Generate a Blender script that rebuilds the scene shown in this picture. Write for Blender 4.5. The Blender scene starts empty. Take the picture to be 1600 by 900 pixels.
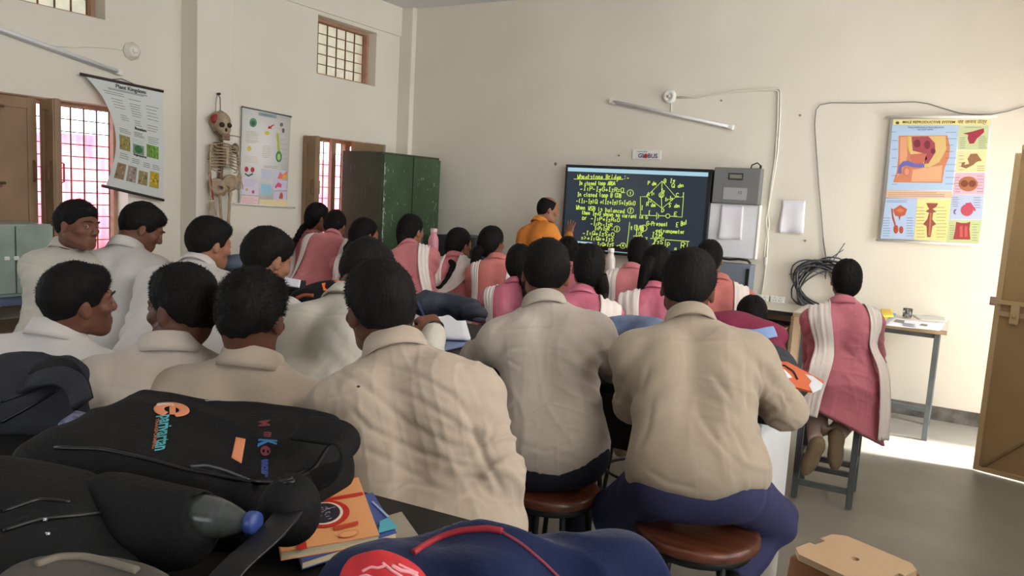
import bpy, bmesh, math, random
import numpy as np
from mathutils import Vector, Matrix, Euler
from mathutils.bvhtree import BVHTree
random.seed(7)
RNG = np.random.default_rng(11)
SC = bpy.context.scene
COL = SC.collection
A = np.array
def V3(*a): return np.array(a, float)
def unit(v):
    v = np.asarray(v, float); return v / max(1e-9, np.linalg.norm(v))

# ---------------------------------------------------------------- camera geometry (surveyed from the photograph)
CYAW, CPITCH, CROLL, CF, CH = math.radians(-30.2), math.radians(-7.08), math.radians(3.28), 1200.0, 1.5
_f = V3(math.sin(CYAW)*math.cos(CPITCH), math.cos(CYAW)*math.cos(CPITCH), math.sin(CPITCH))
_r0 = V3(math.cos(CYAW), -math.sin(CYAW), 0); _u0 = np.cross(_r0, _f)
CR = math.cos(CROLL)*_r0 + math.sin(CROLL)*_u0
CU = -math.sin(CROLL)*_r0 + math.cos(CROLL)*_u0
CFW = _f
CPOS = V3(0, 0, CH)
def ray(x, y): return (x-800)/CF*CR - (y-450)/CF*CU + CFW
def onz(x, y, z): d = ray(x, y); return CPOS + d*(z-CH)/d[2]
def ony(x, y, Y): d = ray(x, y); return CPOS + d*Y/d[1]
def onx(x, y, X): d = ray(x, y); return CPOS + d*X/d[0]
def dep(x, y, t): return CPOS + ray(x, y)*t

# ---------------------------------------------------------------- materials
MATS = {}
def mat(name, col, rough=.6, metal=0, spec=.5, var=0, vscale=8, bump=0, bscale=40, bstretch=(1,1,1), emit=None, estr=1, coat=0, sheen=0, trans=0, ior=1.45, alpha=1, var2=None, wood=None, sss=0):
    if name in MATS: return MATS[name]
    m = bpy.data.materials.new(name); m.use_nodes = True
    nt = m.node_tree; n = nt.nodes; l = nt.links; b = n['Principled BSDF']
    c4 = (*col, 1)
    b.inputs['Base Color'].default_value = c4
    b.inputs['Roughness'].default_value = rough
    b.inputs['Metallic'].default_value = metal
    b.inputs['Specular IOR Level'].default_value = spec
    b.inputs['Coat Weight'].default_value = coat
    b.inputs['Sheen Weight'].default_value = sheen
    b.inputs['Transmission Weight'].default_value = trans
    b.inputs['IOR'].default_value = ior
    b.inputs['Alpha'].default_value = alpha
    if sss:
        b.inputs['Subsurface Weight'].default_value = sss
        b.inputs['Subsurface Radius'].default_value = (.01, .004, .002)
    if emit:
        b.inputs['Emission Color'].default_value = (*emit, 1); b.inputs['Emission Strength'].default_value = estr
    tc = n.new('ShaderNodeTexCoord')
    if var or var2 or wood:
        nz = n.new('ShaderNodeTexNoise'); nz.inputs['Scale'].default_value = vscale; nz.inputs['Detail'].default_value = 5
        mp = n.new('ShaderNodeMapping'); l.new(tc.outputs['Object'], mp.inputs['Vector']); l.new(mp.outputs['Vector'], nz.inputs['Vector'])
        if wood: mp.inputs['Scale'].default_value = wood
        rp = n.new('ShaderNodeValToRGB'); l.new(nz.outputs['Fac'], rp.inputs['Fac'])
        c2 = var2 if var2 else tuple(max(0, c*(1-var)) for c in col)
        c1 = col if var2 else tuple(min(1, c*(1+var*.5)) for c in col)
        rp.color_ramp.elements[0].position = .32; rp.color_ramp.elements[1].position = .68
        rp.color_ramp.elements[0].color = (*c2, 1); rp.color_ramp.elements[1].color = (*c1, 1)
        l.new(rp.outputs['Color'], b.inputs['Base Color'])
    if bump:
        nb = n.new('ShaderNodeTexNoise'); nb.inputs['Scale'].default_value = bscale; nb.inputs['Detail'].default_value = 4
        mb = n.new('ShaderNodeMapping'); mb.inputs['Scale'].default_value = bstretch
        l.new(tc.outputs['Object'], mb.inputs['Vector']); l.new(mb.outputs['Vector'], nb.inputs['Vector'])
        bp = n.new('ShaderNodeBump'); bp.inputs['Strength'].default_value = bump; bp.inputs['Distance'].default_value = .01
        l.new(nb.outputs['Fac'], bp.inputs['Height']); l.new(bp.outputs['Normal'], b.inputs['Normal'])
    MATS[name] = m
    return m
def s2l(r, g, b):
    f = lambda c: (c/255/12.92) if c/255 <= .04045 else ((c/255+.055)/1.055)**2.4
    return (f(r), f(g), f(b))

# ---------------------------------------------------------------- objects, things, parts
def prop(o, label=None, cat=None, group=None, kind=None):
    if label: o['label'] = label
    if cat: o['category'] = cat
    if group: o['group'] = group
    if kind: o['kind'] = kind
    return o
def thing(name, label, cat, loc=(0,0,0), group=None, rotz=0):
    o = bpy.data.objects.new(name, None); COL.objects.link(o)
    o.location = Vector([float(c) for c in loc]); o.rotation_euler = (0, 0, rotz); o.empty_display_size = .1
    return prop(o, label, cat, group)
def link(name, me, parent=None, m=None):
    o = bpy.data.objects.new(name, me); COL.objects.link(o)
    if parent: o.parent = parent
    if m is not None:
        for k in (m if isinstance(m, (list, tuple)) else [m]): me.materials.append(k)
    return o
def arrmesh(name, verts, faces, smooth=True, mi=None):
    """verts (n,3), faces: list of index tuples or an (m,k) array"""
    me = bpy.data.meshes.new(name)
    verts = np.asarray(verts, np.float32)
    me.vertices.add(len(verts)); me.vertices.foreach_set('co', verts.ravel())
    if isinstance(faces, np.ndarray):
        m_, k = faces.shape; tot = np.full(m_, k); flat = faces.ravel()
    else:
        tot = np.array([len(f) for f in faces]); flat = np.array([i for f in faces for i in f])
    me.loops.add(int(tot.sum())); me.loops.foreach_set('vertex_index', flat.astype(np.int32))
    me.polygons.add(len(tot)); st = np.concatenate([[0], np.cumsum(tot)[:-1]])
    me.polygons.foreach_set('loop_start', st.astype(np.int32))
    try: me.polygons.foreach_set('loop_total', tot.astype(np.int32))
    except Exception: pass
    me.polygons.foreach_set('use_smooth', np.full(len(tot), bool(smooth)))
    if mi is not None: me.polygons.foreach_set('material_index', np.asarray(mi, np.int32))
    me.update(calc_edges=True); me.validate()
    return me

class MB:
    """collects shapes (world or local coordinates) and links them as ONE mesh object"""
    def __init__(s): s.v = []; s.f = []; s.mi = []; s.sm = []; s.cur = 0; s.xf = None
    def raw(s, v, f, smooth=False):
        b = len(s.v)
        for p in v:
            p = Vector([float(c) for c in p])
            if s.xf is not None: p = s.xf @ p
            s.v.append(tuple(p))
        for q in f: s.f.append(tuple(i+b for i in q)); s.mi.append(s.cur); s.sm.append(smooth)
        return s
    def bm(s, bm_, smooth=False):
        bm_.verts.index_update(); s.raw([v.co for v in bm_.verts], [[v.index for v in f.verts] for f in bm_.faces], smooth); bm_.free(); return s
    def box(s, lo, hi, bev=0, seg=2):
        lo = [float(c) for c in lo]; hi = [float(c) for c in hi]
        b = bmesh.new(); bmesh.ops.create_cube(b, size=1)
        for v in b.verts: v.co = Vector([lo[i] + (v.co[i]+.5)*(hi[i]-lo[i]) for i in range(3)])
        if bev: bmesh.ops.bevel(b, geom=list(b.edges), offset=bev, segments=seg, affect='EDGES', profile=.5)
        return s.bm(b, False)
    def obox(s, c, ax, ay, az, size, bev=0, seg=2):
        """oriented box: centre, three axis vectors, full sizes"""
        b = bmesh.new(); bmesh.ops.create_cube(b, size=1)
        for v in b.verts: v.co = Vector([v.co[i]*size[i] for i in range(3)])
        if bev: bmesh.ops.bevel(b, geom=list(b.edges), offset=bev, segments=seg, affect='EDGES', profile=.5)
        c = np.asarray(c, float); M = np.stack([unit(ax), unit(ay), unit(az)], 1)
        for v in b.verts: v.co = Vector(c + M @ np.array(v.co))
        return s.bm(b, False)
    def tube(s, pts, r, n=8, caps=True, closed=False):
        pts = [np.asarray(p, float) for p in pts]; N = len(pts)
        rr = r if hasattr(r, '__len__') else [r]*N
        vs = []; fs = []; prev = None
        for i, p in enumerate(pts):
            a = pts[(i-1) % N] if (closed or i > 0) else p; b = pts[(i+1) % N] if (closed or i < N-1) else p
            t = unit(b-a)
            if prev is None:
                up = V3(0,0,1) if abs(t[2]) < .9 else V3(1,0,0)
                x = unit(np.cross(up, t))
            else: x = unit(prev - t*np.dot(prev, t))
            prev = x; y = np.cross(t, x)
            for k in range(n):
                q = 2*math.pi*k/n; vs.append(p + rr[i]*(math.cos(q)*x + math.sin(q)*y))
        M = N if closed else N-1
        for i in range(M):
            for k in range(n):
                a = i*n+k; b = i*n+(k+1) % n; c = ((i+1) % N)*n+(k+1) % n; d = ((i+1) % N)*n+k
                fs.append((a, b, c, d))
        s.raw(vs, fs, True)
        if caps and not closed:
            s.f.append(tuple(len(s.v)-N*n+k for k in reversed(range(n)))); s.mi.append(s.cur); s.sm.append(False)
            s.f.append(tuple(len(s.v)-n+k for k in range(n))); s.mi.append(s.cur); s.sm.append(False)
        return s
    def lathe(s, prof, c=(0,0,0), n=24, axis=(0,0,1), capped=True):
        """prof: list of (radius, height)"""
        z = unit(axis); up = V3(1,0,0) if abs(z[0]) < .9 else V3(0,1,0)
        x = unit(np.cross(up, z)); y = np.cross(z, x); c = np.asarray(c, float)
        vs = []; fs = []
        for (r, h) in prof:
            for k in range(n):
                q = 2*math.pi*k/n; vs.append(c + z*h + r*(math.cos(q)*x+math.sin(q)*y))
        for i in range(len(prof)-1):
            for k in range(n): fs.append((i*n+k, i*n+(k+1) % n, (i+1)*n+(k+1) % n, (i+1)*n+k))
        if capped: fs.append(tuple(reversed(range(n)))); fs.append(tuple((len(prof)-1)*n+k for k in range(n)))
        return s.raw(vs, fs, True)
    def ball(s, c, r, sub=2):
        b = bmesh.new(); bmesh.ops.create_icosphere(b, subdivisions=sub, radius=1)
        r = r if hasattr(r, '__len__') else (r, r, r)
        for v in b.verts: v.co = Vector([c[i]+v.co[i]*r[i] for i in range(3)])
        return s.bm(b, True)
    def prism(s, poly, o, ax, ay, az, h):
        """extrude a 2-D outline: origin o, plane axes ax, ay, thickness h along az"""
        o = np.asarray(o, float); ax = np.asarray(ax, float); ay = np.asarray(ay, float); az = np.asarray(az, float)
        n = len(poly); vs = [o+ax*p[0]+ay*p[1] for p in poly] + [o+ax*p[0]+ay*p[1]+az*h for p in poly]
        fs = [tuple(reversed(range(n))), tuple(range(n, 2*n))] + [(i, (i+1) % n, n+(i+1) % n, n+i) for i in range(n)]
        return s.raw(vs, fs, False)
    def slot(s, i): s.cur = i; return s
    def build(s, name, m, parent=None, base=None, weld=False):
        v = np.array(s.v, float)
        if base is not None: v = v - np.asarray(base, float)
        me = arrmesh(name, v, s.f, mi=s.mi)
        me.polygons.foreach_set('use_smooth', np.array(s.sm, bool))
        b = bmesh.new(); b.from_mesh(me); bmesh.ops.recalc_face_normals(b, faces=b.faces); b.to_mesh(me); b.free()
        return link(name, me, parent, m)

def copy_thing(root, loc=None, rotz=None, label=None, group=None, name=None):
    r = root.copy(); COL.objects.link(r)
    if loc is not None: r.location = Vector([float(c) for c in loc])
    if rotz is not None: r.rotation_euler = (0, 0, rotz)
    if label: r['label'] = label
    if group: r['group'] = group
    for ch in list(root.children):
        c = ch.copy(); COL.objects.link(c); c.parent = r
        for g in list(ch.children):
            d = g.copy(); COL.objects.link(d); d.parent = c
    return r

# ---------------------------------------------------------------- smooth-blended volumes (people, bags, cloth)
def _perp(d):
    d = unit(d); up = V3(0,0,1) if abs(d[2]) < .9 else V3(1,0,0)
    x = unit(np.cross(up, d)); return x, np.cross(d, x)
class Vol:
    def __init__(s): s.ops = []
    def cone(s, a, b, ra, rb=None, k=.03, flat=None, flatdir=None, cut=False):
        a = np.asarray(a, float); b = np.asarray(b, float); rb = ra if rb is None else rb
        R = max(ra, rb); s.ops.append(('c', np.minimum(a, b)-R, np.maximum(a, b)+R, k, cut, (a, b, ra, rb, flat, None if flatdir is None else unit(flatdir)))); return s
    def ell(s, c, r, M=None, k=.03, cut=False):
        c = np.asarray(c, float); r = np.asarray(r, float); M = np.eye(3) if M is None else np.asarray(M, float)  # columns = axes
        ext = np.sqrt(((M*r[None, :])**2).sum(1)); s.ops.append(('e', c-ext, c+ext, k, cut, (c, r, M))); return s
    def box(s, c, h, M=None, rad=.02, k=.02, cut=False):
        c = np.asarray(c, float); h = np.asarray(h, float); M = np.eye(3) if M is None else np.asarray(M, float)
        ext = np.abs(M) @ h; s.ops.append(('b', c-ext, c+ext, k, cut, (c, h-rad, M, rad))); return s
    def plane(s, p, nrm, k=.01, fn=None):
        """keep the side the normal points away from (cuts off the rest)"""
        s.ops.append(('p', None, None, k, True, (np.asarray(p, float), unit(nrm), fn))); return s
    def func(s, fn): s.ops.append(('f', None, None, 0, False, fn)); return s
    def dist(s, P, op):
        t, _, _, k, cut, a = op
        if t == 'c':
            a_, b_, ra, rb, flat, fd = a
            ba = b_-a_; L2 = max(1e-9, float(ba@ba)); pa = P-a_
            h = np.clip((pa @ ba)/L2, 0, 1); q = pa - h[..., None]*ba
            if flat is not None:
                comp = q @ fd; q = q + np.multiply.outer(comp*(1/flat-1), fd)
                return (np.sqrt((q*q).sum(-1)) - (ra+(rb-ra)*h))*min(1, flat*1.2)
            return np.sqrt((q*q).sum(-1)) - (ra+(rb-ra)*h)
        if t == 'e':
            c, r, M = a; q = (P-c) @ M
            k0 = np.sqrt(((q/r)**2).sum(-1)); k1 = np.sqrt(((q/(r*r))**2).sum(-1))
            return np.where(k1 > 1e-6, k0*(k0-1)/np.maximum(k1, 1e-6), -r.min())
        if t == 'b':
            c, h, M, rad = a; q = np.abs((P-c) @ M)-h
            return np.sqrt((np.maximum(q, 0)**2).sum(-1)) + np.minimum(q.max(-1), 0) - rad
        if t == 'p':
            p, nrm, fn = a; d = (P-p) @ nrm
            return d + (fn(P) if fn is not None else 0)
    def mesh(s, h=.01, smooth=1, pad=.03):
        los = [o[1] for o in s.ops if o[1] is not None and not o[4]]; his = [o[2] for o in s.ops if o[2] is not None and not o[4]]
        lo = np.min(los, 0)-pad; hi = np.max(his, 0)+pad
        n = np.ceil((hi-lo)/h).astype(int)+1
        ax = [lo[i]+np.arange(n[i])*h for i in range(3)]
        F = np.full(n, .15, np.float32)
        for op in s.ops:
            if op[0] == 'f':
                idx = np.argwhere(np.abs(F) < .05); P = lo+idx*h
                F[tuple(idx.T)] += op[5](P).astype(np.float32); continue
            if op[1] is None: sl = tuple(slice(0, n[i]) for i in range(3))
            else:
                m = .06+op[3]
                a = np.clip(np.floor((op[1]-m-lo)/h).astype(int), 0, n); b = np.clip(np.ceil((op[2]+m-lo)/h).astype(int)+1, 0, n)
                if (b <= a).any(): continue
                sl = tuple(slice(a[i], b[i]) for i in range(3))
            g = np.stack(np.meshgrid(*[ax[i][sl[i]] for i in range(3)], indexing='ij'), -1)
            d = s.dist(g, op).astype(np.float32); f = F[sl]; k = max(op[3], 1e-5)
            if op[4]:
                if op[0] != 'p': d = -d
                e = np.maximum(k-np.abs(f-d), 0)/k; F[sl] = np.maximum(f, d)+e*e*k*.25
            else:
                e = np.maximum(k-np.abs(f-d), 0)/k; F[sl] = np.minimum(f, d)-e*e*k*.25
        v, q = surfnet(F, lo, h)
        for _ in range(smooth): v = relax(v, q, .5)
        return v, q
def surfnet(F, lo, h):
    F = F.copy(); F[0] = F[-1] = .1; F[:, 0] = F[:, -1] = .1; F[:, :, 0] = F[:, :, -1] = .1
    S = F < 0; n = F.shape
    cnt = np.zeros((n[0]-1, n[1]-1, n[2]-1), np.int8)
    for i in (0, 1):
        for j in (0, 1):
            for k in (0, 1): cnt += S[i:n[0]-1+i, j:n[1]-1+j, k:n[2]-1+k]
    act = (cnt > 0) & (cnt < 8); cells = np.argwhere(act)
    idx = np.full(act.shape, -1, np.int64); idx[act] = np.arange(len(cells))
    acc = np.zeros((len(cells), 3)); num = np.zeros(len(cells))
    cs = [(i, j, k) for i in (0, 1) for j in (0, 1) for k in (0, 1)]
    vals = {c: F[cells[:, 0]+c[0], cells[:, 1]+c[1], cells[:, 2]+c[2]] for c in cs}
    for a in cs:
        for d in range(3):
            if a[d] == 0:
                b = list(a); b[d] = 1; b = tuple(b); va, vb = vals[a], vals[b]
                m = (va < 0) != (vb < 0); t = np.where(m, va/np.where(m, va-vb, 1), 0)
                p = np.tile(np.array(a, float), (len(cells), 1)); p[:, d] = t
                acc += p*m[:, None]; num += m
    v = lo + (cells + acc/num[:, None])*h
    Q = []
    for d in range(3):
        e1, e2 = [(1, 2), (2, 0), (0, 1)][d]
        sa = [slice(1, n[i]-1) for i in range(3)]; sa[d] = slice(0, n[d]-1); sb = list(sa); sb[d] = slice(1, n[d])
        A_, B_ = S[tuple(sa)], S[tuple(sb)]
        e = np.argwhere(A_ != B_)
        if not len(e): continue
        inside = A_[tuple(e.T)]
        off = np.ones(3, int); off[d] = 0; e = e+off
        def cid(o1, o2):
            c = e.copy(); c[:, e1] -= o1; c[:, e2] -= o2; return idx[c[:, 0], c[:, 1], c[:, 2]]
        q = np.stack([cid(1, 1), cid(0, 1), cid(0, 0), cid(1, 0)], 1)
        q[~inside] = q[~inside][:, ::-1]; Q.append(q)
    return v, np.concatenate(Q)
def relax(v, q, w):
    acc = np.zeros_like(v); num = np.zeros(len(v))
    for a, b in ((0, 1), (1, 2), (2, 3), (3, 0)):
        for x, y in ((a, b), (b, a)):
            np.add.at(num, q[:, x], 1)
            for c in range(3): acc[:, c] += np.bincount(q[:, x], v[q[:, y], c], len(v))
    return v*(1-w)+w*acc/np.maximum(num, 1)[:, None]
def vnormals(v, q):
    n = np.cross(v[q[:, 2]]-v[q[:, 0]], v[q[:, 3]]-v[q[:, 1]]); out = np.zeros_like(v)
    for k in range(4):
        for c in range(3): out[:, c] += np.bincount(q[:, k], n[:, c], len(v))
    return out/np.maximum(np.linalg.norm(out, axis=1), 1e-9)[:, None]
def wob(P, f, seed, n=5):
    """smooth pseudo noise in about -1..1 from sums of sines"""
    g = np.random.default_rng(seed); out = np.zeros(len(P))
    for _ in range(n):
        d = g.normal(size=3); d /= np.linalg.norm(d); out += np.sin(P @ d*f*g.uniform(.6, 1.6)+g.uniform(0, 6.28))
    return out/(n**.5)
def volobj(name, vol, h, m, parent=None, base=(0,0,0), smooth=1, disp=None):
    v, q = vol.mesh(h, smooth)
    if disp is not None:
        nrm = vnormals(v, q); v = v+nrm*disp(v, nrm)[:, None]; v = relax(v, q, .25)
    me = arrmesh(name, v-np.asarray(base, float), q)
    return link(name, me, parent, m)

# ---------------------------------------------------------------- lettering
def text_mesh(body, size, o, ax, ay, az, align='CENTER', lift=.001, bold=0, thick=.0004, squash=1):
    """printed letters as a mesh in the plane (ax, ay) at o"""
    cu = bpy.data.curves.new('lettering', 'FONT'); cu.body = body; cu.size = size; cu.align_x = align; cu.align_y = 'CENTER'
    cu.resolution_u = 3; cu.offset = bold; cu.extrude = thick
    ob = bpy.data.objects.new('tmp', cu); COL.objects.link(ob)
    bpy.context.view_layer.update()
    me = bpy.data.meshes.new_from_object(ob.evaluated_get(bpy.context.evaluated_depsgraph_get()))
    bpy.data.objects.remove(ob); bpy.data.curves.remove(cu)
    o = np.asarray(o, float); ax = unit(ax); ay = unit(ay); az = unit(az)
    v = np.array([tuple(p.co) for p in me.vertices]).reshape(-1, 3)
    f = [tuple(p.vertices) for p in me.polygons]; bpy.data.meshes.remove(me)
    w = o + v[:, :1]*squash*ax + v[:, 1:2]*ay + (v[:, 2:3]+lift)*az
    return w, f
# ================================================================ materials of the room
FZ = -.10; LX = -5.55; RX = 1.25; FY = 6.87; BY = -2.3; CZ = 3.42
M_wall = mat('wall_paint', s2l(228,221,206), .85, var=.05, vscale=1.3, bump=.08, bscale=25)
M_trimw = mat('column_paint', s2l(228,221,206), .85, var=.05, vscale=1.3, bump=.08, bscale=25)
M_ceil = mat('ceiling_paint', s2l(222,222,222), .9, var=.03, vscale=2)
M_floor = mat('cement_floor', s2l(152,148,138), .42, spec=.5, var=.16, vscale=2.2, bump=.05, bscale=14)
M_base = mat('skirting_cement', s2l(120,116,108), .7, var=.35, vscale=9, var2=s2l(70,66,62))
M_brown = mat('shutter_paint', s2l(148,120,90), .55, var=.22, vscale=3, bump=.1, bscale=30, bstretch=(1,1,.1))
M_door = mat('door_paint', s2l(174,144,100), .45, var=.12, vscale=3)
M_dooredge = mat('door_edge', s2l(196,170,126), .4)
M_frame = mat('window_frame_paint', s2l(176,138,112), .6, var=.2, vscale=12)
M_rust = mat('rusty_grille', s2l(120,84,62), .7, var=.4, vscale=20)
M_dusty = mat('dusty_pane', s2l(215,210,186), .6, trans=.5, var=.12, vscale=14)
M_steel = mat('bright_steel', (.75,.75,.74), .25, metal=1)
M_white = mat('white_plastic', s2l(232,230,222), .4)
M_black = mat('black_plastic', (.012,.012,.013), .35)

def wall_holes(name, axis, pos, thick, u0, u1, z0, z1, holes, m):
    """slab with rectangular openings; axis 'x': plane x=pos, u is y; thick may be negative"""
    us = sorted({u0, u1, *[h[0] for h in holes], *[h[1] for h in holes]}); zs = sorted({z0, z1, *[h[2] for h in holes], *[h[3] for h in holes]})
    solid = {}
    for i in range(len(us)-1):
        for j in range(len(zs)-1):
            cu, cz = (us[i]+us[i+1])/2, (zs[j]+zs[j+1])/2
            solid[i, j] = not any(h[0] < cu < h[1] and h[2] < cz < h[3] for h in holes)
    mb = MB()
    def pt(u, z, d): return (pos+d, u, z) if axis == 'x' else (u, pos+d, z)
    for (i, j), sld in solid.items():
        if not sld: continue
        a, b, c, d = us[i], us[i+1], zs[j], zs[j+1]
        for dd in (0, thick): mb.raw([pt(a, c, dd), pt(b, c, dd), pt(b, d, dd), pt(a, d, dd)], [(0, 1, 2, 3)])
        for (ni, nj, p, q) in ((i-1, j, (a, c), (a, d)), (i+1, j, (b, c), (b, d)), (i, j-1, (a, c), (b, c)), (i, j+1, (a, d), (b, d))):
            if not solid.get((ni, nj), False):
                mb.raw([pt(*p, 0), pt(*q, 0), pt(*q, thick), pt(*p, thick)], [(0, 1, 2, 3)])
    o = mb.build(name, m); o['kind'] = 'structure'
    b = bmesh.new(); b.from_mesh(o.data); bmesh.ops.remove_doubles(b, verts=b.verts, dist=1e-4); bmesh.ops.recalc_face_normals(b, faces=b.faces); b.to_mesh(o.data); b.free()
    return o
W1 = (2.28, 3.61, .84, 1.965); W2 = (5.41, 6.62, .84, 1.935); W3 = (5.56, 6.41, 2.53, 3.08); W4 = (2.45, 3.44, 2.575, 3.1); W5 = (-.9, .9, .84, 1.965); W6 = (-.7, .6, 2.575, 3.1)  # last two openings are unseen, added to let fill light in
DR = (5.42, 6.42, FZ, 2.02); W7 = (.2, 2.6, .84, 2.0); W8 = (-3.6, -.6, .84, 2.0); W9 = (-.2, 1.6, 2.5, 3.1); W10 = (2.6, 4.6, 2.5, 3.1)  # after the doorway: unseen openings added for the fill lamps
wall_holes('wall_left', 'x', LX, -.24, BY, FY+.24, FZ, CZ, [W1, W2, W3, W4, W5, W6], M_wall)
wall_holes('wall_right', 'x', RX, .24, BY, FY+.24, FZ, CZ, [DR, W7, W9, W10], M_wall)
wall_holes('wall_front', 'y', FY, .24, LX, RX, FZ, CZ, [], M_wall)
wall_holes('wall_back', 'y', BY, -.24, LX, RX, FZ, CZ, [W8], mat('brown_back_wall', s2l(120,100,80), .8, var=.1))
prop(MB().box((LX-.24, BY-.24, FZ-.12), (RX+.24, FY+.24, FZ)).build('floor', M_floor), kind='structure')
prop(MB().box((LX-.24, BY-.24, CZ), (RX+.24, FY+.24, CZ+.15)).build('ceiling', M_ceil), kind='structure')
def trim(n, mb, m): return prop(mb.build(f'trim_{n}', m), kind='structure')
# two wall columns, the beam between them and the corner column with its white service duct
for n_, W in ((6, W9), (7, W10), (8, W7)): trim(n_, MB().box((RX+.24, W[0]-.3, W[3]+.02), (RX+(1.15 if n_ < 8 else 1.7), W[1]+.6, W[3]+.10), .004), M_trimw)  # unseen slabs added outside the right wall to block direct sun
trim(1, MB().box((LX, 4.07, FZ), (-5.355, 4.42, CZ), .006), M_trimw)
trim(2, MB().box((LX, 6.795, FZ), (-5.384, FY, CZ), .006), M_trimw)
trim(3, MB().box((LX, 4.42, 3.115), (LX+.022, 6.795, CZ), .004), M_trimw)
trim(4, MB().box((LX, BY, 3.13), (LX+.022, 4.07, CZ), .004), M_trimw)
trim(5, MB().box((LX+.001, .6, FZ), (LX+.19, .95, CZ), .006), M_trimw)
for nm, lo, hi in (('baseboard_front', (-5.36, FY-.012, FZ), (RX, FY, FZ+.11)), ('baseboard_left', (LX, BY, FZ), (LX+.012, 4.07, FZ+.11)), ('baseboard_right', (RX-.012, BY, FZ), (RX, 5.4, FZ+.11))):
    prop(MB().box(lo, hi).build(nm, M_base), kind='structure')

# ---- windows
def grille(mb, x, y0, y1, z0, z1, ny, nz, r=.006):
    for i in range(ny+1):
        y = y0+(y1-y0)*i/ny; mb.box((x-r, y-r, z0), (x+r, y+r, z1))
    for j in range(nz+1):
        z = z0+(z1-z0)*j/nz; mb.box((x-r*.8, y0, z-r*.8), (x+r*.8, y1, z+r*.8))
def framebox(mb, x, W, w=.045, d=.05):
    y0, y1, z0, z1 = W
    mb.box((x-d/2, y0, z0), (x+d/2, y0+w, z1)); mb.box((x-d/2, y1-w, z0), (x+d/2, y1, z1))
    mb.box((x-d/2, y0+w, z0), (x+d/2, y1-w, z0+w)); mb.box((x-d/2, y0+w, z1-w), (x+d/2, y1-w, z1))
def wnd(n, W, ny, nz, xo=-.16, fw=.045, r=.006, base=None):
    t = thing(f'window_{n}', None, None, (LX+xo, (W[0]+W[1])/2, W[2])); t['kind'] = 'structure'; b = tuple(t.location)
    f = MB(); framebox(f, LX+xo, W, fw); f.build('frame', M_frame, t, b)
    g = MB(); grille(g, LX+xo-.03, W[0]+fw, W[1]-fw, W[2]+fw, W[3]-fw, ny, nz, r); g.build('grille', M_rust, t, b)
    return t, b
def leaf(t, b, hinge, direc, w, z0, z1, m=M_brown, name='shutter', handle=True, depth=.035):
    """one plank shutter: hinge (x,y), unit direction, width; face with two rails and a bolt"""
    d = V3(*direc, 0); d = unit(d); n = V3(-d[1], d[0], 0); h = V3(*hinge, 0)
    mb = MB(); mb.obox(h+d*w/2+V3(0,0,(z0+z1)/2), d, n, (0,0,1), (w, depth, z1-z0), .004)
    for s in (-1, 1):
        for e in (.035, w-.035): mb.obox(h+d*e+n*s*depth*.62+V3(0,0,(z0+z1)/2), d, n, (0,0,1), (.06, depth*.35, z1-z0-.01), .003)
        for z in (z0+.04, z1-.04): mb.obox(h+d*w/2+n*s*depth*.62+V3(0,0,z), d, n, (0,0,1), (w-.13, depth*.35, .07), .003)
    o = mb.build(name, m, t, b)
    if handle:
        k = MB()
        for s in (-1, 1):
            c = h+d*(w-.03)+n*s*(depth*.8+.02)+V3(0,0,z0+(z1-z0)*.55)
            k.tube([c+V3(0,0,-.07)-n*s*.02, c+V3(0,0,-.06), c+V3(0,0,.06), c+V3(0,0,.07)-n*s*.02], .006, 6)
        k.build('handle', M_rust, o, b)
    return o
t, b = wnd(1, (2.96, 3.61, .84, 1.965), 6, 12, fw=.03, r=.0045)
g = MB(); framebox(g, LX-.16, (W1[0], 2.96, W1[2], W1[3])); grille(g, LX-.19, W1[0]+.045, 2.915, W1[2]+.045, W1[3]-.045, 6, 12); g.build('side_grille', M_rust, t, b)
leaf(t, b, (LX-.02, 2.30), (.02, 1), .64, .86, 1.95)                  # closed left leaf
leaf(t, b, (LX+.0, 2.99), (.6, -.09), .235, .86, 1.95)                # leaf folded back into the room
l2 = MB(); l2.obox((LX+.003, 2.50, 1.42), (0,1,0), (1,0,0), (0,0,1), (.26, .012, .75), .004)
l2.build('worn_patch', mat('bare_pale_wood', s2l(188,172,150), .7, var=.15, vscale=6), t, b)
lt = MB()
for z in (1.36, 1.86):
    lt.obox((LX+.02, 2.62, z), (0,1,0), (1,0,0), (0,0,1), (.17, .02, .035), .006); lt.tube([(LX+.035, 2.55, z+.012), (LX+.035, 2.72, z+.012)], .009, 8)
lt.tube([(LX+.04, 2.6, 1.1), (LX+.06, 2.6, 1.12), (LX+.06, 2.6, 1.24), (LX+.04, 2.6, 1.26)], .008, 8); lt.build('bolt', M_rust, t, b)
t, b = wnd(2, (5.41, 6.16, .84, 1.935), 8, 9, fw=.03, r=.0045)
fx = MB(); framebox(fx, LX-.16, (6.16, 6.62, .84, 1.935)); grille(fx, LX-.19, 6.2, 6.58, .89, 1.89, 4, 9); fx.box((LX-.10, 5.86, .86), (LX-.06, 5.91, 1.93)); fx.build('side_frame', M_frame, t, b)
leaf(t, b, (LX+.0, 5.425), (.6, -.06), .20, .855, 1.925)
leaf(t, b, (LX-.03, 6.60), (.05, -1), .50, .855, 1.925)
t, b = wnd(3, W3, 6, 5, -.13, .03, .005)
MB().box((LX-.185, W3[0]+.02, W3[2]+.02), (LX-.18, W3[1]-.02, W3[3]-.02)).build('pane', M_dusty, t, b)
t, b = wnd(4, W4, 8, 4, -.15, .03, .005)
MB().box((LX-.205, W4[0]+.02, W4[2]+.02), (LX-.20, W4[1]-.02, W4[3]-.02)).build('pane', M_dusty, t, b)
for n_, W in ((5, W5), (6, W6)): wnd(n_, W, 10, 8)  # unseen windows added for fill light from the left

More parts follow.
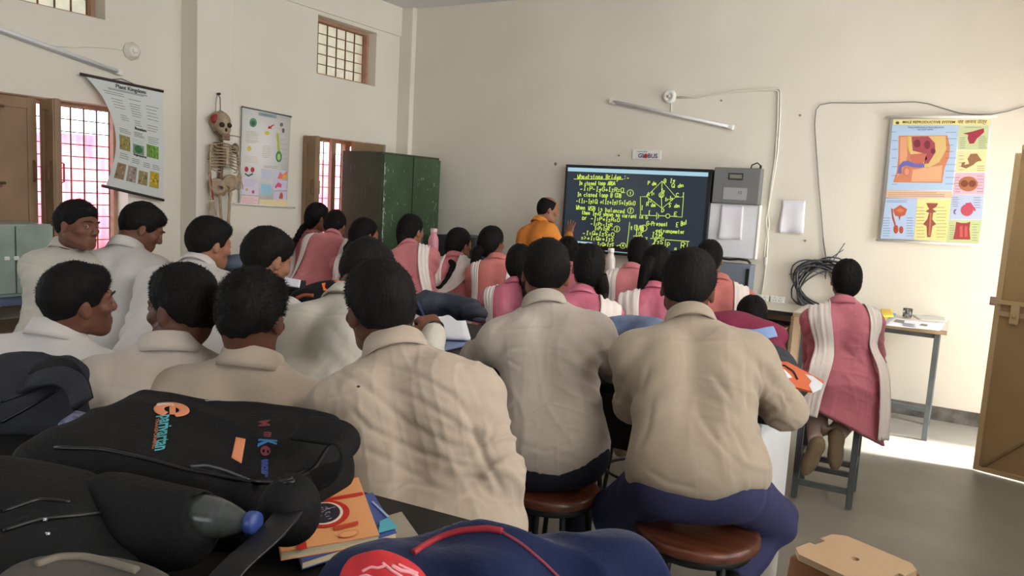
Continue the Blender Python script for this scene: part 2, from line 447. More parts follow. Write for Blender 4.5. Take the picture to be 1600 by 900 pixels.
# ---- brown steel door leaf, swung open into the room
p0 = V3(.211, 5.642, FZ+.012); dd = unit(V3(.966, -.257, 0)); nn = V3(dd[1], -dd[0], 0)   # nn points towards the camera side
t = thing('door_1', None, None, (p0[0]+dd[0]*1.05, p0[1]+dd[1]*1.05, FZ)); t['kind'] = 'structure'; b = tuple(t.location)
H = 2.0
def dbox(mb, u0, u1, z0, z1, n0, n1, bev=.002):
    c = p0+dd*(u0+u1)/2+nn*(n0+n1)/2+V3(0,0,(z0+z1)/2); mb.obox(c, dd, nn, (0,0,1), (u1-u0, abs(n1-n0), z1-z0), bev)
mb = MB(); dbox(mb, .03, 1.08, 0, H+.05, -.012, .0); mb.build('sheet', M_door, t, b)
mb = MB(); dbox(mb, 0, .032, 0, H, -.02, .012); dbox(mb, 1.05, 1.08, 0, H+.05, -.02, .012); dbox(mb, .03, 1.08, 0, .03, 0, .012); dbox(mb, .03, 1.08, H+.02, H+.05, 0, .012); dbox(mb, .03, 1.05, 1.0, 1.03, 0, .012)
mb.build('edge_frame', M_dooredge, t, b)
mb = MB()
a = p0+dd*.05+nn*.004+V3(0,0,.03); c = p0+dd*.95+nn*.004+V3(0,0,.98); mb.tube([a, c], .011, 6)
a = p0+dd*.05+nn*.004+V3(0,0,1.98); c = p0+dd*.95+nn*.004+V3(0,0,1.06); mb.tube([a, c], .011, 6); mb.build('brace', M_door, t, b)
mb = MB(); dbox(mb, -.02, .26, 1.075, 1.10, .012, .03); dbox(mb, .09, .14, .96, 1.08, .012, .035, .006); mb.ball(p0+dd*.115+nn*.04+V3(0,0,1.01), .012)
mb.build('bolt', M_dooredge, t, b)
mb = MB(); dbox(mb, -.03, .012, 1.06, 1.115, .012, .016); mb.build('bolt_plate', M_steel, t, b)
# outer door frame
mb = MB()
for y in (DR[0], DR[1]-.05): mb.box((RX-.005, y, FZ), (RX+.2, y+.05, DR[3]))
mb.box((RX-.005, DR[0], DR[3]-.05), (RX+.2, DR[1], DR[3])); prop(mb.build('door_2', M_door), kind='structure')

# ---- outside: ground, corrugated fence seen through the windows, a tree
prop(MB().box((-30, -12, FZ-.4), (LX-.24, 20, FZ-.3)).build('ground', mat('bare_earth', s2l(170,150,120), .9, var=.2)), kind='structure')
prop(MB().box((RX+.24, -12, FZ-.2), (20, 20, FZ-.1)).build('path', mat('pale_concrete_yard', s2l(205,200,190), .9, var=.1)), kind='structure')
mb = MB()
N = 220; y0, y1 = .5, 16.
vs = []; fs = []
for i in range(N*4+1):
    y = y0+(y1-y0)*i/(N*4); x = -8.6+.02*math.sin(i*math.pi/4); vs += [(x, y, FZ-.3), (x, y, 1.86+.03*math.sin(y*1.3))]
for i in range(N*4): fs.append((2*i, 2*i+2, 2*i+3, 2*i+1))
mb.raw(vs, fs, True)
f = mb.build('corrugated_fence', mat('red_corrugated_sheet', s2l(196,66,86), .6, var=.15, vscale=3, var2=s2l(206,110,126)))
sol = f.modifiers.new('thickness', 'SOLIDIFY'); sol.thickness = .004
prop(f, 'pink red corrugated metal fence outside the barred window', 'fence')
# ================================================================ people
def frame(yaw, down=0, roll=0):
    """columns right, forward, up; yaw clockwise from +Y in degrees, down = nod, roll = tilt to the right"""
    y, p, r = map(math.radians, (yaw, down, roll))
    f = V3(math.sin(y)*math.cos(p), math.cos(y)*math.cos(p), -math.sin(p)); rt = V3(math.cos(y), -math.sin(y), 0); u = np.cross(rt, f)
    r2 = math.cos(r)*rt - math.sin(r)*u; u2 = math.sin(r)*rt + math.cos(r)*u
    return np.stack([r2, f, u2], 1)
def qt_mesh(name, v, q, tv=None, tf=None):
    if tv is None or not len(tv): return arrmesh(name, v, q)
    v2 = np.concatenate([v, tv]); faces_q = q.astype(np.int64); faces_t = np.asarray(tf)+len(v)
    me = bpy.data.meshes.new(name); me.vertices.add(len(v2)); me.vertices.foreach_set('co', v2.astype(np.float32).ravel())
    flat = np.concatenate([faces_q.ravel(), faces_t.ravel()]); me.loops.add(len(flat)); me.loops.foreach_set('vertex_index', flat.astype(np.int32))
    tot = np.concatenate([np.full(len(faces_q), 4), np.full(len(faces_t), 3)]); me.polygons.add(len(tot))
    me.polygons.foreach_set('loop_start', np.concatenate([[0], np.cumsum(tot)[:-1]]).astype(np.int32))
    me.polygons.foreach_set('use_smooth', np.ones(len(tot), bool)); me.update(calc_edges=True); return me
SKINS = [mat(f'skin_{i}', s2l(*c), .5, spec=.35, var=.12, vscale=30, sss=.12) for i, c in enumerate([(112,72,54), (92,58,44), (126,82,62), (150,104,80), (112,72,55)])]
M_hair = mat('black_hair', (.008,.007,.0066), .68, spec=.14, bump=.5, bscale=90, bstretch=(1,1,.25))
M_lash = mat('eyebrow', (.012,.009,.008), .8)
M_eyew = mat('eye_white', s2l(150,138,128), .3)
M_iris = mat('iris', (.012,.007,.005), .1)
SHIRTS = [mat(f'shirt_cotton_{i}', s2l(*c), .85, sheen=.15, var=.03, vscale=5, bump=.16, bscale=26, bstretch=(1,1,.35)) for i, c in enumerate([(170,154,137), (180,168,156), (160,144,125), (202,196,190), (192,186,172)])]
PINKS = [mat(f'pink_kurta_{i}', s2l(*c), .75, sheen=.2, var=.06, vscale=6, bump=.18, bscale=24, bstretch=(1,1,1.6)) for i, c in enumerate([(200,118,122), (190,106,116), (200,116,108), (206,124,130)])]
M_satin = mat('pink_satin', s2l(192,102,124), .40, spec=.6, bump=.2, bscale=18)
M_dup = mat('dupatta_voile', s2l(232,220,212), .85, sheen=.2, var=.04, vscale=9, bump=.2, bscale=30, bstretch=(1,1,.3))
M_navy = mat('navy_trouser', s2l(44,46,84), .8, var=.15, vscale=10, bump=.2, bscale=30)
M_navyd = mat('dark_navy_trouser', s2l(22,23,38), .85, var=.15, vscale=10, bump=.15, bscale=30)
M_salwar = mat('off_white_salwar', s2l(196,180,164), .85, bump=.25, bscale=22)
M_orange = mat('orange_kurta', s2l(222,136,52), .8, var=.10, vscale=8, bump=.25, bscale=22)
M_grey = mat('grey_trouser', s2l(80,78,76), .8)
M_shoeb = mat('black_shoe', (.015,.014,.014), .4)
M_sole = mat('tan_shoe', s2l(146,124,98), .7, var=.15, vscale=14)

def hand(V, wr, d, nrm, side, curl=18, s=1.0, spread=.0, fists=False, k=.006):
    d = unit(d); nrm = unit(np.asarray(nrm, float) - d*np.dot(nrm, d)); x = side*np.cross(d, nrm)
    P = lambda a, b, c: wr + s*(x*a + d*b + nrm*c)
    V.cone(P(0,-.02,0), P(0,.015,0), .024*s, .026*s, k=.015)
    M = np.stack([x, d, nrm], 1)
    V.box(P(0,.05,0), V3(.041,.046,.0135)*s, M, .012*s, k=.015)
    for i, L in enumerate((.070, .080, .074, .058)):
        xx = .031-.0205*i; a = P(xx, .088-.004*abs(i-1.3), 0); ang = 0; fan = spread*(1.2-i)
        for j, (fr, r0, r1) in enumerate(((.46, .0098, .0088), (.30, .0088, .0078), (.24, .0078, .0062))):
            ang += math.radians(curl*(.6 if j == 0 else 1.25)); dv = unit(d*math.cos(ang) + nrm*math.sin(ang) + x*fan)
            b = a + dv*L*fr*1.06*s; V.cone(a, b, r0*s, r1*s, k=.004); a = b
    a = P(.034, .022, .004); b = P(.062, .052, .012); V.cone(a, b, .015*s, .0115*s, k=.012)
    c = b + s*.030*unit(d*.9+x*(.35-.5*min(1, curl/60))+nrm*(.2+curl/80)); V.cone(b, c, .0112*s, .0095*s, k=.004)
    e = c + s*.022*unit(d+nrm*(.2+curl/60)-x*.1); V.cone(c, e, .0095*s, .007*s, k=.004)

HL_Y = [-.13, -.085, -.06, -.035, -.02, .008, .014, .026, .034, .052, .078, .12]
HL_BOY = [-.066, -.062, -.054, -.040, -.006, -.006, -.020, -.020, .000, .032, .050, .068]
HL_GIRL = [-.125, -.115, -.085, -.05, -.028, -.012, -.018, -.010, .012, .040, .066, .085]
HL_BALD = [-.085, -.080, -.066, -.045, -.004, -.002, -.030, -.010, .03, .09, .2, .2]

def make_head(V, Hc, Hm, s, sex, jaw=1.0):
    P = lambda a, b, c: Hc + s*(Hm @ V3(a, b, c)); Q = Hm
    V.ell(P(0,-.012,.032), V3(.0735,.092,.082)*s, Q, k=.02)
    V.ell(P(0,-.04,-.005), V3(.062,.058,.065)*s, Q, k=.03)
    V.ell(P(0,.026,-.034), V3(.057*jaw,.062,.068)*s, Q, k=.03)
    V.cone(P(-.015,.063,-.086), P(.015,.063,-.086), .019*s, k=.03)
    for e in (-1, 1):
        V.cone(P(e*.050,-.005,-.056), P(e*.022,.052,-.088), .015*s, .013*s, k=.03)     # jaw line
        V.ell(P(e*.045,.056,-.020), V3(.020,.018,.016)*s, Q, k=.02)                     # cheekbone
        V.cone(P(e*.012,.083,.023), P(e*.042,.069,.022), .0095*s, .0075*s, k=.014)       # brow
        V.ell(P(e*.032,.090,.004), V3(.016,.010,.010)*s, Q, k=.012, cut=True)           # eye socket
        V.ell(P(e*.032,.0745,.004), V3(.0135,.0120,.0105)*s, Q, k=.004)                 # lids
        V.cone(P(e*.023,.0905,.0025), P(e*.041,.0860,.0025), .0045*s, k=.002, cut=True)
        V.ell(P(e*.076,-.010,-.010), V3(.008,.017,.029)*s, Q @ frame(e*24, -8, 0), k=.008)  # ear
        V.ell(P(e*.088,-.006,-.008), V3(.006,.010,.017)*s, Q, k=.006, cut=True)
        V.ell(P(e*.011,.094,-.029), V3(.009,.010,.008)*s, Q, k=.008)                    # nostril wing
    V.cone(P(0,.084,.014), P(0,.1015,-.024), .0080*s, .0105*s, k=.010)                   # nose
    V.cone(P(-.018,.081,-.0575), P(.018,.081,-.0575), .0085*s, k=.008)                  # lips
    V.cone(P(-.016,.080,-.0690), P(.016,.080,-.0690), .0090*s, k=.008)
    V.cone(P(-.022,.093,-.0633), P(.022,.093,-.0633), .003*s, k=.005, cut=True)
def strands(v, q, n, length, Hc, Hm, up, seed, zmin=-.2, flow=(0,.5,.1), r=.0013):
    g = np.random.default_rng(seed); nr = vnormals(v, q); loc = (v-Hc) @ Hm
    idx = np.where(loc[:, 2] > zmin)[0]
    if not len(idx): return None, None
    pk = g.choice(idx, n); p = v[pk]; d = nr[pk]*up + g.normal(size=(n, 3))*.38 + (Hm @ np.asarray(flow, float))
    d -= (Hm[:, 2])*0; d /= np.linalg.norm(d, axis=1)[:, None]
    L = length*g.uniform(.5, 1.15, n)[:, None]*np.clip(.45+(loc[pk, 2:3]+.04)*7, .3, 1)
    a = np.cross(d, g.normal(size=(n, 3))); a /= np.linalg.norm(a, axis=1)[:, None]; b = np.cross(d, a)
    p0 = p - nr[pk]*.003; T = []; 
    for k in range(3):
        q_ = 2*math.pi*k/3; T.append(p0 + r*(math.cos(q_)*a+math.sin(q_)*b))
    mid = p0 + d*L*.55 + nr[pk]*0; tip = p0 + d*L - Hm[:, 2]*L*.18
    tv = np.concatenate(T+[tip]); i = np.arange(n)
    tf = np.concatenate([np.stack([i+k*n, i+((k+1) % 3)*n, i+3*n], 1) for k in range(3)])
    return tv, tf
def hair_mesh(Hc, Hm, s, style, seed, h):
    V = Vol(); P = lambda a, b, c: Hc + s*(Hm @ V3(a, b, c)); Q = Hm
    girl = style.startswith('girl')
    t = .009 if girl else (.0075 if style == 'boy' else .004)
    tt = .012 if girl else {'boy': .013, 'bald': .003}[style]
    V.ell(P(0,-.015,.034), V3(.0735+t, .092+t, .082+tt)*s, Q, k=.03)
    V.ell(P(0,-.045,-.005), V3(.064+t*.8,.058+t,.07+t)*s, Q, k=.03)
    if style == 'boy':
        V.ell(P(.010,.034,.080), V3(.052,.046,.026)*s, Q, k=.03)
        V.func(lambda P_: .0095*s*np.clip((.030-((P_-Hc) @ Hm[:, 2])/s)/.075, 0, 1)**1.3)
    if girl:
        V.ell(P(0,-.065,-.025), V3(.066,.052,.075)*s, Q, k=.03)
    hl = HL_GIRL if girl else (HL_BALD if style == 'bald' else HL_BOY)
    V.plane(Hc, -Hm[:, 2], k=.010, fn=lambda P_: np.interp(((P_-Hc) @ Hm[:, 1])/s, HL_Y, hl)*s)
    if style == 'bald': V.ell(P(0,.035,.12), V3(.062,.10,.05)*s, Q, k=.02, cut=True)
    v, q = V.mesh(h, 1)
    nr = vnormals(v, q); loc = (v-Hc) @ Hm
    if girl:
        # combed strands: fine grooves running from the parting to the back of the head
        ang = np.arctan2(loc[:, 0], loc[:, 2]+.02); v = v + nr*(np.sin(ang*60+wob(loc, 40, seed)*1.5)*.0010+wob(loc, 30, seed+1)*.0015)[:, None]
        v = v - nr*(.004*np.exp(-(loc[:, 0]/.006)**2)*(loc[:, 2] > .05))[:, None]
    elif style == 'boy':
        v = v + nr*(wob(loc, 55, seed)*.0020 + wob(loc, 140, seed+3)*.0012)[:, None]
    return v, q
def braid_mesh(pts, r0, r1, plait=True, n=10):
    """tapered plait along a polyline"""
    pts = np.asarray(pts, float); d = np.r_[0, np.cumsum(np.linalg.norm(np.diff(pts, axis=0), axis=1))]
    N = 70; t = np.linspace(0, d[-1], N); P = np.stack([np.interp(t, d, pts[:, i]) for i in range(3)], 1)
    for _ in range(6): P[1:-1] = (P[:-2]+2*P[1:-1]+P[2:])/4
    rr = [(r0+(r1-r0)*u)*(1+(.20*abs(math.sin(u*26)) if plait else .06*math.sin(u*9)))*(1 if u < .93 else max(.15, (1-u)/.07)) for u in np.linspace(0, 1, N)]
    m = MB(); m.tube(list(P), rr, n); return m
def collar_mesh(C7, T, Tf, Tr, s, rx=.066, ry=.068, up=.032):
    nb = unit(T + Tf*.28); fw = unit(Tf - nb*np.dot(Tf, nb)); rt = np.cross(fw, nb); c = C7 + Tf*.052*s + T*.006
    prof = [(-.004, -.020), (.000, up*.6), (.002, up), (.007, up+.003), (.011, up), (.020, -.004), (.024, -.022), (.018, -.022), (.010, -.002), (.004, -.012)]
    N = 44; vs = []; fs = []; m = len(prof)
    for i in range(N+1):
        a = math.radians(22+316*i/N); fr = (1-math.cos(a))*.5   # 0 at the front, 1 at the back
        for (o, z) in prof:
            e = .010*(1-fr)**3
            vs.append(c + s*(rt*math.sin(a)*(rx+o) + fw*math.cos(a)*(ry+o+e) + nb*(z*(.75+.25*fr)-.012*(1-fr))))
    for i in range(N):
        for j in range(m): fs.append((i*m+j, i*m+(j+1) % m, (i+1)*m+(j+1) % m, (i+1)*m+j))
    fs += [tuple(reversed(range(m))), tuple(N*m+j for j in range(m))]
    mb = MB(); mb.raw(vs, fs, True); return mb
def ribbon(bvh, pts, width, free=None, off=.006, pleats=3, amp=.004, seed=0, th=.003, m=11):
    """cloth strip laid on a body: guess points are dropped onto the surface unless listed as free"""
    pts = [np.asarray(p, float) for p in pts]; free = free or []
    N = len(pts); K = 8; C = []; FR = []
    for i in range(N-1):
        p0, p1, p2, p3 = pts[max(i-1, 0)], pts[i], pts[i+1], pts[min(i+2, N-1)]
        for k in range(K+(i == N-2)):
            t = k/K; C.append(.5*((2*p1)+(-p0+p2)*t+(2*p0-5*p1+4*p2-p3)*t*t+(-p0+3*p1-3*p2+p3)*t**3)); FR.append((i in free) and (i+1 in free or True))
    cen = []; nor = []
    for p, f in zip(C, FR):
        loc, n, _, _ = bvh.find_nearest(Vector(p))
        if f: cen.append(p); nor.append(nor[-1] if nor else V3(*n))
        else: cen.append(V3(*loc)+V3(*n)*off); nor.append(V3(*n))
    cen = np.array(cen); nor = np.array(nor)
    for _ in range(3): cen[1:-1] = (cen[:-2]+2*cen[1:-1]+cen[2:])/4; nor[1:-1] = nor[:-2]+2*nor[1:-1]+nor[2:]; nor /= np.linalg.norm(nor, axis=1)[:, None]
    n = len(cen); W = width if hasattr(width, '__len__') else [width]*N; W = np.interp(np.linspace(0, N-1, n), range(N), W)
    vs = []; g = np.random.default_rng(seed); ph = g.uniform(0, 6)
    for layer in (1, 0):
        for i in range(n):
            t = unit(cen[min(i+1, n-1)]-cen[max(i-1, 0)]); sd = unit(np.cross(t, nor[i]))
            for j in range(m):
                u = j/(m-1)-.5; p = cen[i]+sd*u*W[i]
                if not FR[i]:
                    loc, nn, _, dist = bvh.find_nearest(Vector(p))
                    if dist < .09: p = V3(*loc)+V3(*nn)*off
                    nn = V3(*nn)
                else: nn = nor[i]
                p = p+nor[i]*(amp*math.sin(u*2*math.pi*pleats+ph+i*.05)+th*layer); vs.append(p)
    vs = np.array(vs).reshape(2, n, m, 3)
    for _ in range(4): vs[:, 1:-1] = (vs[:, :-2]+2*vs[:, 1:-1]+vs[:, 2:])/4
    vs = list(vs.reshape(-1, 3))
    fs = []
    L = n*m
    for i in range(n-1):
        for j in range(m-1):
            a, b, c, d = i*m+j, i*m+j+1, (i+1)*m+j+1, (i+1)*m+j
            fs += [(a, b, c, d), (L+d, L+c, L+b, L+a)]
        for j in (0, m-1): fs.append((i*m+j, (i+1)*m+j, L+(i+1)*m+j, L+i*m+j))
    for i in (0, n-1):
        for j in range(m-1): fs.append((i*m+j, L+i*m+j, L+i*m+j+1, i*m+j+1))
    mb = MB(); mb.raw(vs, fs, True); return mb

PEOPLE = {}
def person(key, label, head, hyaw, hdown=0, hroll=0, neck=None, tyaw=0, pelvis=None, lean=12, side=0, sex='m', s=1.0,
           lel=None, lwr=None, rel=None, rwr=None, skin=0, shirt=None, hair='boy', res=.008, group='pupils in white shirts', trou=None, seat=None,
           spread=4, braid=None, dup=None, eyes=False, lh=None, rh=None, wr_amp=1.0, standing=False, kurta=None, seed=None, neckoff=None, knees=None, ankles=None, shoes=True, sh_w=None, strn=1500, hem=.10, body_w=1.0, legs=True, headres=None, spreadk=0, shd=(0,0), folds=None, spot=None, slen=.012, kcut=None):
    seed = seed or (sum(map(ord, key))*7) % 1000
    Hm = frame(hyaw, hdown, hroll); Hc = dep(*head)
    f0 = V3(math.sin(math.radians(tyaw)), math.cos(math.radians(tyaw)), 0); r0 = V3(f0[1], -f0[0], 0)
    C7 = dep(*neck)
    if pelvis is None:
        L, S = math.radians(lean), math.radians(side)
        PV = C7 - .50*s*unit(V3(0,0,1)*math.cos(L)+f0*math.sin(L)+r0*math.sin(S))
    else: PV = dep(*pelvis)
    T = unit(C7-PV); Tf = unit(f0-T*(f0@T)); Tr = np.cross(Tf, T)
    tl = np.linalg.norm(C7-PV); B = np.stack([Tr, Tf, T], 1)
    tp = lambda a, b, c: C7 + B @ V3(a, b, c)          # torso point relative to the nape
    girl = sex == 'f'
    sw = (sh_w or (.150 if girl else .168))*s
    shL = tp(-sw, .035*s, -.105*s+shd[0]); shR = tp(sw, .035*s, -.105*s+shd[1])
    UA, FA = .28*s, .25*s
    def arm(sh, el, wr, sd):
        if el is None: el = sh + Tr*sd*.025 + f0*.12 + V3(0,0,-.23)*s
        elif len(el) == 3 and isinstance(el, tuple): el = dep(*el)
        if wr is None: wr = el + f0*.20 - Tr*sd*.10 + V3(0,0,.01)
        elif isinstance(wr, tuple): wr = dep(*wr)
        el, wr = np.array(el, float), np.array(wr, float)
        for p_ in (el, wr):
            if -4.2 < p_[0] < -.46 and 2.42 < p_[1] < 3.12 and p_[2] > .6: p_[2] = max(p_[2], .908)
        return el, wr
    eL, wL = arm(shL, lel, lwr, -1); eR, wR = arm(shR, rel, rwr, 1)
    base = V3(PV[0], PV[1], FZ)
    root = thing('person', label, 'person', base, group)
    sk = SKINS[skin]
    # ---------------- body
    V = Vol(); make_head(V, Hc, Hm, s, sex)
    nb = C7 + Tf*.05*s
    V.cone(Hc + s*(Hm @ V3(0,-.030,-.055)), nb, .050*s if not girl else .043*s, .056*s if not girl else .048*s, k=.025)
    V.cone(nb, tp(0,.05,-.10), .050*s, .06*s, k=.03)
    bw = body_w
    for e in (-1, 1): V.cone(tp(e*.05*bw,.045,-.16), PV+Tr*e*.04*bw+T*.06+Tf*.02, .055*s, .06*s, k=.05)
    for sh, el, wr, e, hd in ((shL, eL, wL, -1, lh), (shR, eR, wR, 1, rh)):
        V.cone(tp(0,.04,-.07), sh, .05*s, .045*s, k=.03); V.cone(sh, el, .043*s, .036*s, k=.02); V.cone(el, wr, .036*s, .024*s, k=.02)
        hd = hd or {}
        hand(V, wr, np.asarray(hd.get('d', unit(wr-el)), float), np.asarray(hd.get('n', V3(0,0,-1)), float), e, hd.get('curl', 24), s*.95*hd.get('s', 1), hd.get('spread', 0))
    kn = []; an = []
    for i, e in enumerate((-1, 1)):
        hip = PV+Tr*e*.085*s-T*.02
        if standing: k_ = hip+V3(0,0,-.42*s)+f0*.01; a_ = V3(hip[0], hip[1], FZ+.08)
        else:
            a = math.radians(tyaw+e*spread); k_ = hip+V3(math.sin(a), math.cos(a), -.15)*.42*s; a_ = k_+V3(0,0,-.40*s)-f0*.06
            if a_[2] < FZ+.08: a_[2] = FZ+.08
        if knees and knees[i] is not None: k_ = np.asarray(knees[i], float)
        if ankles and ankles[i] is not None: a_ = np.asarray(ankles[i], float)
        kn.append(k_); an.append(a_)
        if legs:
            V.cone(hip, k_, .065*s, .045*s, k=.04); V.cone(k_, a_, .043*s, .032*s, k=.03)
    hr = headres or max(.0045, min(res, .0065))
    v, q = V.mesh(hr, 1)
    link('body', arrmesh('body', v-base, q), root, sk)
    # ---------------- hair
    v, q = hair_mesh(Hc, Hm, s, hair, seed, max(hr, .005))
    if hair == 'boy': tv, tf = strands(v, q, strn, slen*s, Hc, Hm, .60 if slen < .02 else 1.0, seed, -.06 if slen < .02 else .0)
    else: tv, tf = strands(v, q, 260 if hair == 'bald' else 420, .012, Hc, Hm, .25, seed, -.09, flow=(0, -.7, -.3), r=.0009)
    if tv is not None: tv = tv-base
    hobj = link('hair', qt_mesh('hair', v-base, q, tv, tf), root, M_hair)
    if braid:
        for br in braid:
            pl = br.get('plait', True); r0_, r1_ = br.get('r', (.026, .012)); pts = [(Hc+s*(Hm @ V3(*p[1:]))) if p[0] == 'h' else (dep(*p[1:]) if p[0] == 'p' else tp(*p)) for p in br['pts']]
            braid_mesh(pts, r0_, r1_, pl).build('plait' if pl else 'ponytail', M_hair, hobj, base)
    # ---------------- face details that show
    if eyes is not False:
        for e in (-1, 1):
            mb = MB(); c = Hc+s*(Hm @ V3(e*.032,.0768,.003)); g = unit(Hm @ V3(-.0,1,0) if eyes is True else np.asarray(eyes, float))
            mb.slot(0).ball(c, .0095*s, 3); mb.slot(1).ball(c+g*.0052*s, .0054*s, 2); mb.build('eye', [M_eyew, M_iris], root, base)
            mb = MB(); mb.tube([Hc+s*(Hm @ V3(e*x, y, z)) for x, y, z in ((.012,.0950,.024), (.026,.0935,.029), (.044,.0800,.027), (.051,.071,.021))], [.002,.0035,.003,.001], 6); mb.build('eyebrow', M_lash, root, base)
    # ---------------- shirt or kurta
    V = Vol(); gs = .90 if girl else 1.0; W = body_w*gs*s
    for e in (-1, 1):
        V.cone(PV+Tr*e*.070*W+T*.02+Tf*.005, tp(e*.082*W, .035*s, -.17*s), .108*W, .098*W, k=.06)
        V.ell(tp(e*.075*W, -.012*s, -.15*s), V3(.085,.070,.11)*s, B, k=.05)
    V.cone(shL+Tr*.01, shR-Tr*.01, .064*s*gs, k=.05)
    V.ell(PV+T*.01, V3(.190*W, .148*W, .12*s), B, k=.06)
    for sh, el, wr, e in ((shL, eL, wL, -1), (shR, eR, wR, 1)):
        V.cone(nb-T*.018, sh, .056*s, .054*s*gs, k=.06)
        V.cone(sh, el, .068*s*gs, .057*s*gs, k=.035); V.cone(el, wr-unit(wr-el)*.01, .055*s*gs, .040*s*gs, k=.025)
        V.plane(wr+unit(wr-el)*.002, unit(wr-el), k=.004, fn=(lambda P_, wr=wr, ax=unit(wr-el): np.where(np.linalg.norm(P_-wr, axis=-1) < .085, 0., -1.)))
    if kurta:   # long skirt of the kurta over seat and thighs
        for i, e in enumerate((-1, 1)): V.cone(PV+Tr*e*.085*s, PV*.35+kn[i]*.65, .115*s, .095*s, k=.06)
        for a_, b_, ra, rb, fl in kurta: V.cone(np.asarray(a_, float), np.asarray(b_, float), ra, rb, k=.05, flat=fl, flatdir=f0)
        if kcut: V.plane(kcut[0], unit(kcut[1]), k=.008)
    if girl: V.plane(PV-T*(hem+.10), -T if False else unit(-V3(0,0,1)*1), k=.01, fn=lambda P_: (wob(P_.reshape(-1, 3), 14, seed)*.008).reshape(P_.shape[:-1])) if not kurta else None
    else:
        V.plane(PV-T*hem*s, -T, k=.012, fn=lambda P_: (np.clip(np.abs((P_-PV) @ Tr)-.03, 0, .2)*.30-.003*np.sin(((P_-PV) @ Tr)*45)-.006) )
    def disp(P_, n_):
        l = (P_-C7) @ B; x, y, z = l[:, 0], l[:, 1], l[:, 2]; a = wr_amp*s
        back = np.clip(-n_ @ Tf*1.2+.4, 0, 1)
        st = l*np.array([2.2, 1, .55]); w1 = wob(st + np.stack([z*.5, 0*z, 0*z], 1), 17, seed); w2 = wob(l*np.array([.8, .8, 2.4])+np.stack([0*x, 0*x, x*.9*np.sign(x)], 1), 20, seed+5)
        low = np.clip((-z-.12)/.22, 0, 1)*(1-.6*np.clip((-z-.44*s)/.08, 0, 1))
        r1 = np.exp(-(w1/.20)**2); r2 = np.exp(-(w2/.22)**2); w3 = wob(st*np.array([1.5,1.5,1])+.3, 30, seed+9); r3 = np.exp(-(w3/.2)**2)
        msk = np.clip(.5+.7*wob(l, 7, seed+21), 0, 1)
        d = a*((.0040*r1+.0020*w1)*(.3+.7*low) + (.0042*r2+.0016*w2)*(.15+.85*low) + .0022*r3)*msk
        for sh, el, wr in ((shL, eL, wL), (shR, eR, wR)):
            ax = unit(el-sh); t = (P_-sh) @ ax; r = np.linalg.norm(P_-sh-t[:, None]*ax, axis=1); L = np.linalg.norm(el-sh)
            m = np.exp(-((r-.06)/.035)**2)*np.clip(1-np.abs(t/L-.75)/.6, 0, 1); d += .007*a*m*(np.exp(-(np.sin(t*42+wob(P_, 20, seed+2)*1.4)/.45)**2)-.4)
            ax = unit(wr-el); t = (P_-el) @ ax; r = np.linalg.norm(P_-el-t[:, None]*ax, axis=1); L = np.linalg.norm(wr-el)
            m = np.exp(-((r-.05)/.03)**2)*(t > -.06)*(t < L+.02); d += .0065*a*m*(np.exp(-(np.sin(t*36+wob(P_, 20, seed+4)*1.5)/.45)**2)-.4)*np.clip(1.1-t/L*.7, .2, 1)
            q_ = P_-(sh-T*.10); d += .004*a*np.exp(-(np.linalg.norm(q_, axis=1)/.12)**2)*np.sin((q_ @ unit(T+Tr*.8*np.sign((sh-C7) @ Tr)))*110+wob(P_, 18, seed+8))
        if folds:
            q_ = P_-CPOS; w_ = q_ @ CFW; px = np.stack([800+CF*(q_ @ CR)/w_, 450-CF*(q_ @ CU)/w_], 1); face = (n_*-CFW).sum(1) > .0
            for (line, wd, am) in folds:
                L_ = np.asarray(line, float); dm = np.full(len(P_), 1e9); sg = np.zeros(len(P_)); tt = np.zeros(len(P_)); nL = len(L_)-1
                for i in range(nL):
                    ab = L_[i+1]-L_[i]; u = np.clip(((px-L_[i]) @ ab)/(ab @ ab), 0, 1); dv = px-L_[i]-u[:, None]*ab; dd_ = np.hypot(dv[:, 0], dv[:, 1]); m = dd_ < dm
                    dm = np.where(m, dd_, dm); sg = np.where(m, np.sign(ab[0]*dv[:, 1]-ab[1]*dv[:, 0]), sg); tt = np.where(m, (i+u)/nL, tt)
                fade = np.clip(np.minimum(tt, 1-tt)*5+.15, 0, 1); sd = dm*sg*1.2
                d += face*fade*am*.62*(-np.exp(-(sd/wd)**2)+.75*np.exp(-((sd-2.2*wd)/(1.6*wd))**2)+.35*np.exp(-((sd+2.4*wd)/(1.8*wd))**2))
        if not girl:
            zz = z+.092*s-.03*np.abs(x); d -= .0026*np.exp(-(zz/.0035)**2)*back*(np.abs(x) < .17)
            d += .0016*back*np.exp(-((z+.13*s)/.05)**2)*np.cos(x*0)
        return d
    v, q = V.mesh(res, 1); nr = vnormals(v, q); v = relax(v+nr*disp(v, nr)[:, None], q, .2)
    shm = shirt or (PINKS[seed % 4] if girl else SHIRTS[seed % 5])
    so = link('kurta' if girl else 'shirt', arrmesh('shirt', v-base, q), root, shm)
    collar_mesh(C7, T, Tf, Tr, s, *((.058, .060, .022) if girl else (.064, .066, .030))).build('collar', shm, so, base)
    bvh = BVHTree.FromPolygons([tuple(p) for p in v], [tuple(int(i) for i in f) for f in q]) if dup else None
    if spot:
        h_ = BVHTree.FromPolygons([tuple(p) for p in v], [tuple(int(i) for i in f) for f in q]).ray_cast(Vector(CPOS), Vector(unit(ray(*spot))))
        if h_[0] is not None:
            m_ = MB(); x_, y_ = _perp(V3(*h_[1])); m_.lathe([(.0005,0), (.0042,0), (.0036,.0010), (.0005,.0012)], V3(*h_[0])-V3(*h_[1])*.0003, 12, V3(*h_[1])); m_.build('ink_spot', mat('ink_stain', s2l(24,20,52), .7), so, base)
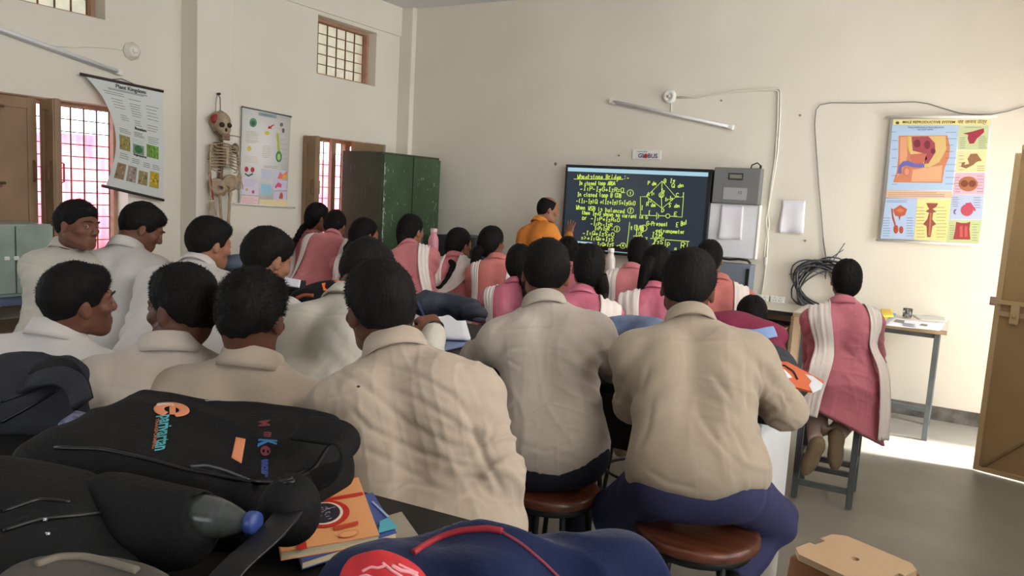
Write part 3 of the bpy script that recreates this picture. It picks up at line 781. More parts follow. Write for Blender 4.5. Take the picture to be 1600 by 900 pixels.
    if dup:
        for i, d_ in enumerate(dup):
            pts = [dep(*p[1:]) if p[0] == 'p' else tp(*p) for p in d_['pts']]
            ribbon(bvh, pts, d_.get('w', .09), d_.get('free'), pleats=d_.get('pl', 3), seed=seed+i, off=d_.get('off', .007), amp=d_.get('amp', .004)).build('dupatta', d_.get('m', M_dup), root, base)
    # ---------------- trousers, shoes
    if legs:
        V = Vol(); tm = trou or (M_salwar if girl else M_navyd); rt = 1.25 if girl else 1.0
        V.ell(PV-T*.02, V3(.158*body_w, .115*body_w, .110)*s*gs, B, k=.05)
        for i, e in enumerate((-1, 1)):
            hip = PV+Tr*e*.085*s-T*.02; V.cone(hip, kn[i], .092*s, .068*s*rt, k=.05); V.cone(kn[i], an[i]+V3(0,0,.01), .064*s*rt, .05*s, k=.03)
            V.plane(an[i], unit(an[i]-kn[i]), k=.004, fn=(lambda P_, w=an[i]: np.where(np.linalg.norm(P_-w, axis=-1) < .09, 0., -1.)))
        def dt(P_, n_):
            d = np.zeros(len(P_))
            for i in range(2):
                m = np.exp(-(np.linalg.norm(P_-kn[i], axis=1)/.11)**2); d += .006*m*np.sin(((P_-kn[i]) @ unit(T+f0))*80+wob(P_, 20, seed)*1.5)
                hip = PV+Tr*(-1, 1)[i]*.1; m = np.exp(-(np.linalg.norm(P_-hip-f0*.08, axis=1)/.12)**2); d += .005*m*np.sin(((P_-hip) @ f0)*75+wob(P_, 18, seed+1)*1.5)
            return d
        volobj('salwar' if girl else 'trousers', V, res*1.1, tm, root, base, 1, dt)
        if shoes:
            for i in range(2):
                W_ = Vol(); a = an[i]; ff = shoes[i] if isinstance(shoes, (list, tuple)) else f0
                up = V3(0,0,1) if abs(ff[2]) < .7 else f0
                up = unit(up-ff*(up @ ff)); rr = np.cross(ff, up); Mx_ = np.stack([rr, ff, up], 1)
                W_.ell(a-up*.035+ff*.085, V3(.044, .105, .032)*s, Mx_, k=.02); W_.ell(a-up*.03-ff*.01, V3(.038, .055, .042)*s, Mx_, k=.03); W_.cone(a+up*.01, a-up*.02, .040*s, k=.02)
                W_.plane(a-up*.062, -up, k=.004)
                volobj('shoe', W_, .007, M_sole if girl else M_shoeb, root, base)
    PEOPLE[key] = dict(root=root, PV=PV, C7=C7, B=B, Hc=Hc, Hm=Hm, kn=kn, an=an, base=base, wL=wL, wR=wR, tp=tp, f0=f0, eL=eL, eR=eR)
    return root
# ================================================================ who sits where
GB = 'boys in white shirts'; GG = 'girls in pink kurtas with white dupattas'
def boy(key, label, **k): return person(key, label, group=GB, **k)
def girl(key, label, **k): return person(key, label, group=GG, sex='f', hair='girl', s=k.pop('s', .95), **k)

boy('C', 'boy in cream shirt with ink spot, back against the book table, face turned left', s=1.05, head=(592,482,2.00), hyaw=-66, hdown=6, hroll=-6, neck=(614,546,1.92), tyaw=-36, pelvis=(676,850,1.82), shd=(.0,-.045),
    lel=(500,700,1.98), lwr=(530,650,2.2), rel=(780,748,1.82), rwr=(770,690,2.08), skin=1, shirt=SHIRTS[0], res=.006, sh_w=.160, wr_amp=1.35, strn=4200, headres=.005, hem=.13, body_w=1.12, spot=(560,604), folds=[([(737.7, 656.7), (707.8, 618.3), (652.4, 586.4), (584.1, 566.3)], 5, 0.005), ([(744.1, 682.3), (707.8, 658.9), (652.4, 624.7), (579.9, 597.0)], 6, 0.006), ([(752.6, 703.6), (707.8, 697.2), (635.3, 661.0), (567.1, 601.3), (515.9, 575.7)], 6, 0.006), ([(763.2, 729.2), (724.9, 729.2), (652.4, 705.8), (575.6, 669.5), (541.5, 631.1)], 5, 0.005), ([(776.0, 754.8), (733.4, 744.1), (682.2, 761.2), (639.6, 754.8), (588.4, 756.9)], 4, 0.005), ([(729.1, 643.9), (744.1, 686.6), (763.2, 729.2), (788.8, 771.9)], 6, 0.009), ([(707.8, 771.9), (669.4, 754.8), (609.7, 720.7), (554.3, 695.1)], 6, 0.004), ([(520.2, 584.2), (533.0, 626.9), (494.6, 656.7)], 5, 0.004), ([(776.0, 656.7), (763.2, 686.6), (780.3, 716.4)], 4, 0.004), ([(763.2, 788.9), (741.9, 771.9), (707.8, 788.9)], 4, 0.004)])
boy('M', 'boy in white shirt seen from behind, elbows spread wide, on stool at middle table', head=(853,428,2.68), hyaw=-25, hdown=4, hroll=2, neck=(850,477,2.58), tyaw=-28, pelvis=(866,702,2.46),
    lel=(744,560,2.72), lwr=(790,556,2.92), rel=(962,580,2.72), rwr=(948,550,2.98), skin=2, shirt=SHIRTS[1], res=.0065, wr_amp=.8, strn=3000, headres=.0055, body_w=.90, hem=.085, sh_w=.158, folds=[([(765, 560), (800, 545), (830, 540)], 4, 0.004), ([(790, 560), (815, 575)], 3, 0.003), ([(925, 560), (905, 600), (925, 680)], 5, 0.004), ([(800, 690), (850, 705), (915, 690)], 4, 0.003), ([(770, 520), (790, 500), (820, 490)], 4, 0.003)])
boy('R', 'boy in beige shirt and navy trousers on front stool, right elbow jutting out', head=(1075,450,2.40), hyaw=-14, hdown=5, hroll=3, neck=(1080,500,2.28), tyaw=-22, pelvis=(1088,742,2.10),
    lel=(990,630,2.36), lwr=(1020,590,2.65), rel=(1226,640,2.26), rwr=(1205,596,2.56), skin=1, shirt=SHIRTS[2], trou=M_navy, res=.006, wr_amp=1.1, strn=3600, headres=.005,
    knees=(dep(960,800,2.42), dep(1208,812,2.30)), ankles=(dep(985,960,2.5), dep(1150,905,2.22)), hem=.075, sh_w=.165, body_w=.98, folds=[([(1163.3, 554.4), (1165.8, 601.3), (1169.2, 648.2)], 4, 0.006), ([(1113.8, 584.2), (1143.7, 626.9), (1154.3, 678.0)], 5, 0.005), ([(1135.1, 622.6), (1141.5, 665.3), (1169.2, 720.7)], 4, 0.005), ([(1088.2, 639.7), (1122.3, 695.1), (1160.7, 729.2)], 5, 0.004), ([(992.3, 712.2), (1011.5, 673.8), (1020.0, 618.3)], 5, 0.004), ([(1182.0, 562.9), (1192.7, 601.3), (1184.2, 639.7)], 4, 0.005), ([(1216.2, 622.6), (1224.7, 639.7), (1199.1, 661.0)], 3, 0.004), ([(1002.9, 729.2), (1045.6, 754.8), (1088.2, 763.3)], 4, 0.003), ([(1015.7, 567.2), (1002.9, 609.8), (981.6, 626.9)], 4, 0.004)])
boy('B3', 'spiky-haired boy in cream shirt behind the black backpack, right ear showing', s=1.10, head=(394,496,2.16), hyaw=-24, hdown=8, hroll=2, neck=(384,572,2.10), tyaw=-32, lean=2, side=4, skin=1, slen=.019, shirt=SHIRTS[0], res=.007, strn=5200, headres=.005)
boy('B2', 'boy in white shirt with his face turned left, behind the backpack', s=1.06, head=(284,482,2.24), hyaw=-98, hdown=6, neck=(266,548,2.16), tyaw=-58, lean=2, side=4, skin=1, shirt=SHIRTS[1], res=.007, strn=4200, headres=.005)
boy('B1', 'boy in white shirt in profile facing right, behind the grey school bag', s=1.05, head=(124,472,2.46), hyaw=10, hdown=-2, hroll=4, neck=(72,524,2.40), tyaw=-26, lean=4, side=4, skin=4, shirt=SHIRTS[3], res=.007, strn=4200, headres=.0048, eyes=True)
boy('B8', 'boy in white shirt bent over an open notebook, writing, mostly behind another head', head=(572,432,2.56), hyaw=-14, hdown=32, neck=(532,466,2.46), tyaw=-8, pelvis=(470,640,2.30), lel=(462,600,2.36), lwr=(560,560,2.6),
    rel=(664,590,2.44), rwr=(679,516,2.60), rh=dict(d=dep(656,482,2.72)-dep(679,516,2.60), n=V3(-.6,.5,-.5), curl=58), skin=2, shirt=SHIRTS[4], res=.007, strn=2600, headres=.005)
boy('B7', 'boy in white shirt with long fringe, head bowed towards white pages', head=(418,406,2.95), hyaw=4, hdown=20, neck=(388,444,2.88), tyaw=-18, lean=28, lel=(330,560,2.8), skin=3, shirt=SHIRTS[3], strn=2200)
boy('B4', 'boy in white shirt leaning on left elbow below the hanging skeleton', head=(328,382,3.50), hyaw=8, hdown=10, neck=(302,410,3.42), tyaw=-24, lean=34, lel=(212,525,3.30), lwr=(262,500,3.5), skin=3, shirt=SHIRTS[3], strn=2200)
boy('B5', 'boy in white shirt looking down, below the hanging chart', head=(222,357,3.70), hyaw=24, hdown=26, neck=(188,386,3.60), tyaw=-26, lean=12, skin=4, shirt=SHIRTS[3], strn=2000, headres=.005, eyes=True)
boy('B6', 'boy in white shirt turning to look over his shoulder, beside the barred window', head=(122,353,3.50), hyaw=73, hdown=2, hroll=-4, neck=(96,388,3.52), tyaw=-24, lean=7, side=3, s=.96, sh_w=.140, lel=(88,505,3.55), body_w=.9, skin=4, shirt=SHIRTS[4], strn=2200, headres=.0045, eyes=CPOS-dep(122,353,3.5))

def DR_(w=.085, **k): return dict(pts=[(.085,.13,-.14), (.095,.055,.01), (.105,-.10,-.10), (.105,-.13,-.28), (.11,-.13,-.50)], w=w, **k)
def DL_(w=.085, **k): return dict(pts=[(-.085,.13,-.14), (-.095,.055,.01), (-.105,-.10,-.10), (-.105,-.13,-.28), (-.11,-.13,-.50)], w=w, **k)
girl('G1', 'girl in pink kurta in profile facing right, farthest left by the window shutter', head=(498,340,6.1), hyaw=22, hdown=2, neck=(485,365,6.08), tyaw=-6, lean=8, skin=3, shirt=PINKS[0],
     braid=[dict(pts=[('h',0,-.085,-.05), ('h',-.02,-.13,-.10), (-.06,-.09,-.06), (-.09,-.13,-.2)], r=(.026,.016))], dup=[DL_(), dict(pts=[(.02,.12,-.02), (.09,.04,0), (.08,-.08,-.06)], w=.05)])
girl('G2', 'girl in pink kurta leaning over, back of head only, left of the green cupboard', head=(524,353,5.88), hyaw=-22, hdown=34, neck=(519,366,5.72), tyaw=-30, pelvis=(490,458,5.5), skin=2, shirt=PINKS[0], lel=(470,440,5.6),
     body_w=1.08, dup=[dict(pts=[(.10,.12,-.12), (.13,.04,0), (.15,-.08,-.12), (.165,-.10,-.30), (.17,-.08,-.5)], w=.075), dict(pts=[(-.10,.12,-.10), (-.13,.03,-.0), (-.165,-.07,-.14), (-.19,-.06,-.30), (-.24,-.05,-.46), (-.28,-.04,-.55)], w=.06)])
girl('G3', 'dark-haired girl in profile in front of the green cupboard door', head=(571,367,5.30), hyaw=20, hdown=6, neck=(560,394,5.24), tyaw=-16, lean=14, skin=3, shirt=PINKS[1], dup=[DL_()],
     braid=[dict(pts=[('h',0,-.085,-.05), ('h',-.02,-.12,-.11), (-.03,-.09,-.1), (-.04,-.12,-.3)], r=(.028,.014))])
girl('G4', 'girl in pink kurta with dupatta down her right back, beside the pink bottle', head=(643,361,5.30), hyaw=4, hdown=4, neck=(636,382,5.2), tyaw=-30, pelvis=(645,476,5.05), skin=3, shirt=PINKS[0],
     dup=[dict(pts=[(.09,.13,-.14), (.11,.055,.0), (.125,-.10,-.12), (.13,-.13,-.28), (.135,-.13,-.50)], w=.075), dict(pts=[(-.10,.12,-.10), (-.14,.03,-.02), (-.18,-.05,-.10), (-.20,-.03,-.25)], w=.05)], braid=[dict(pts=[('h',0,-.09,-.04), ('h',.01,-.10,-.09), ('h',.02,-.08,-.12)], r=(.045,.03), plait=False)])
girl('G5', 'girl with long thin plait over a crossed white dupatta', head=(718,382,5.40), hyaw=14, hdown=3, neck=(709,402,5.3), tyaw=-24, lean=12, skin=3, shirt=PINKS[0],
     braid=[dict(pts=[('h',0,-.09,-.05), ('h',.0,-.10,-.12), (.02,-.075,-.06), (-.01,-.115,-.16), (-.05,-.14,-.23), (-.09,-.145,-.225)], r=(.026,.008))],
     dup=[dict(pts=[(-.08,.12,-.12), (-.10,.05,.01), (-.13,-.09,-.10), (-.11,-.13,-.26), (-.09,-.14,-.42), (-.09,-.14,-.55)], w=[.12,.12,.12,.10,.08,.08]),
          dict(pts=[(.08,.12,-.10), (.10,.05,.01), (.08,-.10,-.09), (.0,-.13,-.2), (-.07,-.145,-.27), (-.11,-.14,-.40), (-.14,-.14,-.55)], w=[.12,.13,.12,.10,.08,.09,.10], off=.012)])
girl('G6', 'girl in pink kurta with low thick ponytail, left of the teacher', head=(769,380,5.20), hyaw=6, hdown=2, neck=(776,405,5.1), tyaw=-28, lean=10, skin=2, shirt=PINKS[2],
     braid=[dict(pts=[('h',-.01,-.095,-.04), ('h',-.03,-.125,-.07), ('h',-.035,-.125,-.115), ('h',-.035,-.115,-.165)], r=(.036,.040), plait=False)], dup=[DR_(.05), dict(pts=[(-.10,.12,-.10), (-.13,.03,-.0), (-.15,-.09,-.12), (-.17,-.10,-.28), (-.19,-.10,-.5)], w=.055)])
girl('G7', 'girl in shiny pink kurta and grey-white dupatta half hidden by a white-shirted boy', head=(812,412,4.50), hyaw=-22, hdown=8, neck=(806,444,4.38), tyaw=-28, lean=22, skin=2, shirt=M_satin,
     braid=[dict(pts=[('h',.03,-.08,-.06), (.07,-.075,-.04), (.075,-.115,-.14), (.075,-.14,-.34)], r=(.032,.018))], dup=[dict(pts=[(-.10,.12,-.10), (-.13,.03,-.0), (-.16,-.08,-.12), (-.175,-.10,-.28), (-.18,-.10,-.5)], w=.06)])
girl('G8', 'girl nearest the teacher, only her dark head showing below his elbow', head=(887,394,5.55), hyaw=-26, hdown=4, neck=(884,415,5.46), tyaw=-26, lean=12, skin=2, shirt=PINKS[1], dup=[DL_()])
girl('G9', 'girl in shiny pink kurta with side plait, in front of the white bottle', head=(919,419,3.72), hyaw=-30, hdown=4, hroll=2, neck=(909,459,3.60), tyaw=-26, lean=22, skin=3, shirt=M_satin,
     braid=[dict(pts=[('h',.055,-.07,-.03), ('h',.075,-.06,-.08), ('h',.085,-.05,-.13), (.10,.0,-.03), (.11,.05,-.10)], r=(.034,.014), plait=False)], dup=[dict(pts=[(.09,.12,-.12), (.13,.03,-.005), (.15,-.09,-.10), (.155,-.12,-.28), (.155,-.12,-.48)], w=.11)])
girl('G10', 'girl in pink kurta right under the screen, white dupatta on left shoulder', head=(998,397,5.32), hyaw=-18, hdown=4, neck=(987,420,5.20), tyaw=-20, lean=10, skin=2, shirt=PINKS[0], dup=[dict(pts=[(-.10,.12,-.10), (-.12,.03,.005), (-.15,-.08,-.10), (-.17,-.10,-.28), (-.18,-.10,-.5)], w=.09)])
girl('G11', 'girl in shiny pink kurta with long loose ponytail, grey dupatta edge on left shoulder', head=(1026,416,4.12), hyaw=-20, hdown=2, neck=(1022,452,4.0), tyaw=-20, lean=22, skin=2, shirt=M_satin,
     braid=[dict(pts=[('h',-.035,-.09,.03), ('h',-.055,-.135,-.01), ('h',-.07,-.135,-.09), ('h',-.07,-.115,-.17), ('h',-.068,-.11,-.22)], r=(.038,.022), plait=False)], dup=[dict(pts=[(-.10,.12,-.10), (-.12,.03,.0), (-.14,-.09,-.10), (-.14,-.12,-.28), (-.14,-.12,-.48)], w=.12)])
girl('G12', 'girl in salmon pink kurta beside the grey wall box, dupatta on right shoulder', head=(1108,405,4.60), hyaw=-8, hdown=6, neck=(1124,438,4.48), tyaw=-22, lean=16, skin=2, shirt=PINKS[2], sh_w=.16, body_w=1.1,
     braid=[dict(pts=[('h',.01,-.10,-.02), ('h',.02,-.115,-.07), ('h',.025,-.10,-.12)], r=(.04,.03), plait=False)], dup=[dict(pts=[(.09,.12,-.12), (.12,.03,-.0), (.13,-.10,-.10), (.145,-.12,-.28), (.155,-.12,-.48)], w=.09)])
girl('G13', 'girl bending low behind the maroon jacket, only the top of her head showing', head=(1174,497,4.05), hyaw=-18, hdown=22, neck=(1163,528,3.95), tyaw=-20, lean=42, skin=3, shirt=PINKS[0])
pg = dep(1312,604,4.12)
girl('GR', 'girl in long rose kurta alone on the tall metal stool by the wall table', head=(1322,438,4.20), hyaw=-14, hdown=3, neck=(1318,474,4.10), tyaw=-14, pelvis=(1312,604,4.12), skin=3, shirt=mat('rose_kurta', s2l(196,112,126), .75, sheen=.2, var=.07, vscale=6, bump=.25, bscale=20, bstretch=(1,1,2.2)), res=.0075, sh_w=.155, body_w=1.08,
     lel=(1268,585,4.36), lwr=(1290,560,4.6), rel=(1370,580,4.36), rwr=(1350,550,4.6), kurta=[(pg, dep(1352,710,4.03), .165, .10, .55), (pg, dep(1316,690,4.03), .165, .10, .55), (pg+V3(0,.05,0), dep(1290,660,4.06), .15, .085, .6)], kcut=(dep(1325,668,4.05), -CU-CR*.55),
     knees=(pg+V3(-.16,.33,-.10), pg+V3(.10,.36,-.10)), ankles=(dep(1276,694,4.12), dep(1306,682,4.14)), shoes=(unit(V3(-.28,.10,-.9)), unit(V3(.02,.15,-.95))),
     dup=[dict(pts=[(-.09,.12,-.12), (-.11,.03,.0), (-.125,-.09,-.10), ('p',1284,560,3.99), ('p',1272,610,3.98), ('p',1264,650,3.97)], free=[3,4,5], w=[.10,.11,.12,.11,.09,.08], pl=4, amp=.006),
          dict(pts=[(.11,.12,-.10), (.135,.03,-.01), (.165,-.07,-.12), ('p',1380,560,3.97), ('p',1384,630,3.96), ('p',1381,688,3.96)], free=[3,4,5], w=[.07,.07,.065,.07,.085,.09], pl=3, amp=.006)])
wt = ony(889,367,6.75)
person('T', 'teacher in orange kurta, balding, one palm raised against the lit screen', head=(857,328,7.02), hyaw=46, hdown=10, neck=(838,346,6.98), tyaw=22, pelvis=(826,432,6.9), hair='bald', group=None, skin=3, shirt=M_orange, trou=M_grey, standing=True,
       body_w=1.22, rel=tuple((884,398,6.95)), rwr=wt, rh=dict(d=V3(.10,.10,1), n=V3(.1,1,0), curl=4, spread=.16), res=.008, headres=.006, lel=(818,392,7.1), lwr=(840,400,7.3), hem=.25, eyes=False)
# ================================================================ tables, stools, cupboards
M_top = mat('black_laminate', (.013,.012,.011), .45, spec=.25, var=.3, vscale=5, bump=.04, bscale=30)
M_topw = mat('worn_grey_top', s2l(150,140,126), .5, var=.2, vscale=5)
M_tbl = mat('table_carcass', s2l(44,34,30), .6, var=.2, vscale=6)
M_wpan = mat('white_panel', s2l(232,234,236), .5, var=.04, vscale=4)
M_stool = mat('stool_wood', s2l(94,50,32), .42, var=.45, vscale=5, wood=(1.2,9,9), bump=.05, bscale=40, coat=.25)
M_iron = mat('dark_iron', (.02,.019,.018), .5, metal=.3)
M_greyiron = mat('grey_iron', s2l(104,110,112), .5, metal=.2, var=.15, vscale=10)
M_plyedge = mat('ply_edge', s2l(186,160,128), .6, var=.15, vscale=8, wood=(1,12,12))
M_lam = mat('cream_laminate', s2l(214,204,188), .4, var=.05, vscale=3)
M_green = mat('green_enamel', s2l(62,84,58), .42, var=.25, vscale=4, bump=.04, bscale=20)
M_greend = mat('dark_green_enamel', s2l(60,68,48), .5, var=.25, vscale=4)
M_scr = mat('scraped_paint', s2l(186,196,180), .7)
TZ = .85; TF = .83
def lab_table(label, x0, x1, y0, y1, z, endpanel=True, top=M_top, name='lab_table', rot=0):
    t = thing(name, label, 'table', ((x0+x1)/2, (y0+y1)/2, FZ)); b = tuple(t.location)
    MB().box((x0, y0, z-.035), (x1, y1, z), .006).build('tabletop', top, t, b)
    if endpanel: MB().box((x1-.09, y0+.05, FZ), (x1-.055, y1-.05, z-.036), .003).build('end_panel', M_wpan, t, b)
    MB().box((x0+.05, y0+.05, FZ), (x0+.085, y1-.05, z-.036), .003).build('end_panel', M_tbl, t, b)
    n = max(1, int((x1-x0)/1.5))
    MB().box((x0+.086, y1-.10, z-.42), (x1-.091, y1-.07, z-.036)).build('modesty_panel', M_tbl, t, b)
    MB().box((x0+.086, y0+.06, z-.10), (x1-.091, y0+.085, z-.036)).build('apron', M_tbl, t, b)
    for i in range(1, n+1):
        x = x0+(x1-x0)*i/(n+1); MB().box((x-.02, y0+.087, FZ), (x+.02, y1-.11, z-.037), .003).build('support', M_tbl, t, b)
    t.rotation_euler = (0, 0, math.radians(rot)); return t
lab_table('black-topped bench in the foreground, strewn with school bags and books', -3.9, -.42, .36, 1.155, TF, rot=5)
lab_table('long dark bench across the middle with a white end panel', -4.2, -.44, 2.46, 3.12, TZ)
lab_table('dark bench at the back carrying the pink and white bottles', -4.9, -1.75, 5.62, 6.0, .84, name='lab_table')

# wooden-seat stools: one is built, the others are copies
def make_stool(label, loc, z, d, group):
    t = thing('wooden_stool', label, 'stool', (loc[0], loc[1], FZ), group); h = z-FZ; r = d/2
    mb = MB(); mb.lathe([(0.001, h-.032), (r-.008, h-.032), (r, h-.026), (r, h-.008), (r-.006, h-.001), (r-.02, h), (.001, h)], (0,0,0), 40); mb.build('seat', M_stool, t)
    mb = MB(); mb.lathe([(r-.035, h-.055), (r-.02, h-.055), (r-.02, h-.033), (r-.035, h-.033)], (0,0,0), 32, capped=False); mb.build('seat_ring', M_iron, t)
    for k in range(4):
        a = math.radians(45+90*k); c, s = math.cos(a), math.sin(a); m = MB(); m.tube([(c*(r-.03), s*(r-.03), h-.05), (c*(r+.03), s*(r+.03), .0)], .011, 8); m.build('leg', M_iron, t)
    mb = MB(); mb.tube([((r+.008)*math.cos(q), (r+.008)*math.sin(q), .26) for q in np.linspace(0, 2*math.pi, 28)[:-1]], .008, 6, closed=True); mb.build('foot_ring', M_iron, t)
    return t
SG = 'round wooden stools'
def under(key, dz=.135): p = PEOPLE[key]; return p['PV'], p['PV'][2]-dz
pv, _ = under('R'); c = dep(1090,822,2.16); make_stool('round wooden stool in front, under the boy in navy trousers', (c[0], c[1]), c[2], .345, SG)
c = dep(862,757,2.50); st = make_stool('round wooden stool under the boy with elbows spread wide', (c[0], c[1]), c[2], .315, SG)
seat_lab = {'C': 'wooden stool under the boy with the ink-spotted shirt', 'B1': 'wooden stool under the boy in profile behind the grey bag', 'B2': 'wooden stool under the boy whose face is turned left', 'B3': 'wooden stool under the spiky-haired boy',
 'B4': 'wooden stool under the boy leaning on his left elbow', 'B5': 'wooden stool under the boy looking down below the chart', 'B6': 'wooden stool under the boy looking over his shoulder', 'B7': 'wooden stool under the boy with the long fringe', 'B8': 'wooden stool under the boy bent over the notebook',
 'G1': 'wooden stool under the girl by the window shutter', 'G2': 'wooden stool under the leaning girl left of the cupboard', 'G3': 'wooden stool under the girl before the green cupboard', 'G4': 'wooden stool under the girl beside the pink bottle', 'G5': 'wooden stool under the girl with the thin plait',
 'G6': 'wooden stool under the girl with the low thick ponytail', 'G7': 'wooden stool under the girl in shiny pink behind the middle boy', 'G8': 'wooden stool under the girl nearest the teacher', 'G9': 'wooden stool under the girl with the side plait', 'G10': 'wooden stool under the girl below the screen',
 'G11': 'wooden stool under the girl with the long loose ponytail', 'G12': 'wooden stool under the girl in salmon pink', 'G13': 'wooden stool under the girl bending behind the maroon jacket'}
st0 = make_stool(seat_lab['C'], (PEOPLE['C']['PV'][0], PEOPLE['C']['PV'][1]), .57, .33, SG)
def seat_height(key): return max(.30, PEOPLE[key]['PV'][2]-.125)
def set_height(o, z):   # same stool, legs as long as needed
    o.scale = (1, 1, (z-FZ)/(.57-FZ))
set_height(st0, seat_height('C'))
for k in seat_lab:
    if k == 'C': continue
    p = PEOPLE[k]['PV']; o = copy_thing(st0, (p[0], p[1], FZ), RNG.uniform(0, 1), seat_lab[k]); set_height(o, seat_height(k))

# tall angle-iron stool of the girl on the right
f1 = onz(1325,797,FZ); f2 = onz(1240,778,FZ); dx = unit(f1-f2); dy = V3(-dx[1], dx[0], 0); W_, D_ = np.linalg.norm(f1-f2), .30
t = thing('metal_stool', 'tall grey angle-iron stool under the girl in the long rose kurta', 'stool', (f1+f2)/2); b = tuple(t.location); hs = PEOPLE['GR']['PV'][2]-.125
for (o, i, j) in ((f1, 0, 0), (f2, 1, 0), (f1, 0, 1), (f2, 1, 1)):
    c = o + dy*D_*j; mb = MB(); mb.obox(c+V3(0,0,(hs-FZ)/2), dx, dy, (0,0,1), (.032, .032, hs-FZ-.02), .003); mb.build('leg', M_greyiron, t, b)
for (a, c, z) in ((f2, f1, .10), (f2+dy*D_, f1+dy*D_, .10), (f1, f1+dy*D_, .21), (f2, f2+dy*D_, .21), (f2+dy*D_*.5, f1+dy*D_*.5, .205)):
    m_ = (a+c)/2+V3(0,0,z); mb = MB(); mb.obox(m_, c-a, np.cross(V3(0,0,1), unit(c-a)), (0,0,1), (np.linalg.norm(c-a), .022, .032), .003); mb.build('rung', M_greyiron, t, b)
cc = (f1+f2)/2+dy*D_/2; mb = MB(); mb.obox(cc+V3(0,0,hs-FZ-.012), dx, dy, (0,0,1), (W_+.07, D_+.07, .025), .006); mb.build('seat', M_stool, t, b)

# wall tables under the charts
t = thing('work_table', 'cream-topped table with grey metal legs against the front wall', 'table', (-.5, 6.5, FZ)); b = tuple(t.location)
x0, x1, y0, y1, z = -1.06, -.03, 6.09, 6.72, .72
mb = MB(); mb.slot(0).box((x0, y0, z-.004), (x1, y1, z)); mb.slot(1).box((x0, y0, z-.034), (x1, y1, z-.0045), .002); mb.build('tabletop', [M_lam, M_plyedge], t, b)
for x in (x0+.08, x1-.06):
    for y in (y0+.08, y1-.08): MB().box((x-.018, y-.018, FZ), (x+.018, y+.018, z-.035), .002).build('leg', M_greyiron, t, b)
for (lo, hi) in (((x0+.08, y0+.07, z-.075), (x1-.06, y0+.09, z-.035)), ((x0+.08, y1-.09, z-.075), (x1-.06, y1-.07, z-.035)), ((x0+.08, y1-.095, FZ+.10), (x1-.06, y1-.07, FZ+.135))): MB().box(lo, hi, .002).build('rail', M_greyiron, t, b)
t = thing('computer_desk', 'wooden computer desk with a keyboard tray below the sockets', 'desk', (-1.6, 6.5, FZ)); b = tuple(t.location)
x0, x1, y0, y1, z = -2.0, -1.08, 6.30, 6.84, .69
mb = MB(); mb.slot(0).box((x0, y0, z-.003), (x1, y1, z)); mb.slot(1).box((x0, y0, z-.03), (x1, y1, z-.0035), .002); mb.build('desktop', [M_lam, M_tbl], t, b)
mb = MB(); mb.slot(0).box((x0+.05, y0-.10, z-.14), (x1-.05, y1-.2, z-.125)); mb.build('keyboard_tray', M_plyedge, t, b)
for x in (x0+.02, x1-.02): MB().box((x-.012, y0+.02, FZ), (x+.012, y1-.02, z-.031)).build('side_panel', M_plyedge, t, b)
MB().box((x0+.033, y1-.06, FZ+.25), (x1-.033, y1-.04, z-.032)).build('back_panel', M_plyedge, t, b)
kb = MB(); kb.box((-1.62, 6.22, z-.124), (-1.18, 6.36, z-.10), .004)
for i in range(14):
    for j in range(4): kb.box((-1.61+i*.0305, 6.228+j*.032, z-.10), (-1.61+i*.0305+.026, 6.228+j*.032+.027, z-.094), .002, 1)
k = kb.build('computer_keyboard', M_black); prop(k, 'black computer keyboard on the desk tray by the sockets', 'keyboard')

# green steel cupboard in the corner
X0, X1, Y0, Y1, Z1 = -5.38, -4.845, 5.765, 6.685, 1.815
t = thing('steel_cupboard', 'tall dark green steel cupboard with scratched paint in the corner', 'cupboard', ((X0+X1)/2, (Y0+Y1)/2, FZ)); b = tuple(t.location)
MB().box((X0, Y0, FZ+.05), (X1-.022, Y1, Z1), .006).build('body', M_greend, t, b)
for yy in ((Y0+.005, (Y0+Y1)/2-.012), ((Y0+Y1)/2+.006, Y1-.005)):
    d = MB().box((X1-.020, yy[0], FZ+.09), (X1, yy[1], Z1-.025), .004).build('door', M_green, t, b)
    sc = MB(); g = random.Random(int(yy[0]*100))
    for _ in range(46):
        y = yy[0]+.02+(yy[1]-yy[0]-.04)*g.random()**(1.8 if yy[0] < 6 else 1); z = FZ+.6+g.random()*1.25; h = .006+.05*g.random()**3; w = .002+.004*g.random()
        sc.obox((X1+.0004, y, z), (0,1,.25*g.random()), (1,0,0), (0,-.2*g.random(),1), (w, .0008, h))
    if yy[0] < 6:
        for _ in range(60):
            z = FZ+.3+g.random()*1.55; sc.obox((X1+.0004, yy[0]+.004+.012*g.random()**2, z), (0,1,0), (1,0,0), (0,0,1), (.004+.010*g.random(), .0008, .01+.07*g.random()))
    sc.build('scratches', M_scr, d, b)
mb = MB(); yc = (Y0+Y1)/2+.07; mb.obox((X1+.014, yc+.06, 1.03), (0,1,0), (1,0,0), (0,0,1), (.17, .018, .022), .004); mb.obox((X1+.012, yc+.10, .96), (0,1,0), (1,0,0), (0,0,1), (.02, .014, .12), .004); mb.build('latch', M_greyiron, t, b)
for i in (0, 1):
    for y in (Y0+.05, Y1-.05): MB().box((X0+.02+i*.43, y-.02, FZ), (X0+.06+i*.43, y+.02, FZ+.05)).build('foot', M_greend, t, b)
sc = MB(); g = random.Random(5)
for _ in range(26): sc.obox((X0+.03+.45*g.random(), Y0-.0004, FZ+.7+1.1*g.random()), (1,0,.3*g.random()), (0,1,0), (0,0,1), (.003, .0008, .02+.08*g.random()**2))
sc.build('scratches', M_greyiron, t, b)

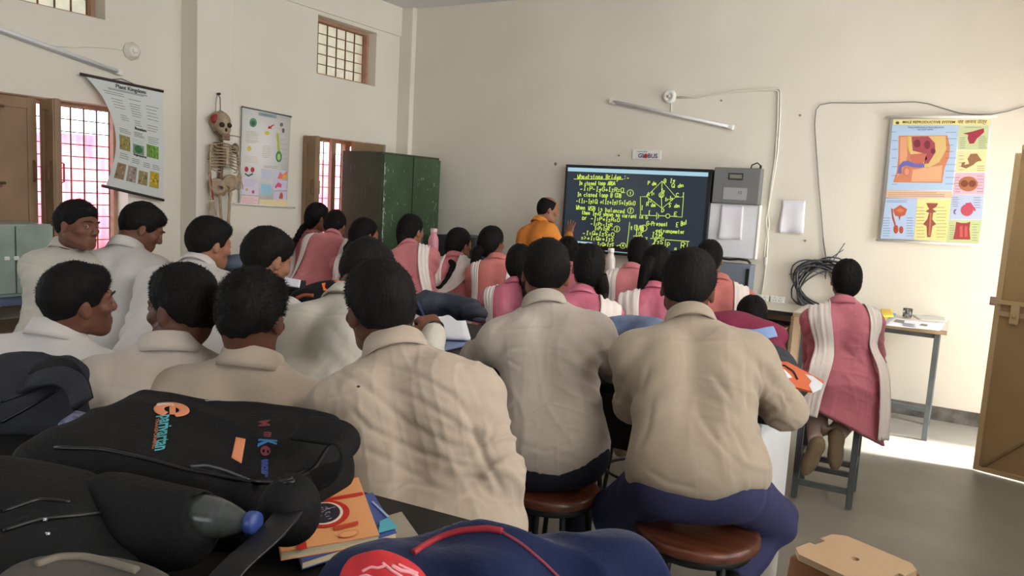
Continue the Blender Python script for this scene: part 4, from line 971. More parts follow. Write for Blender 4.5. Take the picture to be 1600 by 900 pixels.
# low dark cabinet by the front wall
t = thing('low_cabinet', 'low dark slate cabinet between the green cupboard and the screen', 'cabinet', (-4.42, 6.6, FZ)); b = tuple(t.location)
M_slate = mat('slate_paint', s2l(52,58,62), .5, var=.15, vscale=5)
MB().box((-4.68, 6.41, FZ), (-4.19, 6.83, 1.03), .005).build('body', M_slate, t, b)
for x in (-4.67, -4.43): MB().box((x, 6.392, FZ+.05), (x+.232, 6.409, 1.01), .003).build('door', M_slate, t, b)

# pale green instrument cabinet and the side bench it stands on (far left)
t = thing('side_bench', 'bench along the left wall with a blue-grey top and wooden shelf', 'bench', (-5.2, 2.2, FZ)); b = tuple(t.location)
MB().box((-5.53, .9, .635), (-4.98, 3.02, .665), .004).build('benchtop', mat('blue_grey_top', s2l(92,104,134), .4, var=.12), t, b)
MB().box((-5.50, .95, .44), (-5.02, 2.98, .46), .003).build('shelf', M_plyedge, t, b)
for y in (.95, 1.9, 2.93):
    for x in (-5.48, -5.06): MB().box((x, y, FZ), (x+.04, y+.04, .634)).build('leg', M_tbl, t, b)
t = thing('steel_cabinet', 'pale green two-door metal cabinet standing on the left side bench', 'cabinet', (-5.3, 2.55, .666)); b = tuple(t.location)
M_pale = mat('pale_green_enamel', s2l(150,166,154), .35, var=.22, vscale=5, coat=.2)
MB().box((-5.51, 2.31, .666), (-5.122, 2.80, 1.125), .008).build('body', M_pale, t, b)
for yy in ((2.315, 2.562), (2.57, 2.796)): MB().box((-5.12, yy[0], .69), (-5.10, yy[1], 1.115), .004).build('door', M_pale, t, b)
for y in (2.51, 2.565, 2.622): MB().obox((-5.095, y, .915), (0,1,0), (1,0,0), (0,0,1), (.032, .012, .026), .005).build('latch', M_white, t, b)
# ================================================================ things on the front wall
def em(name, c, st=.75): return mat(name, (.01,.01,.01), .5, emit=s2l(*c), estr=st)
def onp(px, py, o, n):
    d = ray(px, py); return CPOS + d*(((np.asarray(o)-CPOS) @ n)/(d @ n))
XA, YA, ZA = V3(1,0,0), V3(0,1,0), V3(0,0,1); NY = V3(0,-1,0)
# ---- interactive screen
SY = 6.768
TL, TR_, BR, BL = ony(882,257,SY), ony(1110.5,264.5,SY), ony(1104,402,SY), ony(879,389,SY)
sx0, sx1 = (TL[0]+BL[0])/2+.0, (TR_[0]+BR[0])/2; sz1 = (TL[2]+TR_[2])/2; sz0 = (BL[2]+BR[2])/2
t = thing('interactive_screen', 'large black-framed smart board showing yellow-green handwriting', 'screen', ((sx0+sx1)/2, 6.82, sz0)); b = tuple(t.location)
MB().box((sx0, SY+.004, sz0), (sx1, 6.85, sz1), .008).build('casing', M_black, t, b)
bz = MB(); w_ = .022
for lo, hi in (((sx0, SY-.006, sz0), (sx1, SY+.003, sz0+.05)), ((sx0, SY-.006, sz1-w_), (sx1, SY+.003, sz1)), ((sx0, SY-.006, sz0+.05), (sx0+w_, SY+.003, sz1-w_)), ((sx1-w_*1.5, SY-.006, sz0+.05), (sx1, SY+.003, sz1-w_))): bz.box(lo, hi, .002)
bz.build('bezel', mat('bezel_gloss', (.014,.015,.018), .25), t, b)
MB().box((sx0+.2, SY-.05, sz0-.03), (sx1-.35, SY+.0, sz0-.006), .006).build('pen_tray', M_black, t, b)
scr = MB().box((sx0+w_, SY-.001, sz0+.05), (sx1-w_*1.5, SY+.0035, sz1-w_)).build('display', mat('lit_display', (.012,.014,.018), .18, emit=s2l(40,49,60), estr=.72), t, b)
sb = MB(); a, c = ony(885,262.5,SY), ony(1106.5,268.5,SY); zz = (a[2]+c[2])/2
sb.box((sx0+w_, SY-.003, sz1-w_-.042), (sx1-w_*1.5, SY-.0015, sz1-w_-.006)); sb.build('status_bar', em('screen_pale_blue', (168,208,222)), scr, b)
for q in ((893,376,925,385), (946,386,984,395.5)):
    a, c = ony(q[0], q[1], SY), ony(q[2], q[3], SY); z_ = (a[2]+c[2])/2
    tb = MB(); tb.slot(0).box((a[0], SY-.003, z_-.020), (c[0], SY-.0015, z_+.020), .0006); tb.slot(1)
    for i in range(6): tb.slot(1 if i % 3 else 2).box((a[0]+(c[0]-a[0])*(i+.3)/6, SY-.0036, z_-.009), (a[0]+(c[0]-a[0])*(i+.75)/6, SY-.0031, z_+.009))
    tb.build('toolbar', [em('screen_pale_blue', (168,208,222)), em('screen_blue', (70,120,200)), em('screen_yellow', (230,190,90))], scr, b)
GL = {}
for ln in """A 00 26 40|12 32
B 00 06 26 35 34 23 03|23 34 31 20 00
C 45 26 05 01 20 41
D 00 06 26 44 42 20 00
E 40 00 06 46|03 33
G 45 26 05 01 20 41 43 23
I 10 30|20 26|16 36
P 00 06 26 45 44 23 03
Q 20 01 05 26 45 41 20|22 50
R 00 06 26 45 44 23 03|23 40
S 45 26 05 04 23 32 31 20 01
W 06 10 23 30 46
a 33 13 01 10 30 33|34 30 41
b 06 00 20 32 33 14 03
c 33 13 02 01 10 30
d 33 13 01 10 30|36 30 40
e 02 32 33 14 03 01 10 31
f 10 15 26 35|03 23
g 33 13 02 11 32|34 2b 1c 0b
h 06 00|03 14 34 30
i 14 11 20|16 15
l 16 11 20
m 04 00|03 14 20|23 34 40
n 04 00|03 14 24 30
o 14 03 01 10 30 31 33 14
p 04 0c|03 14 33 31 10 01
r 04 00|02 14 24
s 33 14 03 32 31 10 00
t 16 11 20|04 24
u 04 01 10 30|34 30
v 04 10 34
w 04 10 22 30 44
x 04 30|00 34
y 04 11|34 1c
1 15 26 20
2 05 16 36 34 00 40
3 06 36 23 32 31 10 00
4 36 02 42|34 30
0 20 01 05 26 45 41 20
- 02 32
+ 02 42|24 20
= 01 31|03 33
/ 00 46
( 26 14 12 20
) 06 14 12 00
> 05 33 01
: 11 12|14 15
, 11 00
. 10 11""".split('\n'):
    ch, rest = ln.split(' ', 1)
    GL[ch] = [[(int(p[0]), -int(p[1], 16)+9 if p[1] in 'abcdef' else int(p[1])) for p in pl.split()] for pl in rest.split('|')]
def hw(lines, hgt, mb, P, r, jit=.25, seed=1):
    """handwritten strokes: lines = (text, x, y, x_end, y_end, height) in crop pixels"""
    g = random.Random(seed)
    for (tx, x0, y0, x1, y1, h) in lines:
        n = max(1, len(tx)); adv = (x1-x0)/n
        for i, ch in enumerate(tx):
            if ch == ' ': continue
            ox, oy = x0+adv*i+g.uniform(-1, 1)*jit*3, y0+(y1-y0)*i/n+g.uniform(-1, 1)*jit*8
            sub = ch.isdigit() and i > 0 and tx[i-1] in 'I'
            k = h/6*(.7 if sub or tx[i-1:i+1] == 'Ig' else 1); kx = adv/5.2*(1.05 if not sub else .8); oy2 = oy+(h*.22 if sub else 0)
            for pl in GL.get(ch, []):
                pts = [(ox+(p[0]+g.uniform(-1, 1)*jit+p[1]*.12)*kx, oy2-(p[1]-3+g.uniform(-1, 1)*jit)*k) for p in pl]
                mb.tube([P(*p) for p in pts], r, 5)
PS = lambda cx, cy: ony(870+cx/5.624, 250+cy/5.624, SY-.004)
hb = MB(); r = .0036
def circ(cx, cy, rr, mb=hb): mb.tube([PS(cx+rr*math.cos(q), cy+rr*math.sin(q)) for q in np.linspace(0, 6.28, 16)[:-1]], r*.8, 5, closed=True)
def lin(*p): hb.tube([PS(*q) for q in p], r*.85, 5)
hw([('Wheatstone Bridge :-', 180,146,640,152,40), ('In closed loop ABDA', 195,203,515,206,34), ('-I1P-IgG+I2R=0', 205,248,590,266,38), ('In closed loop B CDB', 180,302,570,312,36),
    ('-(I1-Ig)Q +(I2+Ig)S+IgG=0', 170,355,692,380,38), ('When WSB is balanced', 168,415,600,450,38), ('then Ig=0 shows no current in G', 220,462,800,502,34), ('or -I1P+I2R=0', 222,506,555,530,34),
    ('-I1P=-I2R', 298,556,490,574,32), ('I1P=I2R -', 330,598,500,608,32), ('-I1Q+I2S=0', 228,638,505,655,34), ('=>+I1Q=+I2S', 212,682,505,700,34), ('I1Q=I2S -', 355,738,545,748,32),
    ('eq(3)/(4)', 652,590,770,600,44), ('I1P', 690,636,760,640,38), ('I1Q', 690,690,760,692,38), ('=', 778,680,805,680,40), ('I2R', 832,655,930,660,42), ('I2S', 846,716,940,722,40),
    ('G-Present', 790,556,980,566,36), ('galvanometer', 868,618,1130,634,34), ('P', 968,752,995,752,50), ('=', 1030,776,1066,776,36), ('R', 1090,752,1130,752,56), ('S', 1092,822,1130,822,54),
    ('P dm', 800,204,875,206,34), ('B Ig', 940,184,1045,178,34), ('Q dm', 1010,226,1115,218,34), ('A', 788,298,820,298,32), ('I1', 830,292,862,292,30), ('D', 920,444,945,444,30), ('C I', 1048,308,1125,304,34),
    ('R dm', 788,388,868,398,34), ('S dm', 984,398,1080,404,34), ('G', 908,308,932,308,28), ('I2', 800,352,840,352,30), ('I', 738,418,760,418,34), ('E', 1030,474,1058,470,34), ('Ig', 920,268,950,268,30), ('I1-Ig', 950,348,1020,330,30), ('I', 800,462,826,462,32), ('E Bat', 1050,570,1150,540,40)], 1, hb, PS, r)
lin((150,167), (585,169)); lin((640,545), (630,650), (614,772)); lin((672,668), (752,664)); lin((822,690), (944,686)); lin((660,735), (745,650)); lin((838,745), (930,640)); lin((1080,786), (1140,790))
lin((955,700), (1165,716)); lin((1148,714), (1142,858), (948,846), (955,700)); lin((565,286), (600,286)); lin((540,750), (560,746))
lin((790,320), (925,185), (1045,325), (925,425), (790,320)); lin((792,322), (735,322), (735,484), (872,490)); lin((878,460), (876,524)); lin((893,472), (892,512)); lin((895,490), (957,492)); lin((993,494), (1100,502), (1113,326), (1045,325)); lin((926,188), (921,288)); lin((919,330), (922,424))
for (cx, cy, rr) in ((645,290,28), (648,445,26), (527,606,26), (581,752,24), (765,598,27), (919,308,22), (975,492,18)): circ(cx, cy, rr)
hw([('1', 640,290,655,290,28), ('2', 642,446,656,446,28), ('3', 521,607,534,607,28), ('4', 574,752,588,752,26)], 1, hb, PS, r)
hb.build('handwriting', em('ink_lime', (206,232,92), .8), scr, b)

# ---- small printed plate above the screen
PY = 6.862
a, c = ony(989,234.5,PY), ony(1032,249,PY); t = thing('wall_plate', 'small white printed plate on the wall above the smart board', 'sign', ((a[0]+c[0])/2, PY, c[2])); b = tuple(t.location)
MB().box((a[0], PY-.004, (c[2]+a[2])/2-.044), (c[0], PY+.007, (c[2]+a[2])/2+.044), .002).build('plate', M_white, t, b)
zc = (c[2]+a[2])/2; xc = (a[0]+c[0])/2; M_nb = mat('print_navy', s2l(34,44,110), .5); M_rd = mat('print_red', s2l(196,40,50), .5)
mb = MB()
for tx, x in (('GL', xc-.048), ('BUS', xc+.062)): mb.raw(*text_mesh(tx, .055, (x, PY-.004, zc-.012), XA, ZA, NY, bold=.0012))
mb.raw(*text_mesh('interactive display', .014, (xc-.045, PY-.004, zc+.028), XA, ZA, NY)); mb.build('lettering', M_nb, t, b)
MB().lathe([(.001,0), (.021,0), (.021,.001), (.001,.001)], (xc-.004, PY-.0055, zc-.012), 20, NY).build('red_dot', M_rd, t, b)

# ---- grey meter box, white board with a paper, grey power unit
MY = 6.75
a, c = ony(1117,261,MY), ony(1184,320,MY); t = thing('meter_box', 'grey wall box with a small display, right of the smart board', 'electrical box', ((a[0]+c[0])/2, 6.85, c[2])); b = tuple(t.location); G_ = mat('grey_box_paint', s2l(122,122,120), .5, metal=.1, var=.05)
MB().box((a[0], MY, c[2]), (c[0], 6.868, a[2]), .005).build('housing', G_, t, b)
p, q = ony(1139,270,MY), ony(1161,281.5,MY); m = MB(); m.slot(0).box((p[0], MY-.006, q[2]), (q[0], MY-.0005, p[2]), .002); m.slot(1).box((p[0]+.012, MY-.008, q[2]+.012), (q[0]-.012, MY-.0055, p[2]-.012)); m.build('display', [mat('dark_rubber', s2l(52,54,48), .5), mat('lcd_grey', s2l(124,124,108), .3)], t, b)
p, q = ony(1131,292.5,MY), ony(1166,313,MY); m = MB(); m.slot(0).box((p[0], MY-.003, q[2]), (q[0], MY-.0005, p[2])); m.slot(1)
m.raw(*text_mesh('12', .035, (q[0]-.06, MY-.0035, (p[2]+q[2])/2+.01), XA, ZA, NY)); m.build('sticker', [mat('silver_sticker', s2l(164,166,168), .4), M_black], t, b)
z1 = a[2]; m = MB(); m.tube([(c[0]-.10, MY+.06, z1), (c[0]-.095, MY+.06, z1+.03), (c[0]-.05, MY+.06, z1+.05), (c[0]-.025, MY+.06, z1+.03), (c[0]-.02, MY+.06, z1-.0)], .006, 6); m.tube([(c[0]-.02, MY+.06, z1), (c[0]-.02, MY+.06, z1+.03)], .010, 8); m.build('cable_loop', M_black, t, b)
WY = 6.80
p, q = ony(1110,321,WY), ony(1176,405,WY); t = thing('white_panel_box', 'white panel below the grey meter box with a crumpled paper on it', 'panel', ((p[0]+q[0])/2, 6.85, q[2])); b = tuple(t.location)
m = MB(); m.box((p[0], WY, q[2]), (q[0]+.01, 6.868, c[2]-.005), .004); m.build('panel', M_wpan, t, b)
MB().box((q[0]+.012, WY-.006, q[2]), (q[0]+.024, 6.868, c[2]-.005), .003).build('edge_strip', M_white, t, b)
def paper(name, label, corners, m, bulge=.012, n=10, Y=None, seed=1, th=.0012, parent=None, cat='paper', out=NY):
    """a sheet hung by its top edge, corners TL TR BR BL as points"""
    TL_, TR2, BR2, BL2 = [np.asarray(k, float) for k in corners]; vs = []; fs = []
    for lay in (0, 1):
        for j in range(n+1):
            for i in range(n+1):
                u, v = i/n, j/n; pnt = (TL_*(1-u)+TR2*u)*(1-v)+(BL2*(1-u)+BR2*u)*v
                d = bulge*(.35*math.sin(u*6+seed)*v+.5*v*v+.35*math.sin(v*7+u*3+seed)*v); vs.append(pnt+out*(d+th*lay))
    L = (n+1)**2
    for j in range(n):
        for i in range(n):
            a_ = j*(n+1)+i; qd = (a_, a_+1, a_+n+2, a_+n+1); fs += [tuple(reversed(qd)), tuple(k+L for k in qd)]
    rim = [i for i in range(n)]+[(n+1)*j+n for j in range(n)]+[(n+1)*n+n-i for i in range(n)]+[(n+1)*(n-j) for j in range(n)]
    for k in range(len(rim)): a_, b_ = rim[k], rim[(k+1) % len(rim)]; fs.append((a_, b_, b_+L, a_+L))
    mb_ = MB(); mb_.raw(vs, fs, True)
    return mb_
M_paper = mat('white_paper', s2l(236,234,240), .8, var=.03, vscale=6)
P4 = lambda y, *px: [ony(*k, y) for k in px]
o = paper('p', '', P4(WY-.004, (1127,320), (1162,322), (1159,375), (1122,373)), M_paper, .022).build('paper_notice', M_paper)
prop(o, 'curled white notice taped to the white panel right of the screen', 'paper')
o = paper('p', '', P4(6.855, (1222.5,312.5), (1259,313.5), (1256,365), (1217,363.5)), M_paper, .03, seed=3).build('paper_notice', M_paper)
prop(o, 'white sheet hanging alone on the bare wall between the cables', 'paper')
UY = 6.66
p, q = ony(1131,411,UY), ony(1170,446,UY); t = thing('power_unit', 'grey box-shaped power unit at the wall under the white panel', 'power unit', ((p[0]+q[0])/2, 6.75, q[2])); b = tuple(t.location)
MB().box((p[0]-.12, UY, q[2]-.06), (q[0], 6.84, p[2]), .006).build('housing', mat('blue_grey_box', s2l(120,128,142), .45, var=.06), t, b)
MB().box((q[0]-.035, UY-.008, q[2]-.04), (q[0]-.006, UY-.0005, p[2]-.03), .003).build('vent_strip', M_black, t, b)
m = MB(); m.tube([ony(x, y, UY+.03) for x, y in ((1128,404), (1140,405.5), (1155,405), (1168,407), (1173,412))], .010, 8); prop(m.build('black_cable', M_black), 'thick black cable lying over the grey power unit', 'cable')

# ---- tube light and its wiring
t = thing('tube_light', 'slanting white tube light on the front wall above the screen', 'light', ony(1050,178,6.85)); b = tuple(t.location)
a, c = ony(953,157.5,6.845), ony(1147,199.5,6.845); d = unit(c-a); n_ = np.cross(d, NY)
m = MB(); m.obox((a+c)/2+V3(0,.01,0), d, NY, n_, (np.linalg.norm(c-a), .026, .034), .006); m.build('batten', mat('batten_white', s2l(206,206,204), .5), t, b)
m = MB(); m.tube([a+d*.05+NY*.026, c-d*.05+NY*.026], .013, 10); m.build('tube', mat('frosted_tube', s2l(224,224,222), .25), t, b)
for e, s_ in ((a, 1), (c, -1)): MB().obox(e+d*s_*.03+V3(0,-.006,0), d, NY, n_, (.055, .05, .042), .008).build('end_cap', M_white, t, b)
t = thing('ceiling_rose', 'round white junction block on the wall above the slanting tube light', 'junction box', ony(1047,151,6.86)); b = tuple(t.location)
cc = ony(1047,151,6.868); m = MB(); m.lathe([(.001,0), (.062,0), (.062,.02), (.048,.035), (.03,.035), (.022,.022), (.001,.022)], cc, 28, NY); m.build('block', M_white, t, b)
m = MB(); m.lathe([(.001,.02), (.014,.02), (.014,.042), (.001,.042)], cc, 16, NY); m.build('boss', mat('cream_plastic', s2l(204,196,180), .5), t, b)
M_cab = mat('ivory_cable', s2l(226,222,208), .5); M_gcab = mat('grey_cable', s2l(84,86,90), .5)
t = thing('white_cable', 'pair of white cables from the junction block down to the socket board', 'cable', ony(1215,200,6.86)); b = tuple(t.location)
for pts in (((1056,151), (1082,151), (1100,150), (1125,146.5), (1160,141), (1216,138.5), (1219.5,141), (1219,180), (1215,240), (1210,270), (1203,312), (1197,345), (1200,372), (1198,402), (1195,430), (1190,462)),
            ((1056,153), (1090,152.5), (1110,148), (1140,144.5), (1180,141.5), (1213,141), (1216,145), (1215,190), (1211,250), (1205,290), (1200,330), (1202,352), (1196,380), (1194,404))):
    m = MB(); m.tube([ony(x, y, 6.86) for x, y in pts], .0065, 6); m.build('strand', M_cab, t, b)
m = MB(); m.tube([ony(1049,158,6.86), ony(1049,177,6.86)], .006, 6); m.build('drop_wire', M_cab, t, b)
m = MB(); m.box(ony(1194,414,6.845), ony(1199.5,402,6.869), .004); m.build('inline_switch', M_white, t, b)
m = MB(); m.tube([ony(x, y, 6.86) for x, y in ((1600,166), (1575,174), (1550,178.5), (1525,179), (1500,177), (1473,169), (1450,162), (1430,159), (1400,160), (1350,161), (1298,160.5), (1281,164), (1275,172), (1273,195), (1276,240), (1279,285), (1283,330), (1287,380), (1292,412), (1300,440))], .0040, 6)
prop(m.build('grey_cable', mat('pale_grey_cable', s2l(126,124,120), .5)), 'thin grey cable looping over the anatomy chart and down the wall', 'cable')
# coil
t = thing('cable_coil', 'tangled coil of grey cable hanging on the wall beside the girl on the tall stool', 'cable', ony(1290,448,6.8)); b = tuple(t.location); g = random.Random(4)
for k in range(13):
    rx, rz = .19+.05*g.random(), .17+.06*g.random(); ox, oz = g.uniform(-.03, .03), g.uniform(-.03, .03); c0 = ony(1286,447,6.84); ph = g.uniform(-.4, .4)
    m = MB(); m.tube([c0+V3(ox+rx*math.cos(q), -.03*g.random()-.01*math.sin(q*2+k), oz+rz*math.sin(q+ph)) for q in np.linspace(0, 6.28, 30)[:-1]], .005+.003*g.random(), 5, closed=True); m.build('turn', M_gcab if k % 3 else M_black, t, b)
for k, pts in enumerate((((1233,429), (1250,425), (1272,424), (1290,430)), ((1262,424), (1264,412), (1268,406)), ((1288,432), (1300,410), (1312,392), (1320,380)), ((1290,436), (1291,405), (1286,372)), ((1264,424), (1285,414), (1300,402), (1318,390)))):
    m = MB(); m.tube([ony(x, y, 6.82) for x, y in pts], .004, 5); m.build('loose_end', M_gcab, t, b)
for i, (x0_, y0_, x1_, y1_, lb) in enumerate(((1180,460,1200,474,'left of the two white socket plates above the computer desk'), (1204,462,1225,475,'right of the two white socket plates above the computer desk'))):
    p, q = ony(x0_, y0_, 6.83), ony(x1_, y1_, 6.83); t = thing('socket_plate', lb, 'socket', ((p[0]+q[0])/2, 6.85, q[2])); b = tuple(t.location)
    MB().box((p[0], 6.835, q[2]), (q[0], 6.869, p[2]), .004).build('plate', M_white, t, b)
    for k in range(2):
        m = MB(); x = p[0]+(q[0]-p[0])*(.3+.4*k)
        for dx_, dz_ in ((0,.016), (-.01,-.008), (.01,-.008)): m.lathe([(.0005,0), (.0035,0), (.0035,.001), (.0005,.001)], (x+dx_, 6.8345, (p[2]+q[2])/2+dz_), 8, NY)
        m.build('socket', M_black, t, b)

# ---- flat prints
def flat_poly(mb, pts, P, lift, N, th=.0006):
    """a printed patch: outline in crop pixels dropped on the sheet"""
    vs = [P(*p)+N*lift for p in pts]; vs2 = [v+N*th for v in vs]; n = len(vs)
    mb.raw(vs+vs2, [tuple(range(n-1, -1, -1)), tuple(range(n, 2*n))]+[(i, (i+1) % n, n+(i+1) % n, n+i) for i in range(n)])
def oval(cx, cy, rx, ry, n=18, a0=0): 
    c, s = math.cos(a0), math.sin(a0); return [(cx+rx*math.cos(q)*c-ry*math.sin(q)*s, cy+rx*math.cos(q)*s+ry*math.sin(q)*c) for q in np.linspace(0, 2*math.pi, n+1)[:-1]]
INK = {}
def ink(*c):
    if c not in INK: INK[c] = mat('print_%d_%d_%d' % c, s2l(*c), .45)
    return INK[c]
class Print:
    """collects coloured patches on one sheet, builds one mesh with a colour per slot"""
    def __init__(s, P, N): s.P = P; s.N = N; s.mb = MB(); s.cols = []; s.k = 0
    def c(s, *col):
        if col not in s.cols: s.cols.append(col)
        s.mb.slot(s.cols.index(col)); return s
    def poly(s, pts, lv=None): s.k += 1; flat_poly(s.mb, pts, s.P, .0016+(.0004*lv if lv is not None else .00004*s.k+.0006), s.N, .0003); return s
    def rect(s, x0, y0, x1, y1, lv=0): return s.poly([(x0, y0), (x1, y0), (x1, y1), (x0, y1)], lv)
    def quad(s, *p, lv=0): return s.poly(list(p), lv)
    def lines(s, x0, y0, x1, y1, n, th=1.6, seed=0, slope=0):
        g_ = random.Random(seed)
        for i in range(n):
            y = y0+(y1-y0)*(i+.5)/n; e = x0+(x1-x0)*g_.uniform(.7, 1); s.poly([(x0, y-th/2), (e, y-th/2+slope*(e-x0)), (e, y+th/2+slope*(e-x0)), (x0, y+th/2)], 3)
        return s
    def text(s, tx, px0, py0, px1, py1, size=None, bold=.0):
        a_, c_ = s.P(px0, py0), s.P(px1, py1); ax = unit(c_-a_); W = np.linalg.norm(c_-a_); up = unit(np.cross(s.N, ax)); w_, f_ = text_mesh(tx, size or .05, (a_+c_)/2+s.N*.0022, ax, up, s.N, bold=bold)
        m0 = (a_+c_)/2+s.N*.0032; l = (w_-m0) @ ax; wd = l.max()-l.min(); w_ = m0+(w_-m0)*(W/wd)
        s.mb.raw(w_, f_); return s
    def build(s, name, parent, base): return s.mb.build(name, [ink(*c) for c in s.cols], parent, base)

# ---- anatomy chart on the front wall
CY_ = 6.835
PP = lambda x, y: ony(1370+x/4.09, 170+y/4.09, CY_)
t = thing('wall_chart', 'colourful anatomy chart with blue and yellow panels on the front wall', 'chart', PP(380,860)); b = tuple(t.location)
paper('s', '', [PP(88,58), PP(738,56), PP(650,868), PP(12,838)], None, 0, 2).build('sheet', mat('chart_paper', s2l(232,230,226), .45), t, b)
for (x0, y0, x1, y1) in ((58,52,770,50), (-5,838,662,872)):
    m = MB(); m.tube([PP(x0,y0)+NY*.004, PP(x1,y1)+NY*.004], .009, 10); m.build('roller', M_white, t, b)
pr_ = Print(PP, NY)
pr_.c(232,218,150).quad((106,68), (728,66), (724,104), (102,104)); pr_.c(176,200,226).quad((100,106), (524,106), (484,522), (64,518)); pr_.c(198,208,158).quad((526,108), (716,106), (708,262), (518,262)); pr_.c(236,220,164).quad((516,266), (706,264), (696,404), (500,408))
pr_.c(222,180,196).quad((500,410), (694,408), (684,548), (484,550)); pr_.c(226,190,162).quad((64,520), (482,526), (478,572), (58,568)); pr_.c(180,200,228).quad((58,572), (258,574), (236,836), (24,830)); pr_.c(234,222,150).quad((260,574), (474,576), (446,846), (238,838)); pr_.c(184,196,222).quad((478,552), (684,550), (672,708), (462,708)); pr_.c(194,204,152).quad((462,710), (672,710), (650,862), (446,850))
pr_.c(206,130,96).poly([(140,172), (450,170), (468,240), (462,310), (432,380), (418,474), (104,470), (128,400), (138,300)], 1)
pr_.c(222,160,122).poly([(150,180), (190,178), (196,290), (180,360), (128,440), (146,360)], 2); pr_.c(226,170,130).poly([(230,390), (420,360), (412,466), (220,466)], 2); pr_.c(214,186,120).poly([(192,176), (440,174), (444,260), (400,340), (330,378), (290,380), (300,330), (220,300), (196,240)], 2)
pr_.c(164,74,84).poly([(222,178), (330,176), (372,220), (374,280), (330,350), (300,352), (318,290), (230,268)], 3); pr_.c(196,110,92).poly([(210,292), (310,282), (322,320), (280,356), (226,346)], 3); pr_.c(120,46,60).poly(oval(258,222,22,26), 4).poly(oval(322,230,20,28), 4).poly(oval(360,270,16,18), 4); pr_.c(222,190,90).poly([(192,178), (206,178), (218,262), (204,272)], 4)
pr_.c(104,104,176).poly([(134,414), (142,364), (170,336), (204,334), (240,350), (304,352), (304,376), (232,374), (186,362), (160,376), (156,414)], 5); pr_.c(196,120,96).poly(oval(190,404,24,32), 4); pr_.c(222,150,120).poly(oval(192,402,14,22), 5)
pr_.c(160,50,68).poly([(550,158), (610,146), (684,124), (686,150), (640,190), (620,222), (592,224), (580,190), (584,166)], 2); pr_.c(150,104,72).poly([(600,288), (640,286), (672,332), (640,338), (614,360), (570,382), (538,370), (544,344), (566,340), (560,358), (590,352), (580,320)], 2); pr_.c(176,110,72).poly(oval(584,480,62,48), 2); pr_.c(128,70,48).poly(oval(560,478,24,22), 3).poly(oval(610,478,24,22), 3)
pr_.c(190,80,100).poly(oval(576,648,40,38), 2).poly([(566,604), (600,598), (634,646), (626,656), (596,626), (580,636)], 3); pr_.c(120,80,140).poly([(512,640), (498,660), (508,678), (490,668), (492,646)], 2); pr_.c(164,66,66).poly([(508,722), (540,730), (576,730), (598,720), (592,770), (598,836), (488,834), (500,780)], 2); pr_.c(196,96,90).poly([(530,750), (548,748), (550,820), (530,820)], 3).poly([(562,750), (578,750), (580,820), (560,820)], 3)
pr_.c(184,98,66).poly([(104,644), (150,614), (194,642), (180,680), (146,690), (118,684)], 2); pr_.c(210,120,84).poly([(122,650), (150,634), (178,650), (150,664)], 3); pr_.c(176,84,60).poly(oval(122,770,16,28), 2).poly(oval(156,774,14,24), 2).poly([(92,636), (102,640), (106,680), (122,740), (114,746), (98,700)], 2).poly([(138,688), (152,688), (146,716)], 2)
pr_.c(150,82,66).poly([(316,602), (392,604), (380,628), (356,640), (382,658), (360,664), (354,706), (380,738), (356,750), (344,820), (322,820), (318,750), (296,738), (322,706), (334,664), (310,656), (336,640), (326,626)], 2); pr_.c(190,120,96).poly([(340,664), (350,664), (342,810), (330,810)], 3)
pr_.c(70,70,90)
for (x0, y0, x1, y1, n, sd) in ((96,120,136,510,7,1), (440,130,510,500,9,2), (560,116,700,122,1,3), (530,180,576,256,6,4), (650,170,706,256,7,14), (524,290,560,400,5,5), (640,360,690,400,3,6), (500,430,540,540,6,7), (640,420,684,540,6,17), (484,560,530,630,6,8), (620,560,672,640,5,18), (60,580,220,600,2,9), (40,690,90,820,8,10), (190,690,236,820,8,20), (252,620,312,830,10,11), (380,620,452,830,10,21), (466,740,500,840,7,12), (610,730,650,850,7,22), (70,530,470,566,3,13)): pr_.lines(x0, y0, x1, y1, n, 2, sd)
pr_.c(60,56,40).text('MALE REPRODUCTIVE SYSTEM', 166,86,500,86, bold=.0006).text('नर जनन तंत्र', 516,85,704,84)
pr_.c(60,70,110).text('MALE REPRODUCTIVE ORGANS', 200,120,428,120).text('(IN SIDE VIEW)', 262,134,360,134); pr_.c(90,80,60).poly(oval(132,90,12,9), 3)
pr_.build('printed_panels', t, b)
# a few screw holes and nails in the plaster
for i, (x, y) in enumerate(((868,256), (967,243), (1127,157), (1250,180), (1258,376))):
    m = MB(); m.lathe([(.001,0), (.009 if i else .016,0), (.006,.006), (.001,.008)], ony(x, y, 6.869), 10, NY); prop(m.build('wall_plug', mat('plug_brown', s2l(140,124,104), .8)), ['old brown wall plug left of the smart board', 'small screw hole above the smart board, left of the printed plate', 'small screw hole below the white cable run', 'small screw hole between the two cable drops', 'small screw hole below the hanging white sheet'][i], 'wall plug')
# ================================================================ things on the left wall
NX = V3(1,0,0)
